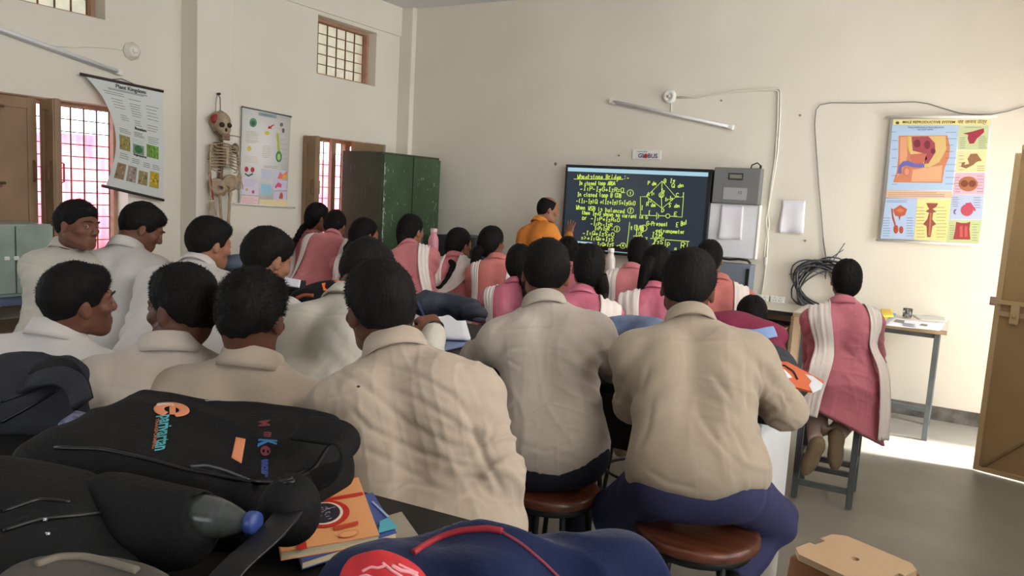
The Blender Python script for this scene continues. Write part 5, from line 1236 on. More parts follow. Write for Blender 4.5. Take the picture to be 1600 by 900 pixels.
# ---- rolled chart hanging askew near the window
c0, c1 = onx(132,117,LX+.05), onx(253,142.5,LX+.05); b0, b1 = ony(165,291.5,c0[1]+.10), onx(254,312.5,LX+.05)
t = thing('hanging_chart', 'white science chart with dark rods hanging askew beside the barred window', 'chart', (c0+c1)/2); b = tuple(t.location)
def sheet_pt(u, v):
    """u along the rods 0..1, v from the top rod 0..1"""
    p = (c0*(1-u)+c1*u)*(1-v)+(b0*(1-u)+b1*u)*v
    s = math.sin(math.pi*min(1, v*1.0)); w = (1-u)**1.5
    return p + V3(0,.10,0)*w*s*1.0 + V3(.05,0,0)*s*(.4+.6*w) + V3(0,.045,0)*(1-u)*min(1, v*6)*(1-v)
def sheet_grid(nu, nv, off=0, th=.0012):
    P = np.array([[sheet_pt(i/nu, j/nv) for i in range(nu+1)] for j in range(nv+1)]); return P
def sheet_n(u, v):
    e = .01; a = sheet_pt(min(1, u+e), v)-sheet_pt(max(0, u-e), v); c = sheet_pt(u, min(1, v+e))-sheet_pt(u, max(0, v-e)); n = unit(np.cross(a, c)); return n if n[0] > 0 else -n
mb = MB(); nu, nv = 16, 24; vs = []; fs = []
for lay in (0, 1):
    for j in range(nv+1):
        for i in range(nu+1): vs.append(sheet_pt(i/nu, j/nv)+sheet_n(i/nu, j/nv)*(.0014*lay-.0014))
L = (nu+1)*(nv+1)
for j in range(nv):
    for i in range(nu):
        a = j*(nu+1)+i; q = (a, a+1, a+nu+2, a+nu+1); fs += [q, tuple(k+L for k in reversed(q))]
mb.raw(vs, fs, True); mb.build('sheet', mat('chart_paper_grey', s2l(214,218,214), .4, trans=.0), t, b)
dr = mat('dark_rod', s2l(52,42,36), .5)
for a, c in ((c0, c1), (b0, b1)): m = MB(); d = unit(c-a); m.tube([a-d*.03, c+d*.01], .011, 10); m.build('rod', dr, t, b)
m = MB(); nl = onx(190,123,LX+.01); m.tube([c0*.72+c1*.28, nl, c0*.3+c1*.7], .003, 5); m.build('hanger_string', M_gcab, t, b)
SU = lambda u, v: sheet_pt(u, v)
class Print2(Print):
    def poly(s, pts, lv=None):
        n = len(pts); vs_ = []; 
        for k in range(2): vs_ += [sheet_pt(*p)+sheet_n(*p)*(.0007+.0005*(lv or 0)+.0003*k) for p in pts]
        s.mb.raw(vs_, [tuple(range(n-1, -1, -1)), tuple(range(n, 2*n))]+[(i, (i+1) % n, n+(i+1) % n, n+i) for i in range(n)]); return s
    def patch(s, u0, v0, u1, v1, lv=0, n=4):
        for i in range(n):
            for j in range(n):
                a, b_ = u0+(u1-u0)*i/n, u0+(u1-u0)*(i+1)/n; c, d = v0+(v1-v0)*j/n, v0+(v1-v0)*(j+1)/n; s.poly([(a, c), (b_, c), (b_, d), (a, d)], lv)
        return s
p = Print2(SU, NX); g = random.Random(3)
for j, (v0, cols) in enumerate(((.50, ((150,138,84), (120,150,124), (110,150,64))), (.76, ((150,124,96), (158,142,134), (150,136,92), (186,160,54))))):
    n = len(cols)
    for i, c in enumerate(cols):
        u0 = .08+i*(.88/n); u1 = u0+.88/n*.80; h = .135 if j == 0 else .145
        p.c(*c).patch(u0, v0+.02*(i == 2), u1, v0+h, 0)
        d = tuple(int(x*.72) for x in c); l = tuple(min(255, int(x*1.22)) for x in c)
        for k in range(9): uu, vv = g.uniform(u0+.02, u1-.02), g.uniform(v0+.02, v0+h-.015); p.c(*(d if k % 2 else l)).poly([(uu+.018*math.cos(q), vv+.012*math.sin(q)) for q in np.linspace(0, 6.28, 8)[:-1]], 1)
        if j == 0 and i == 1: p.c(206,214,210).patch(u0, v0, u1, v0+.05, 1); p.c(56,110,72).poly([((u0+u1)/2+.085*math.cos(q), v0+.09+.036*math.sin(q)) for q in np.linspace(0, 6.28, 14)[:-1]], 2)
p.c(96,100,98)
for (u0, u1, v0, v1, n) in ((.10,.40,.10,.14,2), (.20,.92,.07,.09,2), (.46,.66,.13,.15,1), (.14,.36,.16,.26,4), (.44,.64,.17,.30,6), (.72,.93,.15,.30,5), (.2,.36,.30,.36,3), (.46,.60,.32,.38,3), (.70,.92,.33,.40,3), (.46,.66,.405,.415,1), (.10,.36,.43,.48,3), (.42,.64,.43,.48,4), (.70,.92,.44,.51,4), (.10,.30,.66,.72,3), (.36,.56,.68,.73,3), (.60,.74,.69,.74,3), (.78,.94,.69,.74,3), (.38,.62,.645,.655,1)):
    for k in range(n):
        v = v0+(v1-v0)*(k+.5)/n; e = u1-(u1-u0)*g.uniform(0, .3); p.poly([(u0, v-.0022), (e, v-.0022), (e, v+.0022), (u0, v+.0022)], 1)
p.c(50,54,56)
def slab_text(tx, uc, vc, h):
    o = sheet_pt(uc, vc); ax = unit(sheet_pt(uc+.05, vc)-sheet_pt(uc-.05, vc)); n = sheet_n(uc, vc); w_, f_ = text_mesh(tx, h, o+n*.003, ax, np.cross(n, ax), n, bold=.0006); p.mb.raw(w_, f_)
slab_text('Plant Kingdom', .55, .045, .042); slab_text('Bryophyta', .56, .40, .026); slab_text('Angiosperms', .52, .645, .024)
p.build('printed_pictures', t, b)

# ---- reproduction chart next to the skeleton
PQ = lambda x, y: onx(300+x/4.283, 130+y/4.286, LX+.03)
t = thing('wall_chart', 'white plant biology chart with small diagrams, right of the hanging skeleton', 'chart', PQ(490,820)); b = tuple(t.location)
paper('s', '', [PQ(338,160), PQ(662,224), PQ(632,828), PQ(316,806)], None, 0, 2, out=NX).build('sheet', mat('chart_paper', s2l(232,230,226), .45), t, b)
for (x0, y0, x1, y1, m_) in ((334,157,666,225,M_greyiron), (278,806,690,834,M_white)): m = MB(); m.tube([PQ(x0,y0), PQ(x1,y1)], .007, 8); m.build('rod', m_, t, b)
p = Print(PQ, NX)
p.c(150,170,170).quad((444,192), (566,214), (564,236), (444,216)); p.c(60,80,90).text('FLOWERING PLANT', 462,207,540,222)
p.c(96,150,120).poly(oval(408,264,25,31), 1); p.c(60,110,84).poly(oval(410,268,14,18), 2); p.c(196,52,66).poly([(506,304), (512,284), (520,290), (538,278), (556,280), (540,286), (528,298), (534,306)], 1); p.c(110,104,104).poly(oval(598,278,11,13), 1).poly(oval(610,318,9,16), 1)
p.c(190,186,60).poly([(564,334), (578,336), (590,470), (574,470)], 1); p.c(70,140,70).poly(oval(580,492,21,38), 2); p.c(190,210,150).poly(oval(580,494,11,22), 3)
p.c(226,200,90).poly(oval(382,438,14,18), 1).poly(oval(500,334,16,14), 1); p.c(178,52,62).poly(oval(364,576,13,18), 1).poly(oval(404,580,13,18), 1); p.c(60,80,80).poly([(354,600), (376,616), (408,600), (406,612), (376,626), (352,610)], 1)
p.c(206,206,226).quad((464,570), (536,580), (534,644), (464,638)); p.c(210,208,232).quad((548,580), (634,588), (634,640), (548,644)); p.c(240,120,110).poly([(570,640), (590,590), (604,612), (634,590), (634,640)], 1); p.c(244,170,80).poly([(600,640), (612,606), (634,614), (634,640)], 2)
p.c(160,206,226).quad((462,676), (530,682), (528,748), (460,744)); p.c(212,204,228).quad((544,650), (636,652), (634,716), (544,716)).quad((544,724), (634,724), (632,782), (544,778)); p.c(226,90,120).poly([(552,692), (576,664), (600,676), (596,700), (572,694), (560,706)], 1); p.c(196,96,70).poly([(580,772), (588,740), (596,728), (608,744), (606,776)], 1)
p.c(226,216,232).quad((336,630), (448,640), (444,750), (330,742)); p.c(226,190,70).poly(oval(366,712,8,10), 1); p.c(190,70,90).poly(oval(408,728,9,12), 1); p.c(244,210,212).quad((330,752), (446,760), (442,822), (322,806)); p.c(240,218,170).quad((450,778), (634,782), (632,826), (446,822))
p.c(186,184,140).lines(360,316,452,368,5,3,1,.1).lines(362,374,446,398,3,3,2,.1).lines(470,414,534,500,7,3,3,.06).lines(482,548,604,566,2,4,4,.1); p.c(214,190,150).lines(350,480,446,530,5,2.5,5,.1); p.c(170,170,190).lines(346,640,440,690,5,2,6,.06).lines(590,360,630,520,5,2,7,.1); p.c(220,150,160).lines(336,762,436,808,4,2,8,.06)
p.build('printed_diagrams', t, b)

# ---- model skeleton hanging from a nail
SX = -5.29
K = lambda x, y, dx=0: onx(300+x/4.283, 130+y/4.286, SX+dx)
M_bone = mat('aged_bone', s2l(172,150,122), .6, var=.3, vscale=22, bump=.1, bscale=40); M_boned = mat('dark_bone', s2l(122,96,78), .65, var=.3, vscale=22); M_musc = mat('painted_muscle', s2l(150,52,46), .6, var=.2, vscale=25)
t = thing('model_skeleton', 'plastic model skeleton hanging on the wall column beside the plant chart', 'skeleton', K(195,900)); b = tuple(t.location)
v = Vol(); c = K(192,274); s_ = .112
F_ = unit(V3(.97,-.22,0)); R_ = np.cross(F_, ZA); Bs = np.stack([R_, F_, ZA], 1); q = lambda x, y, z: c+Bs @ V3(x, y, z)*s_
v.ell(q(0,-.15,.15), V3(.72,.92,.78)*s_, Bs, k=.01); v.ell(q(0,.5,-.35), V3(.48,.42,.55)*s_, Bs, k=.015)
for e in (-1, 1): v.ell(q(e*.28,.86,-.08), V3(.20,.24,.20)*s_, Bs, k=.008, cut=True); v.cone(q(e*.35,.6,-.36), q(e*.62,.1,-.25), .07*s_, k=.01)
v.ell(q(0,.95,-.42), V3(.11,.2,.16)*s_, Bs, k=.006, cut=True); volobj('skull', v, .005, M_bone, t, b)
M_sock = mat('socket_shadow_bone', s2l(58,42,34), .9)  # dark balls stand in for the shade inside eye sockets and nose
for e in (-1, 1): m = MB(); m.ball(q(e*.28,.76,-.08), .021, 2); m.build('eye_socket_shade', M_sock, t, b)
m = MB(); m.ball(q(0,.83,-.42), (.010,.012,.016), 2); m.build('nose_cavity_shade', M_sock, t, b)
v = Vol(); v.cone(q(-.4,.05,-.62), q(-.22,.75,-1.05), .09*s_, k=.01); v.cone(q(.4,.05,-.62), q(.22,.75,-1.05), .09*s_, k=.01); v.cone(q(-.22,.75,-1.05), q(.22,.75,-1.05), .12*s_, k=.01)
for i in range(6): v.cone(q(-.25+.1*i,.84,-.9), q(-.25+.1*i,.84,-.72), .05*s_, k=.003)
volobj('lower_jaw', v, .004, M_boned, t, b)
m = MB(); m.ball(q(.46,.18,.30), (.034,.046,.042), 3); m.build('temple_muscle', M_musc, t, b)
m = MB(); sp = [(206,330), (200,380), (196,440), (200,500), (198,560), (192,620), (184,680)]
ys = np.linspace(0, 1, 24)
for u in ys:
    x, y = np.interp(u*6, range(7), [k[0] for k in sp]), np.interp(u*6, range(7), [k[1] for k in sp]); cc = K(x, y, -.03); r_ = .011+.008*u; m.lathe([(.001,-.009), (r_,-.009), (r_*.85,0), (r_,.009), (.001,.009)], cc, 10); m.obox(cc-F_*.02, R_, F_, ZA, (.035*(.6+u*.5), .012, .008), .002); m.obox(cc-F_*.03, R_, F_, ZA, (.007, .03, .01), .002)
m.build('spine', M_boned, t, b)
for i in range(9):
    y = 408+i*20; wdt = 1.28*(.062, .078, .09, .098, .102, .102, .10, .095, .085)[i]; cc = K(205, y, -.01)
    for e in (-1, 1):
        pts = [cc-F_*.035+V3(0,0,.012), cc+R_*e*wdt*.75-F_*.03+V3(0,0,.008), cc+R_*e*wdt+F_*.02-V3(0,0,.012), cc+R_*e*wdt*.8+F_*.07-V3(0,0,.03)] + ([cc+R_*e*.018+F_*.085-V3(0,0,.028)] if i < 7 else [cc+R_*e*wdt*.5+F_*.085-V3(0,0,.036)])
        m = MB(); m.tube(pts, .0052, 6); m.build('rib', M_bone, t, b)
m = MB(); a = K(205,412,-.01)+F_*.085-V3(0,0,.03); m.obox(a-V3(0,0,.06), R_, F_, ZA, (.022,.008,.14), .004); m.build('breastbone', M_bone, t, b)
def bone(name, a, c, r, mt=M_bone, kn=1.5):
    m = MB(); m.tube([a, a*.9+c*.1, a*.5+c*.5, a*.1+c*.9, c], [r*kn, r, r*.85, r, r*kn], 8); m.ball(a, r*kn, 1); m.ball(c, r*kn, 1); return m.build(name, mt, t, b)
bone('collarbone', K(210,400), K(132,412), .006); bone('collarbone', K(215,402), K(290,428), .006)
for pts in (((150,410), (146,470), (170,450)), ((262,420), (270,470), (290,440))):
    v = Vol(); v.ell(K(*pts[2], -.05), (.018,.035,.05), k=.01); volobj('shoulder_blade', v, .006, M_boned, t, b)
bone('upper_arm', K(126,418), K(118,606), .010); bone('forearm', K(114,612), K(128,776), .0075, M_bone); bone('forearm', K(122,612), K(140,776), .0065, M_musc)
bone('upper_arm', K(298,436), K(310,540), .010); bone('forearm', K(312,548), K(318,606), .0075)
for sx, sy, k_ in ((134,790,1), (316,612,-1)):
    m = MB(); h0 = K(sx, sy); m.obox(h0-V3(0,0,.03), R_, F_, ZA, (.04,.012,.055), .005)
    for i in range(5):
        x0 = h0+R_*(-.02+.01*i)-V3(0,0,.055); m.tube([x0, x0+R_*(-.012+.006*i)-V3(0,0,.035), x0+R_*(-.014+.007*i)-V3(0,0,.065+.01*(i in (2,3)))], .0042, 6)
    m.build('hand', M_bone, t, b)
v = Vol()
for e, cx, cy in ((-1, 172, 694), (1, 256, 668)):
    v.ell(K(cx, cy), V3(.080,.034,.068), Bs @ frame(0, 0, e*25), k=.01); v.ell(K(cx+4, cy-8, .025), V3(.058,.024,.048), Bs @ frame(0, 0, e*25), k=.01, cut=True); v.cone(K(cx-4*e, cy+36), K(212, 742), .012, .011, k=.012)
v.cone(K(190,668), K(206,742), .02, .014, k=.02); v.ell(K(208,706), (.022,.06,.03), k=.01, cut=True); volobj('pelvis', v, .005, M_bone, t, b)
bone('thigh_bone', K(186,744), K(198,960), .013); bone('thigh_bone', K(256,736), K(242,950), .013); bone('shin_bone', K(198,975), K(200,1180), .010); bone('shin_bone', K(242,965), K(238,1170), .010)
m = MB(); m.tube([K(170,72,-.06), K(188,96), K(190,170), K(180,205), K(150,236)], .004, 6); m.tube([K(170,74,-.06), K(160,130), K(158,190)], .0025, 5); m.tube([K(190,180), K(232,208)], .003, 5); m.build('hanging_wire', M_gcab, t, b)
m = MB(); m.lathe([(.001,0), (.010,0), (.010,.03), (.001,.03)], K(170,72,-.062), 10, NX); m.build('nail', M_black, t, b)
m = MB(); m.tube([K(236,350), K(280,352), K(325,362)], .004, 6); m.build('side_wire', M_boned, t, b)

# ---- tube light, junction block and wire
t = thing('tube_light', 'long white tube light above the left window, running out of view', 'light', onx(100,82,LX+.03)); b = tuple(t.location)
c = onx(191,115,LX+.03); a = c+(onx(0,46.5,LX+.03)-c)*1.38; d = unit(c-a); n_ = np.cross(d, NX)
MB().obox((a+c)/2-NX*.008, d, NX, n_, (np.linalg.norm(c-a), .026, .034), .006).build('batten', mat('batten_white', s2l(206,206,204), .5), t, b)
m = MB(); m.tube([a+d*.05+NX*.022, c-d*.05+NX*.022], .013, 10); m.build('tube', mat('frosted_tube', s2l(224,224,222), .25), t, b)
for e, s_ in ((a, 1), (c, -1)): MB().obox(e+d*s_*.03, d, NX, n_, (.055, .05, .042), .008).build('end_cap', M_white, t, b)
cc = onx(205,80,LX+.002); t = thing('ceiling_rose', 'round white junction block high on the left wall', 'junction box', cc); b = tuple(t.location)
m = MB(); m.lathe([(.001,0), (.07,0), (.07,.012), (.05,.02), (.05,.04), (.03,.045), (.001,.045)], cc, 8, NX); m.build('block', M_trimw, t, b)
m = MB(); m.lathe([(.001,.04), (.02,.04), (.018,.06), (.001,.06)], cc, 14, NX); m.build('boss', M_white, t, b)
m = MB(); m.tube([onx(x, y, LX+.008) for x, y in ((76,72), (105,73), (115,74.5), (132,73), (160,74), (180,76), (195,79))], .005, 6); prop(m.build('wall_wire', M_cab), 'thin wire running along the left wall into the round junction block', 'cable')
# ================================================================ bags, books and papers
M_bag = mat('black_nylon', (.0085,.0083,.0088), .75, spec=.18, bump=.3, bscale=120)
M_bag2 = mat('grey_nylon', s2l(48,48,54), .8, spec=.2, bump=.3, bscale=110, var=.2, vscale=9)
M_bagd = mat('charcoal_nylon', s2l(26,26,27), .8, spec=.2, bump=.3, bscale=110, var=.15, vscale=9)
M_blue = mat('navy_fleece', s2l(26,36,70), .9, spec=.2, sheen=.1, bump=.25, bscale=60, var=.15, vscale=7)
M_zip = mat('zip_metal', (.45,.45,.45), .3, metal=1)
def plane3(a, b_, c):
    n = unit(np.cross(b_-a, c-a)); n = n if n @ (CPOS-a) > 0 else -n; return a, n
def bag_disp(seed, amp, f=16, f2=None):
    def d(P, n): return amp*(wob(P, f, seed)*.6 + (1-2*np.abs(wob(P*np.array([1,1.6,.8]), f*1.3, seed+3)))*.5)
    return d
# ---- the black backpack lying across the front bench, its front panel up
a, bq, c, d = onz(146,602,.985), onz(497,660,.99), onz(455,757,.955), onz(86,706,.945)
t = thing('backpack', 'big black backpack with orange and turquoise logo lying on the front bench', 'backpack', ((a+bq+c+d)/4)*V3(1,1,0)+V3(0,0,TF)); b = tuple(t.location)
ux = unit((bq+c)/2-(a+d)/2); uy = unit((a+bq)/2-(c+d)/2); uz = unit(np.cross(ux, uy)); uy = np.cross(uz, ux); Mb = np.stack([ux, uy, uz], 1); cen = (a+bq+c+d)/4
Lh, Wh = .5*np.linalg.norm((bq+c)/2-(a+d)/2), .5*np.linalg.norm((a+bq)/2-(c+d)/2)
v = Vol(); v.box(cen-uz*.058, V3(Lh-.005, Wh+.028, .062), Mb, .030, k=.04); v.box(cen-uz*.05-uy*.03-ux*.03, V3(Lh*.80, Wh*.95, .055), Mb, .05, k=.05); v.box(cen-uz*.095-uy*(Wh*.55)+ux*.0, V3(Lh*.98, Wh*.62, .045), Mb, .04, k=.04)
v.ell(cen-ux*(Lh*.90)-uz*.08+uy*.01, V3(.055, Wh*.85, .06), Mb, k=.04); v.box(cen+ux*(Lh-.02)-uz*.085, V3(.06, Wh*.85, .05), Mb, .04, k=.04)
v.ell(dep(458,796,1.27), (.05,.06,.060), k=.05); o = volobj('shell', v, .0075, M_bag, t, b, 1, bag_disp(3, .006)); bvb = None
def shell_bvh(o):
    me = o.data; base_ = Vector(o.parent.location); vs = [base_+p.co for p in me.vertices]; return BVHTree.FromPolygons(vs, [tuple(q.vertices) for q in me.polygons])
bv = shell_bvh(o)
def hit(bvh, px, py, lift=0):
    dr_ = unit(ray(px, py)); h = bvh.ray_cast(Vector(CPOS), Vector(dr_))
    if h[0] is None: n = min((bvh.find_nearest(Vector(CPOS+dr_*q)) for q in np.linspace(.9, 2.2, 27)), key=lambda z: z[3]); return V3(*n[0])+V3(*n[1])*lift, V3(*n[1])
    return V3(*h[0])+V3(*h[1])*lift, V3(*h[1])
def seam(name, bvh, pts, r, m_, par, base, lift=.001, dens=6):
    P = []
    for i in range(len(pts)-1):
        for k in range(dens): u = k/dens; P.append(hit(bvh, pts[i][0]*(1-u)+pts[i+1][0]*u, pts[i][1]*(1-u)+pts[i+1][1]*u, lift)[0])
    P.append(hit(bvh, *pts[-1], lift)[0]); P = np.array(P)
    for _ in range(2): P[1:-1] = (P[:-2]+2*P[1:-1]+P[2:])/4
    mb = MB(); mb.tube(list(P), r, 6); return mb.build(name, m_, par, base)
M_pipe = mat('black_piping', (.006,.006,.007), .35)
seam('piping', bv, [(86,700), (160,702), (240,720), (300,737), (380,752), (450,757), (490,735), (512,700)], .004, M_pipe, t, b)
seam('piping', bv, [(300,732), (340,742), (400,757), (450,752), (480,733)], .003, M_pipe, t, b)
seam('zip', bv, [(297,730), (322,728), (350,735), (390,751)], .0028, mat('grey_zip', s2l(96,98,104), .4, metal=.4), t, b)
seam('zip', bv, [(318,622), (334,618), (346,624)], .0022, M_zip, t, b)
def decal(bvh, tx, px0, py0, px1, py1, size, m_, par, base, name='lettering', bold=.0015, lift=.0015, weld=True, up=-1):
    """letters running along a line on a bag panel, each vertex dropped on the panel"""
    a_, n1 = hit(bvh, px0, py0, .002); c_, n2 = hit(bvh, px1, py1, .002); ax = unit(c_-a_); n = unit(n1+n2); ay = unit(np.cross(n, ax))
    w_, f_ = text_mesh(tx, size, (a_+c_)/2, ax, ay, n, bold=bold, thick=.0003); l = (w_-(a_+c_)/2) @ ax; wd = l.max()-l.min(); W = np.linalg.norm(c_-a_); w_ = w_-np.outer(l, ax)*(1-W/wd)
    out = []
    for p in w_:
        lo, nn, _, ds = bvh.find_nearest(Vector(p)); out.append(V3(*lo)+V3(*nn)*lift if ds < .05 else p)
    mb = MB(); mb.raw(out, f_); return mb.build(name, m_, par, base)
M_orp = mat('logo_orange', s2l(214,134,96), .5); M_tq = mat('logo_turquoise', s2l(92,190,196), .5); M_lred = mat('logo_dull_red', s2l(112,44,52), .6); M_lbl = mat('logo_dull_blue', s2l(50,66,128), .6); M_lblu = mat('logo_sky', s2l(48,104,150), .6)
decal(bv, 'parivartan', 260,649, 252,704, .036, M_tq, t, b, bold=.0010); decal(bv, 'TRANSFORMING', 246,655, 240,702, .009, M_orp, t, b, bold=.0002)
# the big rounded 'e' beside it
def ring_patch(bvh, outer, holes, m_, par, base, name, lift=.004):
    from mathutils.geometry import tessellate_polygon
    loops = [outer]+holes; flat = [p for L_ in loops for p in L_]; tri = tessellate_polygon([[Vector((p[0], p[1], 0)) for p in L_] for L_ in loops])
    mb = MB(); mb.raw([hit(bvh, *p, lift)[0] for p in flat], [tuple(q) for q in tri]); o_ = mb.build(name, m_, par, base); s_ = o_.modifiers.new('thickness', 'SOLIDIFY'); s_.thickness = .0006; return o_
def grid_patch(bvh, fn, nu, nv, m_, par, base, name, lift=.002, closed=False):
    vs = [hit(bvh, *fn(i/nu, j/nv), lift)[0] for j in range(nv+1) for i in range(nu+1)]; fs = [(j*(nu+1)+i, j*(nu+1)+i+1, (j+1)*(nu+1)+i+1, (j+1)*(nu+1)+i) for j in range(nv) for i in range(nu)]
    mb = MB(); mb.raw(vs, fs, True); o_ = mb.build(name, m_, par, base); s_ = o_.modifiers.new('thickness', 'SOLIDIFY'); s_.thickness = .0008; s_.offset = 1; return o_
PE = lambda x, y: (225+x/9.478, 620+y/9.478)
def oring(u, w):   # the lower-case e turned on its side: a band round the oval, open at the lower left
    q = math.radians(118+(u*318)); ca_, sa_ = math.cos(q), math.sin(q); k = .42+.58*w
    return PE(412+ca_*266*k, 205+sa_*108*(.46+.54*w)+ca_*12)
grid_patch(bv, oring, 40, 4, M_orp, t, b, 'round_logo'); grid_patch(bv, lambda u, w: PE(378+92*u, 135+140*w), 4, 6, M_orp, t, b, 'round_logo_bar', .0022)
grid_patch(bv, lambda u, w: PE(190+255*u, 118-14*math.sin(u*3.1)+34*w), 10, 2, mat('logo_pale', s2l(206,178,160), .5), t, b, 'round_logo_edge', .0026)
decal(bv, 'M', 412,658, 412,667, .03, M_lred, t, b); decal(bv, 'm', 420,676, 419,684, .026, M_lred, t, b); decal(bv, 'K', 417,686, 416,697, .045, M_lblu, t, b, bold=.003); decal(bv, 'secur', 415,718, 414,746, .022, M_lbl, t, b)
ring_patch(bv, oval(415,707,8,8,16), [oval(412,707,2,3,8), oval(419,708,2,3,8)], M_lred, t, b, 'round_badge')
g4 = [(369,684), (384,687), (377,725), (361,716)]; vs = []; fs = []
for j in range(9):
    for i in range(7):
        u, w = i/6, j/8; vs.append(hit(bv, *[(g4[0][k]*(1-u)+g4[1][k]*u)*(1-w)+(g4[3][k]*(1-u)+g4[2][k]*u)*w for k in (0, 1)], .002)[0])
for j in range(8):
    for i in range(6): fs.append((j*7+i, j*7+i+1, j*7+i+8, j*7+i+7))
m = MB(); m.raw(vs, fs, True); o_ = m.build('leather_patch', M_orp, t, b); s_ = o_.modifiers.new('thickness', 'SOLIDIFY'); s_.thickness = .0012
e0, n0 = hit(bv, 497,680); m = MB()
pts = [dep(*q) for q in ((470,668,1.47), (500,672,1.45), (528,676,1.44), (543,690,1.43), (540,714,1.42), (522,736,1.41), (490,752,1.40))]
vs = []; 
def strap(name, pts, w, th, m_, par, base, wdir):
    P = np.array(pts, float); d_ = np.r_[0, np.cumsum(np.linalg.norm(np.diff(P, axis=0), axis=1))]; T_ = np.linspace(0, d_[-1], 40); P = np.stack([np.interp(T_, d_, P[:, i]) for i in range(3)], 1)
    for _ in range(8): P[1:-1] = (P[:-2]+2*P[1:-1]+P[2:])/4
    mb = MB(); vs = []; wd = unit(wdir)
    for i in range(40):
        tg = unit(P[min(i+1, 39)]-P[max(i-1, 0)]); nn_ = unit(np.cross(tg, wd)); w2 = np.cross(nn_, tg)
        for (x, y) in ((-1,-.6), (-.9,-1), (.9,-1), (1,-.6), (1,.6), (.9,1), (-.9,1), (-1,.6)): vs.append(P[i]+w2*x*w/2+nn_*y*th/2)
    fs = [(i*8+k, i*8+(k+1) % 8, (i+1)*8+(k+1) % 8, (i+1)*8+k) for i in range(39) for k in range(8)]+[tuple(range(8)), tuple(39*8+k for k in range(8))]
    mb.raw(vs, fs, True); return mb.build(name, m_, par, base)
strap('carry_handle', pts, .07, .010, M_bag, t, b, CFW*.85+CU*.45+CR*.2)
strap('shoulder_strap', [dep(*q) for q in ((470,762,1.33), (452,800,1.22), (420,838,1.16), (370,880,1.10), (340,915,1.08))], .045, .006, M_pipe, t, b, ux)
v = Vol(); q_a, q_b = dep(252,799,1.225), dep(302,806,1.20); v.cone(q_a-unit(q_b-q_a)*.12, q_b, .050, .042, k=.02); v.cone(q_b-unit(q_b-q_a)*.02, q_b+unit(q_b-q_a)*.06, .036, k=.004, cut=True); v.ell((q_a+q_b)/2-CU*.035-unit(q_b-q_a)*.05, (.11,.06,.05), k=.05); volobj('side_pocket', v, .006, M_bag, t, b, 1, bag_disp(18, .003)); v = Vol(); pk = cen-uy*(Wh+.035)-uz*.085; v.box(pk-ux*.12, V3(.13,.030,.052), Mb, .026, k=.02); volobj('mesh_pocket', v, .007, M_bag, t, b, 1, bag_disp(8, .003))
# ---- bottle in its side pocket
p0_, p1_ = dep(262,800,1.22), dep(404,818,1.17); bd = unit(p1_-p0_); L_ = np.linalg.norm(p1_-p0_)
t = thing('plastic_bottle', 'clear plastic water bottle with blue cap tucked beside the black backpack', 'bottle', (p0_+p1_)/2*V3(1,1,0)+V3(0,0,TF)); b = tuple(t.location)
R_b = .034; m = MB(); prof = [(.004,0), (.028,0), (R_b,.008), (R_b,L_*.30), (R_b*.96,L_*.34), (R_b,L_*.38), (R_b,L_*.44), (R_b*.93,L_*.54), (R_b*.78,L_*.66), (R_b*.58,L_*.77), (.0145,L_*.84), (.0125,L_*.90)]
m.lathe(prof, p0_, 28, bd); m.build('bottle_body', mat('clear_pet', (.20,.22,.21), .14, trans=.72, ior=1.35), t, b)
m = MB(); m.lathe([(r_*.93, h) for r_, h in prof[1:6]], p0_+bd*.004, 24, bd); m.build('water', mat('bottle_water', (.80,.84,.86), .02, trans=1.0, ior=1.33), t, b)
m = MB(); pr2 = [(.001,L_*.905), (.0165,L_*.905)]
for i in range(24): pass
m.lathe([(.001,L_*.895), (.0165,L_*.895), (.0175,L_*.90), (.0175,L_*.96), (.0165,L_*.985), (.001,L_*.985)], p0_, 24, bd); m.build('cap', mat('blue_cap', s2l(48,68,128), .35), t, b)

# ---- books
def book(name, label, corners, z0, th, cover, pages, parts=None):
    """corners given clockwise from above on the table"""
    C_ = [V3(k[0], k[1], 0) for k in corners]; cen = sum(C_)/4; t = thing(name, label, 'book', (cen[0], cen[1], z0)); b = tuple(t.location)
    n = 4; m = MB()
    def slabm(m, z0_, z1_, sc): vs = [cen+(k-cen)*sc+V3(0,0,z0_) for k in C_]+[cen+(k-cen)*sc+V3(0,0,z1_) for k in C_]; m.raw(vs, [(3,2,1,0), (4,5,6,7)]+[(i, (i+1) % 4, 4+(i+1) % 4, 4+i) for i in range(4)])
    slabm(m, z0+.0015, z0+th-.0015, .985); m.build('pages', pages, t, b)
    m = MB(); slabm(m, z0, z0+.0014, 1); slabm(m, z0+th-.0014, z0+th, 1); e0_, e1_ = C_[2], C_[3]; dn = unit(np.cross(e1_-e0_, ZA)); m.raw([e0_+V3(0,0,z0), e1_+V3(0,0,z0), e1_+V3(0,0,z0+th), e0_+V3(0,0,z0+th), e0_+dn*.002+V3(0,0,z0), e1_+dn*.002+V3(0,0,z0), e1_+dn*.002+V3(0,0,z0+th), e0_+dn*.002+V3(0,0,z0+th)], [(3,2,1,0), (4,5,6,7), (0,1,5,4), (1,2,6,5), (2,3,7,6), (3,0,4,7)]); cv = m.build('cover', cover, t, b)
    return t, b, cv
M_pg = mat('page_edges', s2l(206,192,160), .85, bump=.4, bscale=300, bstretch=(.05,.05,4)); zt = TF+.0005
c1 = [onz(*q, zt+.040) for q in ((439,862), (593,836), (560,746), (425,776))]
c2 = [onz(*q, zt+.023) for q in ((472,878), (620,832), (583,770), (440,800))]
c3 = [onz(*q, zt+.008) for q in ((520,886), (662,848), (628,800), (480,842))]
book('notebook', 'worn grey-covered notebook at the bottom of the small book stack', c3, zt, .008, mat('grey_cover', s2l(150,140,124), .7, var=.2), M_pg)
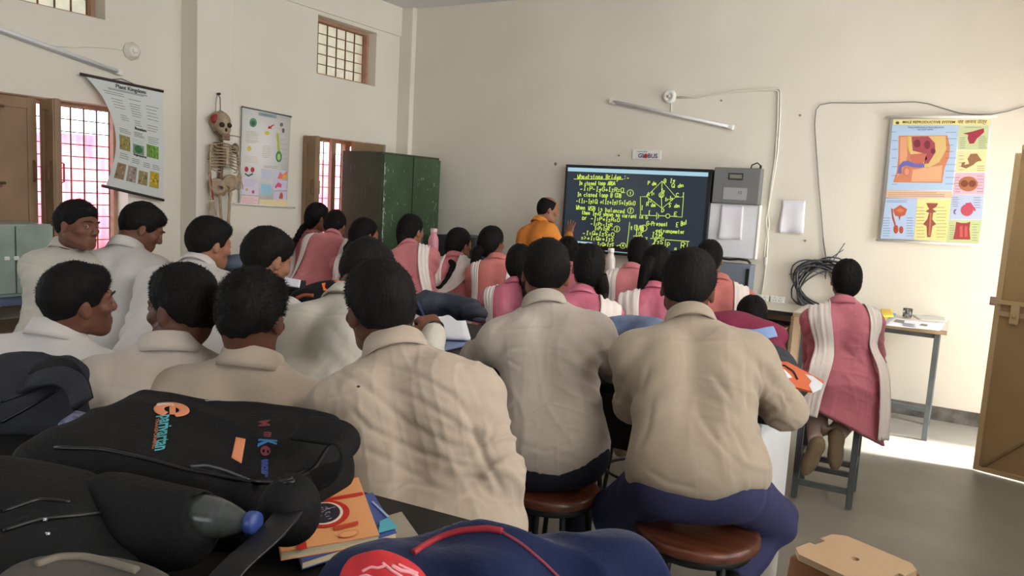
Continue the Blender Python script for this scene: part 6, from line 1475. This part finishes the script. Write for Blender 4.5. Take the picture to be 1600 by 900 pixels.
tb_, bb_, cv = book('textbook', 'blue and turquoise textbook lying under the orange textbook', c2, zt+.0085, .0145, mat('blue_cover', s2l(58,78,140), .4), M_pg)
def onbook(z): return lambda x, y: onz(400+x/3.556, 650+y/3.556, z)
Zu = V3(0,0,1)
p = Print(onbook(zt+.0232), Zu); p.c(78,168,184).quad((688,590), (735,568), (792,625), (680,655)); p.c(150,170,206).quad((640,480), (652,478), (740,560), (730,568)); p.c(30,40,60).quad((672,612), (682,608), (688,618), (678,622), lv=1); p.build('printed_cover', cv, bb_)
to_, bo_, cv = book('textbook', 'orange textbook with a red band and round picture, topmost of the stack', c1, zt+.0235, .0165, mat('orange_cover', s2l(226,158,104), .4, var=.04), M_pg)
p = Print(onbook(zt+.0402), Zu)
p.c(196,44,34).quad((352,470), (590,426), (598,442), (350,486)); p.c(196,44,34).quad((206,622), (262,612), (284,742), (232,750))
p.c(196,44,34).poly(oval(385,550,136,74,30,-.12), 1); p.c(232,214,190).poly(oval(380,548,104,62,30,-.12), 2); p.c(44,38,52).poly(oval(374,548,94,55,30,-.12), 3); p.c(150,140,150)
g = random.Random(9)
for _ in range(26): x, y = 374+g.uniform(-70,70), 548+g.uniform(-36,36); a_ = g.uniform(-.6,.3); l_ = g.uniform(6,26); p.poly([(x, y), (x+l_*math.cos(a_), y+l_*math.sin(a_)), (x+l_*math.cos(a_)+1, y+l_*math.sin(a_)+3), (x+1, y+3)], 4)
p.c(202,74,44).poly([(432,620), (566,590), (570,604), (434,634)], 2).poly([(436,632), (566,602), (568,612), (438,642)], 2); p.c(206,136,88).poly(oval(515,660,60,20,20,-.2), 2); p.c(226,158,104).poly(oval(515,662,50,14,20,-.2), 3)
p.c(150,92,60).text('BHAUTIKI', 372,420,442,404); p.build('printed_cover', cv, bo_)

# ---- grey school bag and pencil pouch at the left edge
v = Vol(); ca = onz(24,630,.915)+V3(-.11,.06,0); Mg = frame(-38, 0, 0)
v.box(ca-V3(0,0,.03), V3(.17,.12,.07), Mg, .05, k=.03); v.ell(ca+V3(-.02,.04,.04), V3(.15,.095,.045), Mg, k=.05)
t = thing('school_bag', 'grey school bag with black carry loop at the left end of the front bench', 'bag', (ca[0], ca[1], TF)); b = tuple(t.location)
o = volobj('shell', v, .008, M_bag2, t, b, 1, bag_disp(12, .012, 22)); bg = shell_bvh(o)
strap('carry_handle', [dep(*q) for q in ((28,604,1.98), (52,578,1.96), (86,567,1.93), (112,575,1.90), (128,600,1.86), (134,626,1.82))], .036, .014, M_bagd, t, b, V3(.3,.6,.7))
strap('top_strap', [dep(*q) for q in ((20,612,1.95), (60,592,1.90), (96,586,1.87), (120,600,1.84), (128,630,1.80))], .05, .016, M_bag2, t, b, V3(.2,.6,.8))
seam('piping', bg, [(2,660), (30,645), (60,628), (90,610)], .004, M_pipe, t, b); seam('piping', bg, [(2,628), (40,616), (80,600)], .003, M_pipe, t, b)
v = Vol(); cp = onz(88,655,.862); Mp = frame(-18, 0, 0); v.box(cp, V3(.085,.032,.024), Mp, .022, k=.01)
o = volobj('pencil_pouch', v, .004, mat('patterned_blue_cloth', s2l(48,50,96), .7, var=.5, vscale=45, var2=s2l(150,152,176), bump=.1), None, (0,0,0), 1, bag_disp(2, .002, 30)); prop(o, 'blue patterned pencil pouch beside the grey school bag', 'pouch')
pc = [onz(x, y, TF+.001) for x, y in ((22,716), (88,688), (130,700), (110,760), (60,745))]
m = MB(); m.raw([p_ for p_ in pc]+[p_+V3(0,0,.001) for p_ in pc], [(4,3,2,1,0), (5,6,7,8,9)]+[(i, (i+1) % 5, 5+(i+1) % 5, 5+i) for i in range(5)]); prop(m.build('loose_paper', M_paper), 'pale loose sheet of paper poking out left of the black backpack', 'paper')
# ---- large dark bag at the lower left and the grey one in front of it
v = Vol(); cl = onz(36,868,.94)+V3(-.06,-.0,-.035); Ml = frame(-36, 0, 6)
v.box(cl-V3(0,0,.04), V3(.22,.16,.09), Ml, .08, k=.04); v.ell(cl+V3(-.10,.05,.05), V3(.20,.13,.06), Ml, k=.06)
t = thing('school_bag', 'big charcoal school bag filling the lower left corner of the bench', 'bag', (cl[0], cl[1], TF)); b = tuple(t.location)
o = volobj('shell', v, .008, M_bagd, t, b, 1, bag_disp(31, .007)); bl = shell_bvh(o)
seam('piping', bl, [(4,830), (60,812), (120,806), (180,800)], .004, M_pipe, t, b); seam('piping', bl, [(4,800), (60,780), (110,785)], .003, M_pipe, t, b)
for q in ((70,814), (75,836)):
    h_, n_ = hit(bl, *q, .002); m = MB(); m.obox(h_, CR, CU, n_, (.009,.005,.004), .0015); m.ball(h_, .003, 2); m.build('buckle', M_zip, t, b)
v = Vol(); cg = dep(135,915,1.0); v.ell(cg-V3(0,0,.02), V3(.13,.075,.055), frame(-20, 0, 0), k=.02); v.ell(cg+V3(.01,-.005,.035), V3(.10,.05,.03), frame(-20, 0, 8), k=.03, cut=True)
t = thing('folded_cloth', 'folded grey cloth with a thick rim at the very bottom left', 'cloth', (cg[0], cg[1], TF)); b = tuple(t.location)
o = volobj('cloth', v, .006, mat('grey_khaki_cloth', s2l(74,70,64), .85, bump=.3, bscale=60), t, b, 1, bag_disp(5, .003)); bc = shell_bvh(o)
seam('rim', bc, [(56,884), (90,872), (130,871), (170,880), (215,893)], .006, mat('khaki_rim', s2l(112,104,92), .8), t, b)

# ---- navy bag with red piping, red pouch on it
v = Vol(); q0 = dep(745,885,1.16); 
for (x, y, d_, r_) in ((530,888,1.12,.045), (580,862,1.13,.055), (640,850,1.15,.065), (705,838,1.16,.072), (765,828,1.17,.072), (825,840,1.17,.06), (880,856,1.18,.055), (935,832,1.20,.060), (965,836,1.20,.055), (1000,872,1.19,.045)): v.ell(dep(x, y, d_)-CU*r_*.80, V3(r_*1.15, r_*1.1, r_*.80), frame(-30, 0, 0), k=.03)
v.box(dep(760,985,1.12)-V3(0,0,.02), V3(.20,.12,.07), frame(-32, 0, 0), .05, k=.05)
t = thing('navy_bag', 'soft navy bag with red piping slumped at the front edge of the bench', 'bag', (q0[0], q0[1], TF)); b = tuple(t.location)
o = volobj('shell', v, .0065, M_blue, t, b, 1, bag_disp(21, .012, 24)); bb = shell_bvh(o)
M_redp = mat('red_piping', s2l(150,34,44), .6)
seam('red_piping', bb, [(645,866), (660,856), (682,844), (705,835), (725,830), (763,827), (785,831)], .0055, M_redp, t, b, .002); seam('red_seam', bb, [(775,826), (815,850), (850,880), (875,905)], .0025, mat('red_thread', s2l(130,50,66), .7), t, b)
m = MB(); cr = dep(704,834,1.32); m.tube([cr+CR*.016*math.cos(q)+CU*.010*math.sin(q) for q in np.linspace(.3, 3.4, 12)], .0022, 6); m.build('metal_ring', M_zip, t, b)
v = Vol(); v.ell(dep(600,915,1.03), V3(.062,.045,.040), frame(-25, 0, 10), k=.02)
o = volobj('red_pouch', v, .004, mat('red_print_cloth', s2l(190,38,46), .7, var=.2, vscale=30), None, (0,0,0), 1, bag_disp(9, .004, 30)); br_ = BVHTree.FromPolygons([p_.co for p_ in o.data.vertices], [tuple(q.vertices) for q in o.data.polygons]); prop(o, 'red pouch with pink and white squiggle pattern at the bottom edge', 'pouch')
for k, (pts, r_) in enumerate(((((566,893), (580,886), (590,888), (604,884)), .002), (((612,884), (625,892), (640,894), (652,902)), .003), (((622,882), (636,889), (652,896)), .002), (((560,902), (572,898), (582,902)), .0015), (((598,880), (612,892), (628,902)), .0022))):
    s_ = seam('squiggle', br_, pts, r_, mat('pouch_pink', s2l(226,150,156), .7), None, (0,0,0), .0005); s_.parent = o

# ---- brown plastic stool, lower right
M_ps = mat('tan_plastic', s2l(196,164,128), .38, var=.05); M_psd = mat('brown_plastic', s2l(140,92,56), .38)
zp = .36; A_, B_, C2 = onz(1242,856,zp), onz(1302,834,zp), onz(1440,893,zp); ex = unit(B_-A_); ey = V3(ex[1], -ex[0], 0); W1_ = np.linalg.norm(B_-A_)+.06; L1_ = .30
o0 = (A_-ex*.03)*V3(1,1,0); cen = o0+ex*W1_/2+ey*L1_/2
t = thing('plastic_stool', 'tan moulded plastic stool with a hole in its top, empty, on the floor', 'stool', (cen[0], cen[1], FZ)); b = tuple(t.location)
from mathutils.geometry import tessellate_polygon
cc_ = .035; outl = [(cc_,0), (W1_*.40,0), (W1_*.40,.02), (W1_*.62,.02), (W1_*.62,0), (W1_-cc_,0), (W1_,cc_), (W1_,L1_-cc_), (W1_-cc_,L1_), (W1_*.62,L1_), (W1_*.62,L1_-.02), (W1_*.4,L1_-.02), (W1_*.4,L1_), (cc_,L1_), (0,L1_-cc_), (0,cc_)]
hole = [(W1_/2+.014*math.cos(q), L1_/2+.014*math.sin(q)) for q in np.linspace(0, 2*math.pi, 17)[:-1]]
tri = tessellate_polygon([[Vector((p_[0], p_[1], 0)) for p_ in outl], [Vector((p_[0], p_[1], 0)) for p_ in hole]]); allp = outl+hole; W3_ = lambda p_, z: o0+ex*p_[0]+ey*p_[1]+V3(0,0,z)
m = MB(); n_ = len(allp); vs = [W3_(p_, zp) for p_ in allp]+[W3_(p_, zp-.022) for p_ in allp]; fs = [tuple(q) for q in tri]+[tuple(n_+i for i in reversed(q)) for q in tri]
for L0, ln in ((0, len(outl)), (len(outl), len(hole))): fs += [(L0+i, L0+(i+1) % ln, n_+L0+(i+1) % ln, n_+L0+i) for i in range(ln)]
m.raw(vs, fs); m.build('seat', M_ps, t, b)
ctr = (W1_/2, L1_/2)
for (s0, s1) in ((0, 0), (1, 0), (1, 1), (0, 1)):
    p_ = (W1_*s0, L1_*s1); q_ = lambda u, w, z, fl: W3_((ctr[0]+(p_[0]-ctr[0])*(u*fl), ctr[1]+(p_[1]-ctr[1])*(w*fl)), z)
    m = MB(); vs = []
    for z, fl in ((zp-.0225, .97), (FZ+.2, 1.06), (FZ, 1.14)):
        for (u, w) in ((1,1), (.42,1), (.42,.93), (.9,.93), (.9,.42), (1,.42)): vs.append(q_(u, w, z, fl))
    fs = [(i*6+k, i*6+(k+1) % 6, (i+1)*6+(k+1) % 6, (i+1)*6+k) for i in range(2) for k in range(6)]+[(5,4,3,2,1,0), (12,13,14,15,16,17)]; m.raw(vs, fs); m.build('leg', M_psd, t, b)
for (u0, w0, u1, w1) in ((0,0,1,0), (1,0,1,1), (1,1,0,1), (0,1,0,0)):
    a_, c_ = W3_((W1_*u0, L1_*w0), zp-.055), W3_((W1_*u1, L1_*w1), zp-.055); cm = W3_(ctr, zp-.055); a_ = cm+(a_-cm)*.955; c_ = cm+(c_-cm)*.955; d_ = unit(c_-a_)
    m = MB(); m.obox((a_+c_)/2, d_, np.cross(ZA, d_), ZA, (np.linalg.norm(c_-a_)*.9, .008, .062), .003); m.build('apron', M_psd, t, b)

# ---- on the middle bench
def lying(name, label, quad, z, th, m_, cat, curl=0, page=None):
    C_ = [onz(x, y, z) for x, y in quad]; cen = sum(C_)/4; mb = MB(); n = 8; vs = []; fs = []
    for lay in (0, 1):
        for j in range(n+1):
            for i in range(n+1):
                u, w = i/n, j/n; p_ = (C_[0]*(1-u)+C_[1]*u)*(1-w)+(C_[3]*(1-u)+C_[2]*u)*w; vs.append(p_+V3(0,0,th*lay+curl*(abs(u-.5)*2)**2*.6+curl*.3*w*w))
    L0 = (n+1)**2
    for j in range(n):
        for i in range(n): a_ = j*(n+1)+i; q = (a_, a_+1, a_+n+2, a_+n+1); fs += [tuple(reversed(q)), tuple(k+L0 for k in q)]
    rim = [i for i in range(n)]+[(n+1)*j+n for j in range(n)]+[(n+1)*n+n-i for i in range(n)]+[(n+1)*(n-j) for j in range(n)]
    for k in range(len(rim)): a_, b_ = rim[k], rim[(k+1) % len(rim)]; fs.append((a_, b_, b_+L0, a_+L0))
    mb.raw(vs, fs, True); o_ = mb.build(name, m_); return prop(o_, label, cat)
M_wp = mat('bright_paper', s2l(238,238,246), .8)
t = thing('exercise_book', 'open white exercise book under the writing hand on the middle bench', 'book', onz(705,512,TZ)); b = tuple(t.location)
o = lying('pages', None, ((652,488), (722,486), (735,534), (640,528)), TZ+.014, .012, M_wp, None, .006); o.parent = t; o.data.transform(Matrix.Translation(-Vector(b)))
o = lying('blue_cover', None, ((650,492), (723,490), (737,539), (668,556)), TZ+.002, .008, mat('blue_grey_cover', s2l(120,132,166), .5), None); o.parent = t; o.data.transform(Matrix.Translation(-Vector(b)))
q0, q1 = dep(664,497,2.66), dep(652,470,2.74); m = MB(); d_ = unit(q1-q0); m.tube([q0-d_*.03, q0-d_*.015, q1], [.001,.004,.004], 8); prop(m.build('pen', mat('pen_blue', s2l(40,52,120), .3)), 'pen held in the writing hand over the open exercise book', 'pen')
lying('loose_paper', 'white paper at the bench edge left of the boy with elbows spread', ((772,553), (802,551), (806,570), (774,568)), TZ+.002, .003, M_wp, 'paper')
v = Vol(); 
for (x, y, d_, r_) in ((655,474,3.04,.055), (690,473,3.04,.065), (722,482,3.0,.055), (744,490,2.92,.035), (748,500,2.84,.022)): v.ell(dep(x, y, d_), V3(r_*1.35, r_*.9, r_*.75), frame(-30, 0, 0), k=.05)
o = volobj('dark_jacket', v, .008, mat('dark_blue_jacket', s2l(48,54,68), .6, var=.3, vscale=8, bump=.25, bscale=30), None, (0,0,0), 1, bag_disp(41, .010, 24)); prop(o, 'crumpled dark blue jacket lying beyond the open exercise book', 'jacket')
v = Vol()
for (x, y, d_, r_) in ((955,518,3.15,.07), (990,516,3.12,.08), (1025,520,3.06,.075), (1060,530,3.0,.07)): v.ell(dep(x, y, d_)-V3(0,0,.01), V3(r_*1.4, r_, r_*.8), frame(-25, 0, 0), k=.05)
o = volobj('denim_bag', v, .008, mat('pale_blue_denim', s2l(118,136,170), .6, var=.3, vscale=9, var2=s2l(80,90,120), bump=.2, bscale=40), None, (0,0,0), 1, bag_disp(51, .010, 22)); prop(o, 'pale blue cloth bag on the middle bench between the two stool boys', 'bag')
# maroon jacket with pale blue band, on a dark bag
v = Vol()
for (x, y, d_, r_) in ((1135,512,3.30,.09), (1165,514,3.28,.085), (1195,522,3.22,.075), (1205,548,3.15,.05)): v.ell(dep(x, y, d_), V3(r_*1.2, r_, r_*.75), frame(-15, 0, 0), k=.05)
o = volobj('maroon_jacket', v, .007, mat('maroon_knit', s2l(128,38,66), .8, bump=.3, bscale=50, var=.15, vscale=9), None, (0,0,0), 1, bag_disp(61, .007, 22)); bj = BVHTree.FromPolygons([p_.co for p_ in o.data.vertices], [tuple(q.vertices) for q in o.data.polygons]); prop(o, 'folded maroon jacket with a pale blue band on the middle bench', 'jacket')
m = ribbon(bj, [dep(x, y, 3.15) for x, y in ((1148,529), (1168,526), (1190,522), (1212,517))], .05, off=.003, amp=0, th=.002); m.build('pale_band', mat('pale_blue_band', s2l(140,168,214), .7), o)
v = Vol()
for (x, y, d_, r_) in ((1192,556,3.10,.06), (1216,560,3.06,.06), (1232,576,3.02,.04)): v.ell(dep(x, y, d_)-V3(0,0,.01), V3(r_, r_*1.3, r_*.8), frame(-30, 0, 0), k=.05)
o = volobj('dark_bag', v, .007, mat('dark_denim', s2l(44,48,58), .6, var=.25, vscale=9, bump=.25, bscale=50), None, (0,0,0), 1, bag_disp(71, .007, 24)); prop(o, 'dark crumpled bag below the maroon jacket at the bench end', 'bag')
fz = .905
t = thing('file_folder', 'orange card folder sticking out over the right end of the middle bench', 'folder', onz(1230,580,fz)*V3(1,1,0)+V3(0,0,TZ)); b = tuple(t.location)
q = [onz(x, y, fz) for x, y in ((1180,541), (1287,598), (1268,614), (1165,588))]; m = MB(); m.raw(q+[p_+V3(0,0,.006) for p_ in q], [(3,2,1,0), (4,5,6,7)]+[(i, (i+1) % 4, 4+(i+1) % 4, 4+i) for i in range(4)]); m.build('folder_card', mat('orange_card', s2l(236,112,62), .55, var=.05), t, b)
q = [onz(x, y, fz+.0065) for x, y in ((1258,585), (1270,588), (1286,600), (1283,608), (1270,614), (1264,602), (1268,596))]; m = MB(); m.prism([(0,0)], (0,0,0), XA, YA, ZA, 0) if False else m.raw(q+[p_+V3(0,0,.001) for p_ in q], [tuple(range(6,-1,-1)), tuple(range(7,14))]+[(i, (i+1) % 7, 7+(i+1) % 7, 7+i) for i in range(7)]); m.build('white_label', M_wp, t, b)
m = MB(); m.tube([onz(x, y, fz+.009) for x, y in ((1212,570), (1226,571), (1240,580), (1246,592))], .003, 6); m.build('black_elastic', M_black, t, b)
# support under the folder: the pile of exercise books it lies on
t = thing('exercise_book', 'thin exercise books stacked flat under the orange folder', 'book', onz(1190,590,TZ)); b = tuple(t.location)
q = [onz(x, y, fz) for x, y in ((1160,556), (1232,585), (1225,606), (1150,592))]; m = MB(); m.raw([p_*V3(1,1,0)+V3(0,0,TZ+.001) for p_ in q]+[p_-V3(0,0,.0005) for p_ in q], [(3,2,1,0), (4,5,6,7)]+[(i, (i+1) % 4, 4+(i+1) % 4, 4+i) for i in range(4)]); m.build('pages', M_pg, t, b)
lying('loose_paper', 'white sheet lying on the orange folder', ((1196,570), (1226,578), (1238,590), (1190,596)), fz+.0068, .0012, M_wp, 'paper')
# left part of the bench: grey bag with an orange flap, white pages
v = Vol()
for (x, y, d_, r_) in ((485,462,3.10,.07), (515,455,3.12,.085), (545,458,3.10,.075)): v.ell(dep(x, y, d_)-V3(0,0,.02), V3(r_*1.25, r_, r_*.75), frame(-38, 0, 0), k=.05)
t = thing('school_bag', 'dark grey bag with a bright orange flap beyond the bent-over boy', 'bag', dep(515,475,3.1)*V3(1,1,0)+V3(0,0,TZ)); b = tuple(t.location)
o = volobj('shell', v, .008, M_bagd, t, b, 1, bag_disp(81, .006, 20)); bs = shell_bvh(o)
M_flap = mat('orange_flap', s2l(240,110,50), .6); ring_patch(bs, [(503,444), (530,439), (545,446), (548,456), (506,455)], [], M_flap, t, b, 'flap', .004)
seam('orange_trim', bs, [(464,466), (475,461), (490,462)], .008, mat('dull_orange', s2l(170,84,60), .6), t, b)
lying('loose_paper', 'white pages beside the bowed head with the long fringe', ((441,434), (470,439), (468,450), (440,446)), .9455, .006, M_wp, 'paper')
v = Vol(); v.box(onz(455,449,.925)*V3(1,1,0)+V3(0,0,.886), V3(.13,.10,.037), frame(-38, 0, 0), .03); o = volobj('cloth_bag', v, .008, M_bagd, None, (0,0,0), 1, bag_disp(17, .004)); prop(o, 'flat charcoal bag under the dark book beside the bowed head', 'bag')
lying('book', 'dark closed book under the white pages at the left of the middle bench', ((434,440), (478,444), (478,458), (430,454)), .925, .02, M_bagd, 'book')
v = Vol()
for (x, y, d_, r_) in ((362,414,3.6,.05), (375,412,3.62,.045)): v.ell(dep(x, y, d_), V3(r_*1.4, r_, r_*.8), frame(-40, 0, 0), k=.04)
o = volobj('small_bag', v, .008, mat('slate_blue_cloth', s2l(72,82,98), .7, bump=.2), None, (0,0,0), 1, bag_disp(91, .005)); prop(o, 'slate blue bag glimpsed in front of the boy below the skeleton', 'bag')

# ---- bottles on the back bench, things on the wall table
def bottle(label, base_px, z, y, hgt, r_, body, capm, name='steel_bottle'):
    c_ = ony(*base_px, y); c_ = V3(c_[0], y, z); t = thing(name, label, 'bottle', c_)
    m = MB(); m.lathe([(.001,0), (r_*.92,0), (r_,.006), (r_,hgt*.62), (r_*.86,hgt*.72), (r_*.62,hgt*.80), (r_*.60,hgt*.86), (.001,hgt*.86)], (0,0,0), 28); m.build('bottle_body', body, t)
    m = MB(); m.lathe([(.001,hgt*.862), (r_*.64,hgt*.862), (r_*.66,hgt*.88), (r_*.66,hgt*.97), (r_*.58,hgt), (.001,hgt)], (0,0,0), 24); m.build('cap', capm, t); return t
bottle('tall pink water bottle standing beside the girl with the dupatta down her back', (676,405), .841, 5.75, .29, .048, mat('pink_bottle', s2l(226,150,162), .3), mat('pale_pink', s2l(240,200,200), .35))
bottle('white water bottle with pale cap below the screen', (952,430), .841, 5.74, .26, .040, mat('ivory_bottle', s2l(216,206,196), .3), M_white)
zt = .721
lying('book', 'yellow-covered book lying on the cream table behind the girl on the tall stool', ((1376,486), (1392,487), (1396,497), (1376,497)), zt, .02, mat('yellow_cover', s2l(246,206,60), .5), 'book')
lying('leaflet', 'blue leaflet beside the yellow book on the cream table', ((1391,489), (1400,491), (1396,498), (1388,497)), zt, .006, mat('sky_blue_print', s2l(70,150,196), .5), 'paper')
o = lying('newspaper', 'white newspaper spread along the front edge of the cream table', ((1392,497), (1476,506), (1468,517), (1376,508)), zt, .003, M_wp, 'newspaper', .002)
p = Print(lambda x, y: onz(1370+x, 480+y, zt+.0045), V3(0,0,1)); p.c(120,110,100).quad((30,19), (44,21), (42,25), (26,23)).quad((70,26), (80,27.5), (78,30), (67,28)); p.c(150,150,156).lines(40,24,66,30,3,.8,4,.12); pp_ = p.build('print', None, (0,0,0)); pp_.parent = o
lying('loose_paper', 'grey-white sheet at the back right of the cream table', ((1424,492), (1482,495), (1480,503), (1436,500)), zt, .002, mat('greyish_paper', s2l(214,214,206), .8), 'paper')
g0 = onz(1417,497,zt); t = thing('glass_jar', 'small clear glass standing on the papers of the cream table', 'glass', (g0[0], g0[1], zt+.004)); m = MB(); m.lathe([(.001,0), (.028,0), (.032,.004), (.034,.07), (.031,.07), (.029,.008), (.001,.006)], (0,0,0), 24, capped=False); m.build('glass', mat('clear_glass', (.9,.92,.92), .05, trans=1, ior=1.4), t)
m = MB(); m.lathe([(.001,.0065), (.0285,.0065), (.03,.03), (.001,.03)], (0,0,0), 20); m.build('contents', mat('greyish_contents', s2l(170,164,160), .5), t)
# wire bangle of the writing boy
wr = PEOPLE['B8']['wR']; d_ = unit(dep(656,482,2.72)-dep(679,516,2.60)); x_, y_ = _perp(d_); m = MB(); m.tube([wr+d_*.004+.034*(x_*math.cos(q)+y_*math.sin(q)) for q in np.linspace(0, 6.28, 20)[:-1]], .0028, 6, closed=True)
o = m.build('bracelet', M_black, PEOPLE['B8']['root'], PEOPLE['B8']['base'])
# ink spot on the shirt of the boy in front
# ================================================================ camera, light
cam = bpy.data.cameras.new('camera'); co = bpy.data.objects.new('camera', cam); COL.objects.link(co)
cam.sensor_width = 36; cam.lens = 36*CF/1600; cam.clip_start = .02; cam.clip_end = 200
Mx = Matrix(((CR[0], CU[0], -CFW[0], CPOS[0]), (CR[1], CU[1], -CFW[1], CPOS[1]), (CR[2], CU[2], -CFW[2], CPOS[2]), (0, 0, 0, 1)))
co.matrix_world = Mx; SC.camera = co
w = bpy.data.worlds.new('sky'); SC.world = w; w.use_nodes = True
nt = w.node_tree; bg = nt.nodes['Background']
tc = nt.nodes.new('ShaderNodeTexCoord'); sep = nt.nodes.new('ShaderNodeSeparateXYZ'); rp = nt.nodes.new('ShaderNodeValToRGB')
nt.links.new(tc.outputs['Generated'], sep.inputs[0]); nt.links.new(sep.outputs['Z'], rp.inputs['Fac'])
rp.color_ramp.elements[0].color = (.86, .90, .93, 1); rp.color_ramp.elements[1].color = (.55, .72, 1, 1); rp.color_ramp.elements[1].position = .8
nt.links.new(rp.outputs['Color'], bg.inputs['Color']); bg.inputs['Strength'].default_value = 3.4
def lamp(name, kind, loc, target, energy, col=(1,1,1), size=1, sizey=None, spread=None, angle=None):
    L = bpy.data.lights.new(name, kind); L.energy = energy; L.color = col
    if kind == 'AREA':
        L.size = size
        if sizey: L.shape = 'RECTANGLE'; L.size_y = sizey
        if spread: L.spread = spread
    if kind == 'SUN': L.angle = angle
    o = bpy.data.objects.new(name, L); COL.objects.link(o); o.location = loc
    o.rotation_euler = (Vector(target)-Vector(loc)).to_track_quat('-Z', 'Y').to_euler(); return o
lamp('sun', 'SUN', (8, 8, 12), (8-.68, 8-.10, 12-.72), 16, (1, .97, .9), angle=math.radians(6))
lamp('door_daylight', 'AREA', (1.9, 5.9, 1.25), (0, 5.7, .6), 95, (.93, .97, 1), 1.1, 2.2)
lamp('right_fill', 'AREA', (1.75, 1.4, 1.5), (-3, 2.5, 1.5), 8, (.98, .98, 1), 2.3, 1.2)  # added fill through an unseen opening in the right wall
lamp('right_high_fill', 'AREA', (1.7, .7, 2.9), (-4, 2.5, 1.9), 40, (.98, .98, 1), 1.7, .6)  # added high fill from the right, evens out the wall brightness
lamp('right_high_fill', 'AREA', (1.7, 3.6, 2.9), (-4, 5, 1.9), 70, (.98, .98, 1), 1.9, .6)  # second added high fill, nearer the front wall
lamp('back_fill', 'AREA', (-2.1, -2.8, 1.5), (-2.5, 3, 1.6), 3, (1, .97, .93), 2.9, 1.2)  # faint fill added behind the camera
lamp('left_fill', 'AREA', (-6.1, 0, 1.5), (0, 2, 1.2), 14, (.97, .98, 1), 1.7, 1.1)  # added fill from the left, source out of view
for i_, W in enumerate((W1, W2, W3, W4, DR)):
    L = bpy.data.lights.new('sky_portal', 'AREA'); L.shape = 'RECTANGLE'; L.size = W[1]-W[0]; L.size_y = W[3]-W[2]; L.cycles.is_portal = True
    o = bpy.data.objects.new('sky_portal', L); COL.objects.link(o); x = (LX-.26) if i_ < 4 else RX+.26
    o.location = (x, (W[0]+W[1])/2, (W[2]+W[3])/2); o.rotation_euler = (Vector((1 if i_ < 4 else -1, 0, 0))).to_track_quat('-Z', 'Z').to_euler()
vs_ = SC.view_settings; vs_.view_transform = 'Standard'; vs_.look = 'None'; vs_.exposure = 0.40; vs_.gamma = 1; vs_.use_curve_mapping = False
